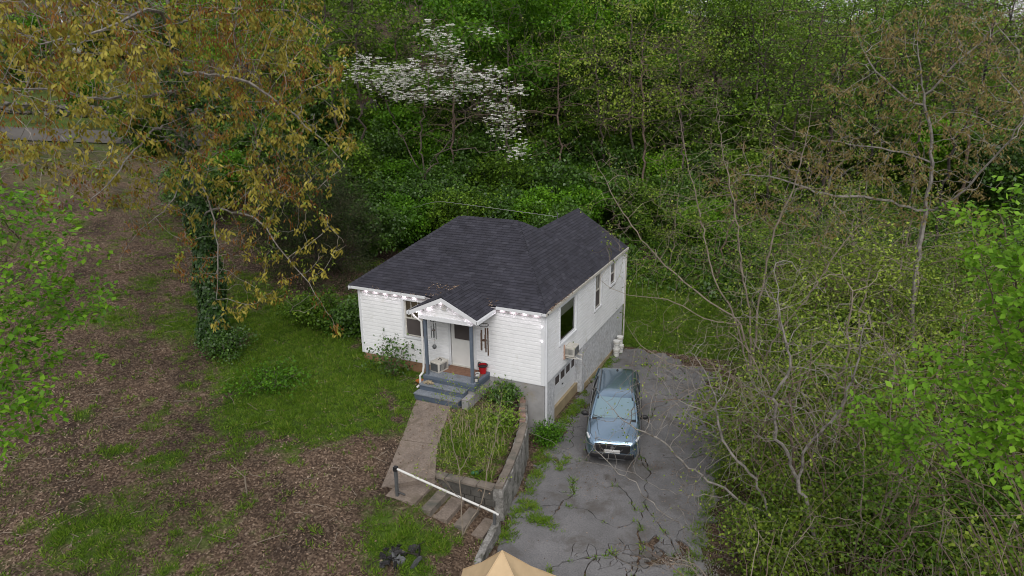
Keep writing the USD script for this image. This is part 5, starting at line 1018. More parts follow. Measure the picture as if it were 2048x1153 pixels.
for k, x, y, s, a in FOREST:
    i = cnt.get(k, 0); cnt[k] = i+1; pr_ = PROTO[k]
    put(pr_[i*7 % len(pr_) if k != 'leafy_tree' else (0, 2, 1, 0, 1)[i % 5]], (x, y, gz(x, y)-.1), a, s*(1.05 if k != 'forked_tree' else 1.0), *((q+zone(x, y)) for q in LAB[k]))

# bushes
def bush(name, seed, R, H, n_leaf, L, leaf_m, bark_m, stems=9, n_att=240, wide=.42):
    r = np.random.default_rng(seed)
    lines = [[(0, 0, -.2), (0, 0, .25)]]
    for k in range(stems):
        a = k/stems*2*math.pi+r.uniform(-.3, .3); q = R*r.uniform(.4, .8)
        lines.append([(0, 0, .05), (q*.35*math.cos(a), q*.35*math.sin(a), H*.35), (q*math.cos(a), q*math.sin(a), H*r.uniform(.6, .95))])
    P, par = skeleton(lines, .25, r, .2)
    bl = [(r.uniform(-.5, .5)*R, r.uniform(-.5, .5)*R, H*r.uniform(.35, .78), R*r.uniform(.35, .6), R*r.uniform(.35, .6), H*r.uniform(.2, .34)) for _ in range(9)]
    P, par = colonize(P, par, in_blobs(bl, n_att, r, 0, .4), .25, 1.5, .35, 30, r)
    bark, rad, tips = limbs(P, par, .006, 2.2, .05)
    d = node_dirs(P, par); fine = np.where(rad < .02)[0]
    root = thing(name, 'bush', 'bush', (0, 0, -500))
    part('stem', bark, bark_m, root)
    k = r.choice(fine, n_leaf); p = P[k]+r.normal(0, 1, (n_leaf, 3))*[.2, .2, .13]; p[:, 2] = np.maximum(p[:, 2], .03)
    nr = r.normal(0, .5, (n_leaf, 3))+[0, 0, 1.0]; clump = r.normal(0, .15, len(P))
    part('foliage', leaves(p, d[k]*.4+unitr(n_leaf, r)+[0, 0, -.15], L*r.uniform(.6, 1.3, n_leaf), L*wide*r.uniform(.7, 1.1, n_leaf), r, nr), leaf_m, root, tone=np.repeat(np.clip(r.normal(.45, .2, n_leaf)+clump[k], 0, 1), 4))
    return root
dense_b = [bush('green_bush', 201, 2.3, 3.6, 9000, .16, M['l_dark'], M['bark']), bush('green_bush', 202, 2.0, 3.0, 8000, .15, M['l_bright'], M['bark']), bush('green_bush', 203, 2.4, 4.2, 9000, .17, M['l_mid'], M['bark'])]
def bush_label(k, x, y):
    look = ('dark green dense bush', 'fresh bright green bush', 'tall mid green bush')[k]
    zone = ('on the hillside behind the ivy clad oak' if x < -21 else 'under the flowering dogwood' if x < -9.5 and y > 14 else 'beside the cedar left of the roof' if x < -9.5 else 'beyond the main roof ridge' if x < -3 else 'beyond the rear wing gable' if x < 2 else 'at the back of the grass right of the house')
    return f'{look} {zone}', f'{look}es {zone}'
for i, (x, y, s, a) in enumerate(BUSHES): k = (0, 1, 0, 2, 0, 1)[i % 6]; put(dense_b[k], (x, y, gz(x, y)-.1), a, s, *bush_label(k, x, y))
for i, (x, y, s, a) in enumerate(UNDERSTORY): k = (2, 0, 2, 1)[i % 4]; z_ = 'left of the dogwood' if x < -22 else 'straight behind the house roof' if x < -4 else 'among the dark trunks on the right'; l_ = ('dark green', 'bright green', 'mid green')[k]; put(dense_b[k], (x, y, gz(x, y)-.2), a, s*1.25, f'{l_} understorey bush between forest trunks {z_}', f'{l_} understorey bushes {z_}')
# thicket right of the driveway
thick = [bush('thicket_shrub', 211, 1.7, 2.4, 4300, .09, M['l_yellow'], M['twigpale'], 12, 300), bush('thicket_shrub', 212, 1.5, 2.0, 4600, .085, M['l_mid'], M['twig'], 12, 300), bush('thicket_shrub', 213, 1.7, 2.9, 3600, .095, M['l_yellow'], M['twigpale'], 14, 300)]
def thicket_label(k, x, y):
    look = ('yellow green scrubby shrub', 'mid green scrubby shrub', 'tall pale twigged scrubby shrub')[k]
    zone = ('at the driveway edge' if x < 9 and y < 8 else 'in the lower right corner of the thicket' if y < -5 else 'under the bright right hand boughs' if y < 3 and x > 13 else 'behind the grass beyond the driveway' if y > 12 else 'in the middle of the right thicket' if x < 14 else 'deep in the right thicket')
    return f'{look} {zone}', f'{look}s {zone}'
for i, (x, y, s, a) in enumerate(THICKET): put(thick[i % 3], (x, y, gz(x, y)-.1), a, s*(.72 if y < -3.5 and x < 11.5 else 1), *thicket_label(i % 3, x, y))
# long arching dead canes through the thicket, one clump per bundle
def cane_clump(name, seed, n=16, H=3.4, R=2.2):
    r = np.random.default_rng(seed); root = thing(name, 'canes', 'vines', (0, 0, -500))
    for k in range(n):
        a = r.uniform(0, 6.28); q = R*r.uniform(.5, 1.3); h = H*r.uniform(.5, 1.1); o = r.normal(0, .35, 2)
        L = dense([(o[0], o[1], 0), (o[0]+q*.25*math.cos(a), o[1]+q*.25*math.sin(a), h*.75), (o[0]+q*.7*math.cos(a+.2), o[1]+q*.7*math.sin(a+.2), h), (o[0]+q*1.25*math.cos(a+.35), o[1]+q*1.25*math.sin(a+.35), h*r.uniform(.4, .85))], .25)
        L[1:] += np.cumsum(r.normal(0, .045, (len(L)-1, 3)), 0); rr_ = r.uniform(.6, 1.3); cm = [tube(L, np.linspace(.019, .004, len(L))*rr_, 4)]
        for j in r.integers(len(L)//3, len(L), 6):
            u = unitr(1, r)[0]+[0, 0, .3]; l = r.uniform(.2, .7); cm.append(tube(np.array([L[j], L[j]+u*l*.5, L[j]+u*l+r.normal(0, .08, 3)]), [.007*rr_, .005*rr_, .002], 3))
        part('cane', cat(cm), M['twigpale'] if k % 3 else M['twig'], root)
    return root
canes = [cane_clump('cane_clump', 221), cane_clump('cane_clump', 222, 14, 4.2, 2.6)]
for i, (x, y, s, a) in enumerate(THICKET[::3]): put(canes[i % 2], (x+.6, y-.4, gz(x, y)-.1), a*2, s, 'tangle of long arching dead canes'+thicket_label(0, x, y)[0].replace('yellow green scrubby shrub', ''), 'tangles of dead canes'+thicket_label(0, x, y)[0].replace('yellow green scrubby shrub', ''))

sap = [generic_tree('thicket_sapling', 231, 6.5, 1.9, .8, 300, .06, 0, M['l_yellow'], M['twigpale'], '', cat_='tree', n_leaf=2600, L=.095, twigs=4), generic_tree('thicket_sapling', 232, 5.5, 2.2, .6, 300, .055, 0, M['l_mid'], M['twig'], '', cat_='tree', n_leaf=2200, L=.09, twigs=4)]
for i, (x, y) in enumerate(((7.8, 5.5), (8.6, -1.5), (9.6, 2.5), (11, -4.5), (10.2, 7.5), (12.6, 1), (13.4, 5), (8.4, 10.5), (11.5, 12), (14.5, 9.5), (15.5, 1.5), (13, -7), (16.5, 6), (6.6, 14.5), (10, 16.5), (14.5, 16), (17.5, 12.5), (3.5, 17.5), (.5, 18.5), (18.5, 2.5), (12.3, 9.6))):
    put(sap[i % 2], (x, y, gz(x, y)-.1), i*77, (.85, 1.05, 1.2)[i % 3], (('pale', 'brown')[i % 2]+' twigged budding sapling standing ')+thicket_label(0, x, y)[0].replace('yellow green scrubby shrub ', ''), ('pale', 'brown')[i % 2]+' twigged saplings '+thicket_label(0, x, y)[0].replace('yellow green scrubby shrub ', ''))
# ------------------------------------------------------------------ the trees that stand out
def hero(name, lines, blobs, seed, label, n_att, D, di, dk, bark_m, tip=.007, e=2.25, rmax=None, iters=60, twig=(2, .5, .006), cat_='tree', trop=(0, 0, .05), step=None, droop=0.0, up=.25, wob=.08):
    r = np.random.default_rng(seed); P, par = skeleton(lines, step or D, r, wob)
    P, par = colonize(P, par, in_blobs(blobs, n_att, r), D, di, dk, iters, r, trop)
    bark, rad, tips = limbs(P, par, tip, e, rmax); d = node_dirs(P, par)
    tw, E, ED = twiglets(P[tips], d[tips], twig[0], twig[1], twig[2], r, up, droop)
    root = thing(name, label, cat_)
    part('trunk', bark, bark_m, root); part('twigs', tw, M['twig'] if bark_m is not M['barkpale'] else M['twigpale'], root, kind='stuff')
    fine = np.where(rad < tip*2.6)[0]
    return root, P, d, rad, E, ED, fine, r
def bunches(src, r, n_per, L, W_, spread, down, jitter=.05):
    """drooping bunch of narrow leaves from each source point"""
    n = len(src)*n_per; p = np.repeat(src, n_per, 0)+r.normal(0, jitter, (n, 3)); dd = unitr(n, r)*spread; dd[:, 2] = -np.abs(dd[:, 2])*.5-down
    return leaves(p, dd, L*r.uniform(.65, 1.25, n), W_*r.uniform(.7, 1.2, n), r, unitr(n, r)*.6+np.array([0, 0, .5]), .1), n
o = HERO['oak']
root, P, d, rad, E, ED, fine, r = hero('oak_tree', o['sk'], o['bl'], 301, 'large ivy clad oak with drooping bunches of yellow young leaves left of the house', 3600, .40, 2.6, .56, M['barkpale'], .0082, 2.3, .34, 70, (2, .55, .008))
src = np.vstack([E, P[fine]]); src = src[src[:, 2] > gz(-14, -2)+.8]
hi = src[r.random(len(src)) < .95]; oc = meshkit.fbm(hi*.55, 3, 5)+r.normal(0, .12, len(hi))
ya = hi[oc <= .57]; ya = ya[r.random(len(ya)) < .48]; A_, n1 = bunches(ya, r, 13, .20, .042, .85, .6, .09); yb_ = hi[oc > .55]; yb_ = yb_[r.random(len(yb_)) < .62]; B_, n2 = bunches(yb_, r, 11, .15, .022, .6, .9, .10)
bt = lambda k, n: np.repeat(np.clip(np.repeat(r.normal(.52, .24, k), n)+r.normal(0, .12, k*n), 0, 1), 4)
part('young_leaves', A_, M['l_oak'], root, tone=bt(len(ya), 13)); gsel = hi[r.random(len(hi)) < .22]; C_, n4 = bunches(gsel+r.normal(0, .15, gsel.shape), r, 7, .14, .034, 1.0, .35, .10); part('green_leaves', C_, M['l_yellow'], root, tone=leaf_tone(n4, r)); part('catkins', B_, M['l_catkin'], root, tone=bt(len(yb_), 11))
# ivy sleeve on the oak trunk
tl = dense(o['sk'][0], .2)
def sleeve(line, n, rad_f, L, seed):
    r = np.random.default_rng(seed); t = r.random(n)*(len(line)-1); i = t.astype(int); fr = (t-i)[:, None]; c = line[i]*(1-fr)+line[np.minimum(i+1, len(line)-1)]*fr
    a = r.uniform(0, 6.283, n); rr = rad_f(t/(len(line)-1))*r.uniform(.75, 1.2, n)*(1+.35*(meshkit.noise(np.stack([a*2, c[:, 2]*1.3, a*0], 1), 3)-.5)); o_ = np.stack([np.cos(a), np.sin(a), a*0], 1)
    return leaves(c+o_*rr[:, None], o_*.5+unitr(n, r)*.45+[0, 0, -.7], L*r.uniform(.6, 1.3, n), L*.48*r.uniform(.7, 1.1, n), r, o_+r.normal(0, .3, (n, 3))+[0, 0, .3]), n
iv, n3 = sleeve(tl[:int(len(tl)*.42)], 11000, lambda t: .50-.08*t+.08*np.sin(t*17), .13, 5)
iv2, n5 = sleeve(tl[int(len(tl)*.40):int(len(tl)*.86)], 3200, lambda t: .40-.08*t+.10*np.sin(t*21), .12, 6); part('ivy', iv2, M['l_ivy'], root, tone=leaf_tone(n5, r, 0, 1))
part('ivy', iv, M['l_ivy'], root, tone=leaf_tone(n3, r, 0, .9))
# dogwood
o = HERO['dog']
root, P, d, rad, E, ED, fine, r = hero('dogwood_tree', o['sk'], o['bl'], 311, 'white flowering dogwood in layered bloom behind the house', 1500, .36, 2.2, .45, M['bark'], .008, 2.3, .16, 50, (2, .4, .006), wob=.3)
src = np.vstack([E, P[fine]]); src = src[np.min(np.linalg.norm((src[:, None]-np.array(o['bl'])[None, :, :3])/(np.array(o['bl'])[None, :, 3:6]+.35), axis=2), 1) < 1.15]
k = r.integers(0, len(src), 2300); c = src[k]+r.normal(0, 1, (2300, 3))*[.20, .20, .06]; up_ = r.normal(0, .5, (2300, 3))+[0, -.15, 1.0]
a0 = r.uniform(0, 6.28, 2300); fl = []
for q in range(4): fl.append(leaves(c, np.stack([np.cos(a0+q*1.5708), np.sin(a0+q*1.5708), a0*0+.12], 1), .105, .055, r, up_, .05))
part('flowers', cat(fl), M['petal'], root, tone=np.tile(np.repeat(np.clip(r.normal(.6, .25, 2300), 0, 1), 4), 4))
lf = r.integers(0, len(src), 1600); part('young_leaves', leaves(src[lf]+r.normal(0, .25, (1600, 3)), unitr(1600, r), .14, .05, r), M['l_mid'], root, tone=leaf_tone(1600, r))
# dark cedar beside the house
o = HERO['cedar']; cb = o['bl']; g0 = gz(-15, 5.6)
root, P, d, rad, E, ED, fine, r = hero('cedar_tree', [[(-15, 5.6, g0-.2), (-15, 5.6, 5.5), (-15.2, 5.6, 9.0)], [(-15, 5.6, 3), (-13, 6.2, 4.4)]], cb+[(-14.6, 5.6, 3.3, 2.6, 2.2, 1.2)], 321, 'dark olive evergreen cedar behind the left end of the house', 1500, .3, 2.0, .36, M['barkdark'], .006, 2.2, .2, 60, (2, .35, .006))
k = r.integers(0, len(E), 30000); p = E[k]+r.normal(0, .20, (30000, 3)); part('foliage', leaves(p, ED[k]+unitr(30000, r)*.55+[0, 0, -.2], .17*r.uniform(.6, 1.3, 30000), .018, r), M['l_cedar'], root, tone=leaf_tone(30000, r))
# leaning bare tree over the car
def buds(root, src, dirs, n, L, m, r, name='young_leaves', spread=.08, w=.4):
    k = r.integers(0, len(src), n); part(name, leaves(src[k]+r.normal(0, spread, (n, 3)), dirs[k]*.5+unitr(n, r)*.8, L*r.uniform(.5, 1.3, n), L*w*r.uniform(.6, 1.1, n), r, r.normal(0, .5, (n, 3))+[0, 0, 1.0]), m, root, tone=leaf_tone(n, r))
o = HERO['leaning']
root, P, d, rad, E, ED, fine, r = hero('leaning_tree', o['sk'], o['bl'], 331, 'bare pale barked tree leaning from the right with twigs hanging over the car', 1100, .24, 1.7, .34, M['barkpale'], .0062, 2.25, .17, 45, (3, .40, .0042), trop=(0, 0, .1), wob=.18)
E = E[P.shape[0]*0:]; buds(root, E, ED, 700, .075, M['l_yellow'], r)
o = HERO['sapling']
root, P, d, rad, E, ED, fine, r = hero('budding_tree', o['sk'], o['bl'], 341, 'many stemmed bare tree just budding, fanning out right of the house', 1500, .30, 1.8, .36, M['twigpale'], .005, 2.25, .09, 50, (3, .55, .0045), trop=(-.08, 0, .25), up=.6)
buds(root, E, ED, 4200, .085, M['l_yellow'], r)
o = HERO['brownoak']
root, P, d, rad, E, ED, fine, r = hero('tan_leaved_oak', o['sk'], o['bl'], 351, 'crooked grey oak with tan young leaves at upper right', 1700, .36, 2.3, .5, M['barkpale'], .0075, 2.3, .22, 60, (2, .5, .007))
src = np.vstack([E, P[fine]]); src = src[r.random(len(src)) < .62]; A_, n1 = bunches(src, r, 7, .16, .027, .95, .5, .07); part('young_leaves', A_, M['l_brownoak'], root, tone=leaf_tone(n1, r))
# bright leafy trees at both edges, close to the viewer
for nm, key, rootpt, seed, lab, leafm in (('bright_leaved_tree', 'rightgreen', (13.2, -11.0), 361, 'bright green leafy boughs reaching in at the right edge', M['l_lime']), ('leafy_edge_tree', 'leftgreen', (-10.5, -14.2), 371, 'leafy green boughs hanging in at the left edge', M['l_bright'])):
    bl_ = HERO[key]['bl']; z0 = gz(*rootpt); c = np.mean(np.array(bl_)[:, :3], 0); top = max(b[2] for b in bl_)
    lines = [[(rootpt[0], rootpt[1], z0-.3), (rootpt[0]*.8+c[0]*.2, rootpt[1]*.8+c[1]*.2, z0*.5+c[2]*.5), (rootpt[0]*.7+c[0]*.3, rootpt[1]*.7+c[1]*.3, top+1)]]
    for b in bl_:
        a = np.array(lines[0][1]); e = np.array(b[:3]); lines.append([tuple(a), tuple((a+e)/2+[0, 0, .5]), tuple(e)])
    root, P, d, rad, E, ED, fine, r = hero(nm, lines, bl_, seed, lab, 700, .24, 1.6, .34, M['twig'], .0055, 2.25, .14, 40, (2, .35, .005), trop=(0, 0, 0))
    B3 = np.array(bl_); src = np.vstack([E, P[fine]]); sd_ = np.vstack([ED, d[fine]]); ok = np.min(np.linalg.norm((src[:, None]-B3[None, :, :3])/(B3[None, :, 3:6]+.25), axis=2), 1) < 1.2; src, sd_ = src[ok], sd_[ok]
    n = 5200 if key == 'rightgreen' else 4600; k = r.integers(0, len(src), n); p = src[k]+r.normal(0, 1, (n, 3))*[.14, .14, .07]
    part('leaves', leaves(p, sd_[k]*.3+unitr(n, r)*[1, 1, .4]+[0, 0, -.35], .14*r.uniform(.6, 1.3, n), .05*r.uniform(.7, 1.15, n), r, r.normal(0, .3, (n, 3))+[0, 0, 1]), leafm, root, tone=np.clip(leaf_tone(n, r)*.8+(.3 if key == 'rightgreen' else 0), 0, 1))
# small bare tree by the sunken steps
o = HERO['step']
root, P, d, rad, E, ED, fine, r = hero('step_sapling', o['sk'], o['bl'], 381, 'small two stemmed sapling beside the sunken steps and railing', 420, .17, 1.2, .24, M['twigpale'], .003, 2.2, .042, 40, (2, .32, .0028), trop=(0, 0, .5), up=.7)
buds(root, E, ED, 1500, .05, M['l_yellow'], r, spread=.04)
# low shrubs round the house
def shrub(name, label, loc, seed, R, H, n, L, leafm, bark_m=None, **k):
    b = bush(name, seed, R, H, n, L, leafm, bark_m or M['bark'], **k); move(b, (*loc[:2], loc[2] if len(loc) > 2 else gz(*loc[:2])-.03)); return setdata(b, label=label, category='shrub')
shrub('porch_shrub', 'loose leafy shrub with arching stems left of the porch', (-6.1, -.75), 401, 1.15, 1.7, 700, .12, M['l_dark'], M['twig'], stems=7, n_att=60)
shrub('bed_shrub', 'dark green strappy clump against the wall in the flower bed', (-1.35, -.55), 402, .6, .62, 1100, .17, M['l_dark'], wide=.2)
shrub('bed_weeds', 'bright green weedy clump near the retaining wall in the flower bed', (-.75, -2.0), 403, .5, .4, 700, .10, M['l_mid'])
shrub('corner_shrub', 'small round green shrub at the foot of the house corner by the driveway', (.28, -.32), 404, .55, .75, 1600, .085, M['l_bright'])
shrub('lawn_shrub', 'wide leafy green shrub on the lawn between the oak and the house', (-9.6, -3.6), 405, 1.7, .75, 1700, .10, M['l_bright'], stems=14, n_att=120)
shrub('oak_foot_shrub', 'green undergrowth at the foot of the ivy clad oak', (-13.2, -2.4), 406, 1.4, .8, 2200, .11, M['l_dark'])
shrub('house_corner_bush', 'dark leafy bush behind the left corner of the house', (-9.7, 1.6), 407, 1.3, 1.7, 4200, .13, M['l_dark'])
shrub('house_corner_bush', 'bright leafy bush between the cedar and the lawn', (-11.6, 1.4), 408, 1.3, 1.6, 4200, .12, M['l_mid'])

# ------------------------------------------------------------------ ground litter, grass, weeds
def scatter_xy(n, seed, dens):
    """points over the yard kept where dens(x, y) says"""
    r = np.random.default_rng(seed); x, y = r.uniform(-32, 9, n), r.uniform(-17, 17, n); k = r.random(n) < dens(x, y); return x[k], y[k], r
hs = Polygon([(-8.05, -.02), (.05, -.02), (.05, 10.1), (-4.95, 10.1), (-4.95, 7.7), (-8.05, 7.7)])
wp = Polygon([WL[0][:2], WR[0][:2], WR[1][:2], WR[2][:2], (-.9, -5.4), (.8, -5.4), (.8, -6.4), (-2.5, -6.8), WL[1][:2]]).buffer(.02); pp = Polygon([(-4.4, -1.95), (-2.1, -1.95), (-2.1, 0), (-4.4, 0)])
hard = unary_union([drive_shape.buffer(.02), hs, wp, pp, LineString(RW).buffer(.25)])
def soft(x, y): return ~shapely.contains_xy(hard, x, y)
x, y, r = scatter_xy(230000, 21, lambda x, y: np.clip(1.15-1.25*greenness(x, y), .06, 1)*soft(x, y)*(.25+.75*meshkit.fbm(np.stack([x*.9, y*.9, x*0], -1), 3, 2))*np.where(x > 6.5, .35, 1)*np.exp(-np.maximum(np.hypot(x+6, y+6)-17, 0)/10))
nL_ = len(x); a = r.uniform(0, 6.283, nL_); z = ground_z(x, y)+.03+r.uniform(0, .03, nL_)
lit = leaves(np.stack([x, y, z], 1), np.stack([np.cos(a), np.sin(a), r.normal(0, .28, nL_)], 1), r.uniform(.05, .12, nL_), r.uniform(.012, .028, nL_), r, r.normal(0, .45, (nL_, 3))+[0, 0, 1], .45)
tn = np.repeat(np.clip(r.normal(.45, .22, nL_)+1.1*(meshkit.fbm(np.stack([x*.45, y*.45, x*0], -1), 3, 8)-.5), 0, 1), 4)
part('leaf_litter', lit, M['litter'], None, tone=tn, kind='stuff', label='brown fallen oak leaves strewn over the lawn', category='leaf litter')
tw_ = []
for _ in range(170):
    q = np.array([rng.uniform(-18, -2.5), rng.uniform(-13, 0), 0]); u = unitr(1, rng)[0]*[1, 1, .1]; l = rng.uniform(.25, .9)
    if not soft(q[:1], q[1:2])[0]: continue
    q[2] = gz(q[0], q[1])+.03; tw_.append(tube(np.array([q, q+u*l*.5+[0, 0, .02], q+u*l+rng.normal(0, .06, 3)*[1, 1, .2]]), [.011, .009, .004], 4))
setdata(part('fallen_twigs', cat(tw_), M['twigpale']), kind='stuff', label='short fallen twigs scattered over the lawn', category='twigs')
def tuft(name, seed, n, H, R, m, w=.007):
    r = np.random.default_rng(seed); a = r.uniform(0, 6.283, n); p = np.stack([np.cos(a)*R*r.random(n), np.sin(a)*R*r.random(n), a*0], 1)
    return leaves(p, np.stack([np.cos(a)*.6, np.sin(a)*.6, .45+r.random(n)], 1), H*r.uniform(.5, 1.2, n), w, r, None, .5), np.repeat(np.clip(r.normal(.5, .22, n), 0, 1), 4)
def instancer(name, protos, mats, x, y, z, r, smin, smax, label, cat_):
    pi = UsdGeom.PointInstancer.Define(stage, '/World/'+name); pr_ = []
    for i, ((mesh, tn), mt) in enumerate(zip(protos, mats)):
        q = part('tuft', mesh, mt, pi.GetPrim(), tone=tn); pr_.append(q.GetPath())
    n = len(x); pi.CreatePrototypesRel().SetTargets(pr_)
    pi.CreateProtoIndicesAttr(Vt.IntArray.FromNumpy(r.integers(0, len(pr_), n).astype(np.int32)))
    pi.CreatePositionsAttr(Vt.Vec3fArray.FromNumpy(np.stack([x, y, z], 1).astype(np.float32)))
    h = r.uniform(0, math.pi, n); qv = [Gf.Quath(float(math.cos(t)), 0, 0, float(math.sin(t))) for t in h]
    pi.CreateOrientationsAttr(Vt.QuathArray(qv))
    s = r.uniform(smin, smax, n); pi.CreateScalesAttr(Vt.Vec3fArray.FromNumpy(np.stack([s, s, s*r.uniform(.7, 1.2, n)], 1).astype(np.float32)))
    setdata(pi.GetPrim(), kind='stuff', label=label, category=cat_)
x, y, r = scatter_xy(120000, 31, lambda x, y: np.clip((greenness(x, y)-.20)*1.0, .05, .9)*soft(x, y)*np.exp(-np.maximum(np.hypot(x+4, y+1)-22, 0)/9))
instancer('lawn_grass', [tuft('t', 1, 16, .12, .10, 0), tuft('t', 2, 14, .16, .10, 0), tuft('t', 3, 18, .09, .13, 0, .012)], [M['grassblade']]*3, x, y, ground_z(x, y)-.005, r, .7, 1.5, 'short uneven green grass and weeds of the yard', 'grass')
# weeds in the driveway cracks and along the walls
wx, wy = [], []
for q, wd in grassy:
    n = int(len(q)*(.7 if wd > .025 else .3))
    for _ in range(n):
        if rng.random() < .6: c = q[int(len(q)*(.5+.5*math.sin(rng.integers(0, 5)*1.9+len(q)))*.97+rng.normal(0, 2)) % len(q)]+rng.normal(0, .025+wd*.6, 2); wx.append(c[0]); wy.append(c[1])
for c, sx, sy, n in (((.30, 1.7), .16, .6, 90), ((.35, 2.9), .15, .5, 60), ((.45, -.9), .14, .5, 60), ((.75, -2.2), .10, .5, 60), ((.9, -3.6), .10, .7, 30), ((1.1, -5.0), .10, .6, 35), ((1.9, -4.75), .30, .10, 60), ((1.35, -4.2), .15, .12, 30), ((1.2, -5.75), .2, .12, 40), ((.2, 6.8), .12, .8, 70), ((6.35, 0), .14, 3.0, 320), ((5.6, 6.0), .3, 1.2, 120), ((1.35, -1.5), .08, .3, 25)):
    for _ in range(n): wx.append(c[0]+rng.normal(0, sx)); wy.append(c[1]+rng.normal(0, sy))
wx, wy = np.array(wx), np.array(wy); wz = np.where(shapely.contains_xy(drive_shape, wx, wy), -.01, ground_z(wx, wy))
instancer('driveway_weeds', [tuft('t', 4, 14, .12, .07, 0), tuft('t', 5, 12, .07, .08, 0, .013)], [M['grassblade']]*2, wx, wy, wz, np.random.default_rng(41), .6, 1.5, 'green weeds growing in the driveway cracks and along its edges', 'weeds')
# tall dry weeds and fresh stalks of the flower bed
bx_, by_ = rng.uniform(-2.4, .4, 520), rng.uniform(-5.05, -1.6, 520); okb = (~shapely.contains_xy(unary_union([wp, pp, LineString(RW).buffer(.2)]), bx_, by_)) & (bx_ < np.interp(by_, BY, BX)-.2) & (bx_ > np.interp(by_, [-5.5, -4.1, -2], [-1.3, -1.95, -2.7]))
bx_, by_ = bx_[okb], by_[okb]
instancer('bed_grass', [tuft('t', 6, 16, .30, .09, 0), tuft('t', 7, 10, .20, .10, 0, .012)], [M['grassblade']]*2, bx_, by_, ground_z(bx_, by_), np.random.default_rng(42), .35, 1.05, 'tall rank grass filling the flower bed', 'grass')
ds = []
for _ in range(130):
    i = rng.integers(0, len(bx_)); b = np.array([bx_[i], by_[i], gz(bx_[i], by_[i])]); l = rng.uniform(.3, .75); u = rng.normal(0, .3, 3)+[0, 0, 1]; u /= np.linalg.norm(u); ds.append(tube(np.array([b, b+u*l*.6, b+u*l+rng.normal(0, .06, 3)]), [.006, .005, .003], 3))
setdata(part('dry_stalks', cat(ds), M['straw']), kind='stuff', label='thin dry stalks standing in the flower bed', category='stalks')
# litter blown on to the driveway, walk and steps
r = np.random.default_rng(61); dx_, dy_ = r.uniform(.3, 6.4, 5200), r.uniform(-8, 9.6, 5200); kk = shapely.contains_xy(drive_shape, dx_, dy_) & (r.random(5200) < .06+.75*np.clip((dx_-4.4)/2, 0, 1)+.6*np.clip((dy_-6)/4, 0, 1)+.5*np.exp(-(dx_-.3)/.5)+.5*(meshkit.fbm(np.stack([dx_*.8, dy_*.8, dx_*0], -1), 3, 4) > .56)); dx_, dy_ = dx_[kk], dy_[kk]
wx2, wy2 = r.uniform(-4.4, .7, 900), r.uniform(-6.8, -1.95, 900); kk = shapely.contains_xy(wp, wx2, wy2); wx2, wy2 = wx2[kk], wy2[kk]; wz2 = np.interp(wy2, [-6.7, -2], [1.16, 1.57]); kk = (wx2 < np.interp(wy2, [-5.55, -4.1, -2], [-1.4, -2.1, -2.85])) & (wy2 > -6.0); wx2, wy2, wz2 = wx2[kk], wy2[kk], wz2[kk]
lp = np.vstack([np.stack([dx_, dy_, dx_*0+.016], 1), np.stack([wx2, wy2, wz2], 1)]); nn_ = len(lp); a = r.uniform(0, 6.283, nn_)
part('blown_leaves', leaves(lp, np.stack([np.cos(a), np.sin(a), r.normal(0, .15, nn_)], 1), r.uniform(.03, .10, nn_), r.uniform(.008, .022, nn_), r, r.normal(0, .3, (nn_, 3))+[0, 0, 1], .3), M['litter'], None, tone=leaf_tone(nn_, r), kind='stuff', label='brown leaves and bits blown over the driveway and walk', category='leaf litter')
# forest floor cover
def cover_density(x, y): return np.clip((np.hypot(x-8.7, y+21)-36)/6, 0, 1)
r = np.random.default_rng(51); x, y = r.uniform(-45, 30, 30000), r.uniform(2, 60, 30000); k = soft(x, y) & ((y > 15.5-.12*x) & (x > -26) | ((x > 7.3) & (y > -9))) ; x, y = x[k], y[k]
def sprig(seed, n, L):
    r = np.random.default_rng(seed); p = r.normal(0, 1, (n, 3))*[.25, .25, .1]+[0, 0, .2]; p[:, 2] = np.abs(p[:, 2]); return leaves(p, unitr(n, r)+[0, 0, .2], L*r.uniform(.6, 1.3, n), L*.4, r, r.normal(0, .5, (n, 3))+[0, 0, 1]), np.repeat(np.clip(r.normal(.45, .22, n), 0, 1), 4)
instancer('ground_cover', [sprig(1, 26, .15), sprig(2, 22, .12)], [M['l_dark'], M['l_mid']], x, y, ground_z(x, y)-.03, r, .7, 1.7, 'low leafy ground cover of the forest floor and thicket', 'ground cover')
lx, ly = rng.uniform(7, 22, 9000), rng.uniform(-12, 14, 9000)
# ------------------------------------------------------------------ dry leaves on the roof, props
a = rng.uniform(0, 6.283, len(dl)); setdata(part('roof_leaves', leaves(np.array(dl), np.stack([np.cos(a), np.sin(a), rng.normal(0, .3, len(dl))], 1), rng.uniform(.05, .12, len(dl)), .02, rng, None, .4), M['litter'], None, tone=leaf_tone(len(dl), rng, .3, 1.0)), kind='stuff', label='dry leaves and catkins gathered in the gutters and the porch roof valley', category='leaf litter')
# window air conditioner in the side wall
ac = thing('wall_air_conditioner', 'white air conditioner jutting from the side wall above the garage door', 'air conditioner', (0, 2.28, 2.42))
part('case', MB().man(rbox((.02, -.27, 0), (.42, .27, .40), .02)), M['offwhite'], ac)
part('grille', MB().box((.421, -.23, .05), (.428, .23, .35)), M['greymetal'], ac)
for k in range(7): part('louvre', MB().box((.07+k*.048, -.282, .10), (.09+k*.048, -.272, .32)), M['greymetal'], ac)
part('frame_board', MB().box((.026, -.38, -.10), (.06, -.31, .50)).box((.026, -.309, -.10), (.06, .38, -.03)), M['pinkwood'], ac)
part("bracket", MB().box((.03, -.24, -.06), (.54, -.20, -.02)), M["offwhite"], ac); part("bracket", MB().box((.03, .20, -.06), (.58, .24, -.02)), M["offwhite"], ac)
part('drain_hose', MB().tube([(.3, .1, -.02), (.36, .1, -.12), (.5, .05, -.16), (.62, .0, -.13)], .022, 6), M['white'], ac)
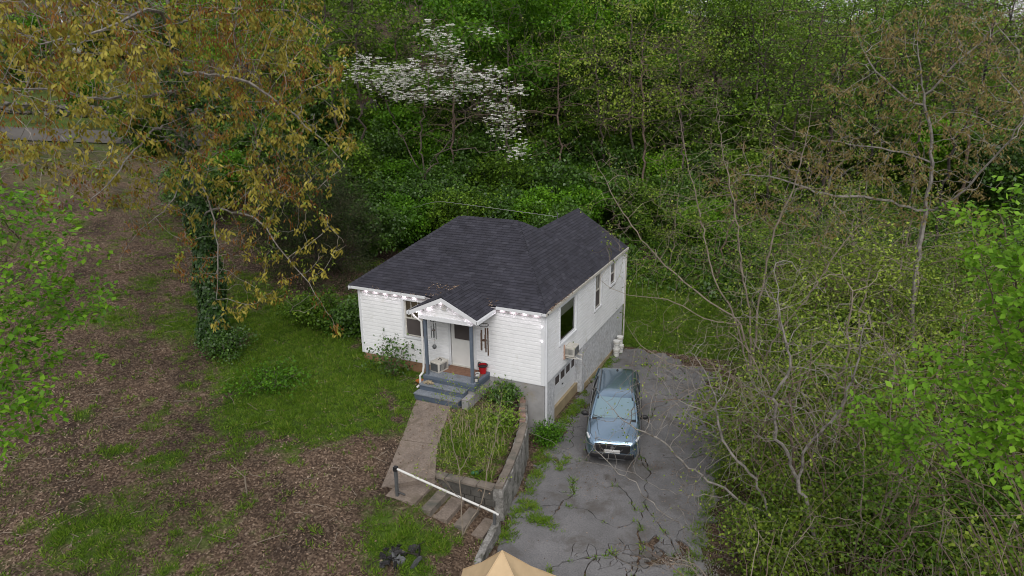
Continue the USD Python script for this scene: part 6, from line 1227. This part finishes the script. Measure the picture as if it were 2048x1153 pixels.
# air conditioner on the porch
ac2 = thing('porch_air_conditioner', 'old white air conditioner left standing on the porch floor', 'air conditioner', (-4.02, -.62, 2.202), -12)
part('case', MB().man(rbox((-.22, -.27, 0), (.22, .27, .40), .02)), M['offwhite'], ac2)
part('grille', MB().box((-.17, -.282, .05), (.17, -.274, .35)), M['greymetal'], ac2)
for k in range(6): part('louvre', MB().box((.222, -.2+k*.07, .08), (.232, -.165+k*.07, .33)), M['greymetal'], ac2)
part('cord', MB().tube([(-.05, .0, .40), (-.02, .05, .46), (.06, .06, .44), (.1, .0, .41)], .014, 6), M['black'], ac2)
mt = part('door_mat', MB().box((-3.86, -.70, 2.203), (-2.30, -.06, 2.213)), M['mat']); setdata(mt, label='brown worn carpet strip before the front door', category='mat')
def pot(name, label, loc, R, H, m, soil=True):
    t = thing(name, label, 'flower pot', loc)
    part('pot', MB().lathe([(0, 0), (R*.68, 0), (R*.96, H*.86), (R*1.06, H*.87), (R*1.06, H), (R*.92, H), (R*.9, H*.8), (0, H*.8)], n=20), m, t, smooth=40)
    if soil: part('soil', MB().lathe([(0, H*.82), (R*.9, H*.82)], n=16), M['black'], t)
    return t
p_ = pot('red_flower_pot', 'glossy red flower pot with a dark rim at the porch corner', (-2.38, -.22, 2.202), .17, .34, M['redpot']); part('rim', MB().lathe([(.155, .30), (.19, .30), (.19, .345), (.155, .345)], n=20), M['black'], p_)
p2 = pot('white_flower_pot', 'small white flower pot in front of the red pot', (-2.40, -.60, 2.207), .085, .16, M['white'])
fg = thing('porch_figurine', 'tiny white figurine at the edge of the porch floor', 'figurine', (-2.36, -.78, 2.202)); part('body', MB().lathe([(0, 0), (.05, 0), (.055, .05), (.03, .10), (.04, .13), (.02, .17), (0, .18)], n=12), M['white'], fg, smooth=True)
sl_ = thing('solar_lantern', 'small dark lantern box beside the right porch post', 'lantern', (-2.25, -.98, 2.202), 20); part('body', MB().box((-.07, -.05, 0), (.07, .05, .17)), M['black'], sl_); part('panel', MB().box((-.05, -.056, .02), (.05, -.0505, .14)), M['offwhite'], sl_); part('lid', MB().box((-.08, -.06, .171), (.08, .06, .19)), M['greymetal'], sl_)
dr = thing('straw_bundle', 'pale dry plant bundle lying on the upper porch step', 'dried plant', (-4.02, -1.43, 1.99)); st_v = []
for _ in range(40): u = unitr(1, rng)[0]*[1, .7, .6]; u[2] = abs(u[2])*.7; st_v.append(tube(np.array([[0, 0, .03], u*.12+[0, 0, .04], u*.24+[0, 0, .02]]), [.008, .018, .006], 4))
part('stalks', cat(st_v), M['straw'], dr, kind='stuff'); part('seed_head', MB().lathe([(0, 0), (.06, .02), (.07, .08), (0, .13)], n=10), M['straw'], dr, smooth=True)
oc_ = thing('orange_clay_dish', 'small orange clay dish lying in the weeds left of the porch', 'dish', (-4.85, -.75, gz(-4.85, -.75)+.03)); part('dish', MB().lathe([(0, 0), (.12, 0), (.17, .07), (.15, .07), (.11, .02), (0, .02)], n=18), M['orange'], oc_, smooth=40)
# plaque by the door
pq = thing('house_plaque', 'white plaque with a dark oval wreath low on the wall right of the door', 'plaque', (-2.62, -.025, 2.26)); part('board', MB().box((-.10, -.02, 0), (.14, 0, .34)), M['white'], pq)
th = np.linspace(0, 2*np.pi, 25); part('wreath', MB().tube(np.stack([.02+.065*np.cos(th), th*0-.028, .18+.10*np.sin(th)], 1), .018, 6, False), M['black'], pq)
# wind chimes
def chime(name, label, loc, n, L, R, rt, ms):
    t = thing(name, label, 'wind chime', loc)
    part('hanger', MB().tube([(0, 0, 0), (0, 0, -.22)], .005, 4), M['black'], t); a = np.linspace(0, 2*np.pi, 21)
    part('ring', MB().tube(np.stack([R*1.25*np.cos(a), R*1.25*np.sin(a), a*0-.24], 1), .013, 5, False), M['black'], t)
    for k in range(n):
        q = k/n*6.283+.4; l = L*(1-.13*k); part('chime_tube', MB().tube([(R*math.cos(q), R*math.sin(q), -.36-.05*k), (R*math.cos(q), R*math.sin(q), -.36-.05*k-l)], rt, 8), ms, t, smooth=40)
        part('string', MB().tube([(R*math.cos(q), R*math.sin(q), -.24), (R*math.cos(q), R*math.sin(q), -.37-.05*k)], .003, 3), M['black'], t)
    part('striker', MB().lathe([(0, 0), (R*.7, 0), (R*.7, .03), (0, .03)], (0, 0, -.36-L*.45), 12), M['chime'], t)
    return t
chime('wind_chime', 'large brown wooden wind chime hanging at the right porch eave', (-1.98, -.80, 4.62), 5, 1.05, .13, .028, M['chime'])
c2 = chime('wind_chime', 'slim grey wind chime hanging inside the left porch post', (-3.96, -1.0, 4.58), 4, .62, .085, .016, M['greymetal']); part('pendant', MB().lathe([(0, -.10), (.07, -.05), (.085, .02), (.05, .08), (0, .1)], (0, 0, -1.28), 12), M['greymetal'], c2, smooth=True); part('pendant_cord', MB().tube([(0, 0, -.24), (0, 0, -1.2)], .004, 3), M['black'], c2)
# buckets by the far end of the wall
def bucket(loc, label, rz=0):
    t = thing('bucket', label, 'bucket', loc, rz)
    part('pail', MB().lathe([(0, 0), (.125, 0), (.15, .35), (.16, .35), (.16, .385), (.0, .385)], n=22), M['white'], t, smooth=40)
    part('rim', MB().lathe([(.150, .28), (.163, .28), (.163, .31), (.150, .31)], n=22), M['offwhite'], t); a = np.linspace(0, np.pi, 9)
    part('handle', MB().tube(np.stack([.165*np.cos(a), -.03-.11*np.sin(a), .29-.12*np.sin(a)], 1), .006, 4, False), M['greymetal'], t); return t
bucket((.25, 8.35, 0), 'white bucket on the driveway, lower of the stacked pair by the wall'); bucket((.25, 8.35, .39), 'white bucket set on top of another one by the wall', 40)
bucket((.30, 8.86, 0), 'white bucket standing half hidden behind the stacked pair', 80); bucket((.24, 8.95, .385), 'topmost white bucket behind the stacked pair, nearest the downspout', 10)
# tan canopy in the lower foreground
cn = thing('canopy_tent', 'tan fabric pop up canopy whose peak rises at the bottom edge', 'canopy', (CX, CY, 0), CROT)
A2, ZP, ZE = 1.15, CZ, CZ-1.55
for k in range(4):
    a0, a1 = math.pi/4+k*math.pi/2, math.pi/4+(k+1)*math.pi/2; R_ = A2*math.sqrt(2)
    c0, c1 = np.array([R_*math.cos(a0), R_*math.sin(a0), ZE]), np.array([R_*math.cos(a1), R_*math.sin(a1), ZE]); ap = np.array([0, 0, ZP])
    n = 12; V_ = []; F_ = []
    for i in range(n+1):
        for j in range(n+1):
            s, t = i/n, j/n; b = c0*(1-t)+c1*t; q = ap*(1-s)+b*s; q[2] -= .16*math.sin(math.pi*s)*(1-.35*abs(2*t-1))*(.4+.6*math.sin(math.pi*t)); q = q+np.array([0, 0, .06])*(meshkit.noise(np.array([[q[0]*4.5, q[1]*4.5, k*3.1]]), 5)[0]-.5)*math.sin(math.pi*min(s, .98))*math.sin(math.pi*t); V_.append(q)
    F_ = [[i*(n+1)+j, (i+1)*(n+1)+j, (i+1)*(n+1)+j+1, i*(n+1)+j+1] for i in range(n) for j in range(n)]
    part('roof_panel', (np.array(V_), np.array(F_)), M['canopy'], cn, smooth=True)
    part('valance', MB().add([c0, c1, c1-[0, 0, .24], c0-[0, 0, .24]], [[0, 1, 2, 3]]), M['canopy'], cn)
    part('leg', MB().box((c0[0]*.97-.02, c0[1]*.97-.02, -.1), (c0[0]*.97+.02, c0[1]*.97+.02, ZE)), M['canopyleg'], cn)
    part('seam', MB().tube([ap+[0, 0, .012], ap*.5+c0*.5-[0, 0, .052], c0+[0, 0, .01]], .011, 5), M['canopy'], cn)
# grey stake, debris, cable
sk_ = thing('grey_stake', 'thin weathered grey stake stuck in the lawn', 'stake', (-6.0, -8.5, gz(-6, -8.5))); part('stick', MB().tube([(0, 0, -.1), (.01, 0, .4), (0, .02, .62)], .022, 5), M['twigpale'], sk_); part('twig', MB().tube([(0, .02, .60), (-.35, .1, .66), (-.62, .12, .8)], .012, 4), M['twigpale'], sk_)
db = thing('debris_heap', 'small heap of blackened plant debris and scraps on the lawn near the canopy', 'debris', (-.75, -8.35, gz(-.75, -8.35)))
for k in range(26):
    m = trimesh.creation.icosphere(2, 1.0); m.vertices *= (1+1.5*(meshkit.noise(m.vertices*2.3+k*7.3, 3)-.5))[:, None]*np.array([rng.uniform(.07, .2), rng.uniform(.04, .10), rng.uniform(.015, .05)]); m.apply_transform(trimesh.transformations.random_rotation_matrix(rng.random(3))); m.apply_translation((rng.normal(0, .24), rng.normal(0, .22), rng.uniform(.02, .14))); part('scrap', m, M['debris'] if k % 9 else M['greymetal'], db)
for k in range(8): q = rng.normal(0, .25, 2); u = rng.normal(0, .3, 2); part('stick', MB().tube([(*q, .05), (*(q+u), .12), (*(q+u*1.8), .04)], .012, 4), M['barkdark'], db)
# bottle and box in the flower bed
bb = thing('green_bottle', 'green plastic bottle lying at the front of the flower bed', 'bottle', (-.42, -4.85, gz(-.42, -4.85)+.06), 30); v_, f_ = MB().lathe([(0, 0), (.05, 0), (.055, .02), (.055, .2), (.02, .27), (.02, .3), (0, .3)], n=14).get(); part('body', (v_[:, [2, 0, 1]], f_), M['greenplastic'], bb, smooth=40)
bk_ = pot('black_nursery_pot', 'small black nursery pot beside the green bottle in the flower bed', (-.16, -4.72, gz(-.2, -4.7)), .075, .15, M['black'])
cb_ = thing('power_cable', 'white service cable running from behind the house to the wing roof', 'cable'); part('wire', MB().tube(dense([(-26, 22, 3.6), (-16, 14.4, 4.6), (-10.3, 11.0, 6.2), (-2.9, 8.6, 6.42)], 1.0), .008, 5), M['cord'], cb_)
ms_ = part('service_mast', MB().tube([(-2.9, 8.6, 5.9), (-2.9, 8.6, 6.6)], .03, 6), M['greymetal'], house)
# far house and car on the hill
def local(t, n, m, mt): return part(n, m, mt, t)
hx, hy = -66, 36; hz = gz(hx, hy)
fh = thing('far_house', 'tan house glimpsed through the oak boughs on the hilltop', 'house', (hx, hy, hz-.3), 35)
local(fh, 'wall', MB().box((-5, -3.5, 0), (5, 3.5, 3.1)), M['farwall'])
local(fh, 'roof', MB().add([(-5.5, -4, 3.0), (5.5, -4, 3.0), (5.5, 4, 3.0), (-5.5, 4, 3.0), (-5.5, 0, 5.2), (5.5, 0, 5.2)], [[0, 1, 5, 4], [3, 4, 5, 2], [0, 4, 3, 3], [1, 2, 5, 5], [0, 3, 2, 1]]), M['farroof'])
for x in (-3, 2.6): w_ = part('window', MB().box((x-.6, -3.56, 1.0), (x+.6, -3.501, 2.3)), M['trim'], fh); part('pane', MB().box((x-.5, -3.58, 1.08), (x+.5, -3.561, 2.22)), M['screen'], w_)
dd_ = part('door', MB().box((-.5, -3.56, .1), (.5, -3.501, 2.2)), M['trim'], fh)
local(fh, 'porch_post', MB().box((-4.9, -5.1, 0), (-4.75, -4.95, 2.8)).box((4.75, -5.1, 0), (4.9, -4.95, 2.8)), M['trim'])
local(fh, 'porch_roof', MB().hexa([[-5.2, -5.4, 2.75], [5.2, -5.4, 2.75], [5.2, -3.51, 3.0], [-5.2, -3.51, 3.0], [-5.2, -5.4, 2.87], [5.2, -5.4, 2.87], [5.2, -3.51, 3.12], [-5.2, -3.51, 3.12]]), M['white'])

# ------------------------------------------------------------------ cars
def car(name, label, loc, rz, paint, detail=True):
    t = thing(name, label, 'car', loc, rz)
    xs_ = np.array([-2.43, -2.40, -2.28, -2.0, -1.4, -.6, .3, 1.1, 1.35, 1.7, 2.0, 2.22, 2.36, 2.43])
    w = np.interp(xs_, [-2.43, -2.40, -2.28, -2.0, 1.6, 2.0, 2.22, 2.36, 2.43], [.74, .84, .91, .95, .955, .93, .87, .77, .62])
    zt = np.interp(xs_, [-2.43, -2.4, -2.28, 1.1, 1.35, 1.7, 2.0, 2.22, 2.36, 2.43], [.92, 1.04, 1.12, 1.16, 1.155, 1.10, 1.04, .98, .90, .78])
    zb = np.interp(xs_, [-2.43, -2.2, 2.2, 2.43], [.42, .28, .26, .36])
    rings = []
    for x, a, h, b in zip(xs_, w, zt, zb):
        half = [(0, b), (a*.86, b), (a*.97, b+.10), (a*1.0, b+(h-b)*.42), (a*.985, b+(h-b)*.72), (a*.955, h-.10), (a*.90, h-.028), (a*.82, h+.0), (a*.45, h+.028), (0, h+.035)]
        rings.append([(x, y, z) for y, z in half]+[(x, -y, z) for y, z in half[-2:0:-1]])
    V_ = np.array(rings); k = V_.shape[1]; n = len(xs_); F_ = [[i*k+j, (i+1)*k+j, (i+1)*k+(j+1) % k, i*k+(j+1) % k] for i in range(n-1) for j in range(k)]
    v = np.vstack([V_.reshape(-1, 3), [[xs_[0]-.01, 0, .7], [xs_[-1]+.02, 0, .65]]]); f = np.array(F_); f = np.vstack([f[:, [0, 1, 2]], f[:, [0, 2, 3]]])
    f = np.vstack([f, [[n*k, j, (j+1) % k] for j in range(k)], [[n*k+1, (n-1)*k+(j+1) % k, (n-1)*k+j] for j in range(k)]])
    tm = trimesh.Trimesh(v, f, process=True); trimesh.repair.fix_normals(tm)
    body = manifold3d.Manifold(manifold3d.Mesh(np.asarray(tm.vertices, np.float32), np.asarray(tm.faces, np.uint32)))
    for x in (1.45, -1.42):
        for s in (-1, 1):
            c = manifold3d.Manifold.cylinder(.32, .415, .415, 28).rotate([90, 0, 0]).translate([x, s*.90+.16, .37]); body = body-c
    part('body', body, paint, t, smooth=38)
    # greenhouse rings, bottom to top: x rear, x front, half width
    R_ = [(1.10, -2.32, 1.20, .885), (1.36, -2.22, .86, .825), (1.60, -2.10, .52, .745), (1.665, -2.04, .40, .715)]
    roofr = [(1.665, -2.04, .40, .715), (1.72, -1.98, .28, .665), (1.752, -1.85, .10, .56), (1.765, -1.6, -.2, .36)]
    def ring(z, x0, x1, a, m=8):
        q = [(x1, y) for y in np.linspace(-a*.80, a*.80, m)]+[(x1-.07, a*.93), (x1-.22, a)]+[(x, a) for x in np.linspace(x1-.5, x0+.3, m)]+[(x0+.1, a*.93), (x0, a*.8)]
        q = q+[(x0, y) for y in np.linspace(a*.6, -a*.6, m-2)]+[(x0, -a*.8), (x0+.1, -a*.93)]+[(x, -a) for x in np.linspace(x0+.3, x1-.5, m)]+[(x1-.22, -a), (x1-.07, -a*.93)]
        return [(x+(.05*(1-(y/a)**2) if x == x1 else 0), y, z) for x, y in q]
    def loft(rs, cap):
        V_ = np.array([ring(*q) for q in rs]); k = V_.shape[1]; F_ = np.array([[i*k+j, i*k+(j+1) % k, (i+1)*k+(j+1) % k, (i+1)*k+j] for i in range(len(rs)-1) for j in range(k)]); v = V_.reshape(-1, 3)
        if cap: v = np.vstack([v, v[-k:].mean(0)+[0, 0, .006]]); return v, F_, [[(len(rs)-1)*k+j, (len(rs)-1)*k+(j+1) % k, len(v)-1] for j in range(k)]
        return v, F_, []
    v, F_, _ = loft(R_, False); nrm = np.cross(v[F_[:, 1]]-v[F_[:, 0]], v[F_[:, 3]]-v[F_[:, 0]]); nrm /= np.maximum(np.linalg.norm(nrm, axis=1, keepdims=True), 1e-9); ctr = v[F_].mean(1)
    fr, sd2 = np.abs(nrm[:, 0]) > .45, np.abs(nrm[:, 0]) <= .45
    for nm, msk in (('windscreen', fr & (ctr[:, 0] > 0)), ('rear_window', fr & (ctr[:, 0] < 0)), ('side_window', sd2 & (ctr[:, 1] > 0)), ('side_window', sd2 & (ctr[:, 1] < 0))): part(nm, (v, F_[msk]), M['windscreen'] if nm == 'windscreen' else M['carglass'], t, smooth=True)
    v, F_, cp = loft(roofr, True); F3 = np.vstack([F_[:, [0, 1, 2]], F_[:, [0, 2, 3]], cp]); part('roof', (v, F3), paint, t, smooth=50)
    for s in (-1, 1):
        part('windscreen_pillar', MB().tube([(1.17, s*.80, 1.12), (.83, s*.752, 1.37), (.48, s*.68, 1.61), (.36, s*.655, 1.675)], .045, 7), paint, t, smooth=True)
        for xa, xb in ((-.05, -.20), (-1.15, -1.25), (-2.1, -1.98)): part('pillar', MB().tube([(xa, s*.875, 1.12), ((xa+xb)/2, s*.815, 1.38), (xb, s*.722, 1.67)], .035, 6), M['black'] if xa > -2 else paint, t, smooth=True)
        part('roof_rail', MB().tube([(.12, s*.60, 1.75), (.05, s*.60, 1.80), (-1.7, s*.60, 1.80), (-1.8, s*.60, 1.76)], .018, 6), M['greymetal'], t)
        m = trimesh.creation.icosphere(2, 1.0); m.vertices *= [.075, .13, .09]; m.apply_translation((.86, s*1.06, 1.17)); mi = part('mirror', m, M['black'], t, smooth=True); part('mirror_arm', MB().box((.82, s*.90, 1.10), (.90, s*1.0, 1.14)), M['black'], mi)
        part('window_strip', MB().tube([(1.05, s*.897, 1.125), (-.6, s*.905, 1.125), (-2.2, s*.885, 1.125)], .014, 5), M['chrome'], t)
        for x in (1.45, -1.42):
            wv, wf_ = MB().lathe([(.20, -.10), (.34, -.11), (.375, -.07), (.38, 0), (.375, .07), (.34, .11), (.20, .10)], n=26).get(); wv = wv[:, [0, 2, 1]]; wh = part('wheel', (wv+[x, s*.83, .375], wf_), M['tyre'], t, smooth=40)
            rv, rf = MB().lathe([(0, .085), (.06, .09), (.10, .06), (.20, .05), (.225, .095)], n=20).get(); rv = rv[:, [0, 2, 1]]*[1, s, 1]; part('rim', (rv+[x, s*.83, .375], rf), M['rim'], wh, smooth=40)
            for q in range(5): a = q*1.2566; part('spoke', MB().box((-.02, -.012, .04), (.02, .012, .2), np.array([[math.cos(a), 0, math.sin(a), x], [0, 1, 0, s*.93], [-math.sin(a), 0, math.cos(a), .375], [0, 0, 0, 1.]])), M['rim'], wh)
        part('headlight', MB().man(manifold3d.Manifold.batch_hull([manifold3d.Manifold.sphere(q[3], 10).translate(q[:3]) for q in ((2.30, s*.58, .88, .05), (2.16, s*.80, .93, .05), (1.95, s*.88, .985, .03))])), M['headlight'], t, smooth=40)
        part('fog_light', MB().box((2.30, s*.62-.09, .50), (2.40, s*.62+.09, .56)), M['headlight'], t)
        part('tail_light', MB().box((-2.40, s*.74-.10, .88), (-2.34, s*.74+.10, 1.0)), M['redpot'], t)
        part('wiper', MB().tube([(1.22, s*.42+.15, 1.165), (1.12, s*.42-.12, 1.20), (1.06, s*.42-.33, 1.235)], .011, 4), M['black'], t)
        part('hood_crease', MB().tube([(1.2, s*.60, 1.185), (1.7, s*.56, 1.128), (2.12, s*.46, 1.035)], .010, 5), paint, t)
    for s in (-1, 1):
        part('hood_seam', MB().tube([(1.24, s*.815, 1.163), (1.7, s*.80, 1.108), (2.05, s*.755, 1.035), (2.24, s*.66, .97)], .007, 4), M['black'], t)
        for xd in (.95, -.18, -1.18): part('door_seam', MB().tube([(xd, s*.957, 1.06), (xd-.02, s*.962, .8), (xd-.02, s*.962, .45)], .008, 4), M['black'], t)
        part('sill_trim', MB().box((-1.0, s*.93-.03, .27), (1.02, s*.93+.03, .40)), M['black'], t)
    part('hood_seam', MB().tube([(2.25, -.62, .965), (2.35, -.3, .945), (2.37, 0, .94), (2.35, .3, .945), (2.25, .62, .965)], .009, 4), M['black'], t)
    part('dashboard', MB().box((.55, -.62, 1.05), (1.12, .62, 1.12)), M['black'], t)
    part('cowl', MB().hexa([[1.08, -.78, 1.12], [1.30, -.78, 1.12], [1.30, .78, 1.12], [1.08, .78, 1.12], [1.10, -.76, 1.175], [1.27, -.76, 1.172], [1.27, .76, 1.172], [1.10, .76, 1.175]]), M['black'], t)
    part('grille', MB().man(rbox((2.28, -.60, .565), (2.462, .60, .875), .04)), M['black'], t, smooth=40)
    part('grille_bar', MB().tube([(2.42, -.50, .86), (2.47, -.26, .64), (2.48, 0, .62), (2.47, .26, .64), (2.42, .50, .86)], .016, 6), M['chrome'], t)
    part('number_plate', MB().box((2.468, -.26, .58), (2.482, .26, .70)), M['plate'], t)
    part('bumper_trim', MB().man(rbox((2.20, -.74, .33), (2.455, .74, .56), .06)), M['black'], t, smooth=40)
    part('skid_plate', MB().box((2.30, -.45, .30), (2.42, .45, .345)), M['greymetal'], t)
    part('emblem', MB().lathe([(0, 0), (.06, 0), (.06, .012), (0, .014)], (0, 0, 0), 14).get() and (MB().lathe([(0, 0), (.06, 0), (.06, .012), (0, .014)], n=14).get()[0][:, [2, 0, 1]]+[2.462, 0, .78], MB().lathe([(0, 0), (.06, 0), (.06, .012), (0, .014)], n=14).get()[1]), M['chrome'], t)
    part('antenna', MB().lathe([(0, 0), (.05, 0), (.02, .05), (0, .06)], (-1.7, 0, 1.765), 8), M['black'], t)
    return t
car('parked_car', 'blue grey sport utility car parked on the cracked driveway', (2.31, 1.32, 0.004), math.degrees(math.atan2(-.967, .256)), M['carpaint'])
cx_, cy_ = -58, 26.5
car('far_parked_car', 'white car parked on the hilltop seen through the oak boughs', (cx_, cy_, gz(cx_, cy_)), 60, M['white'])
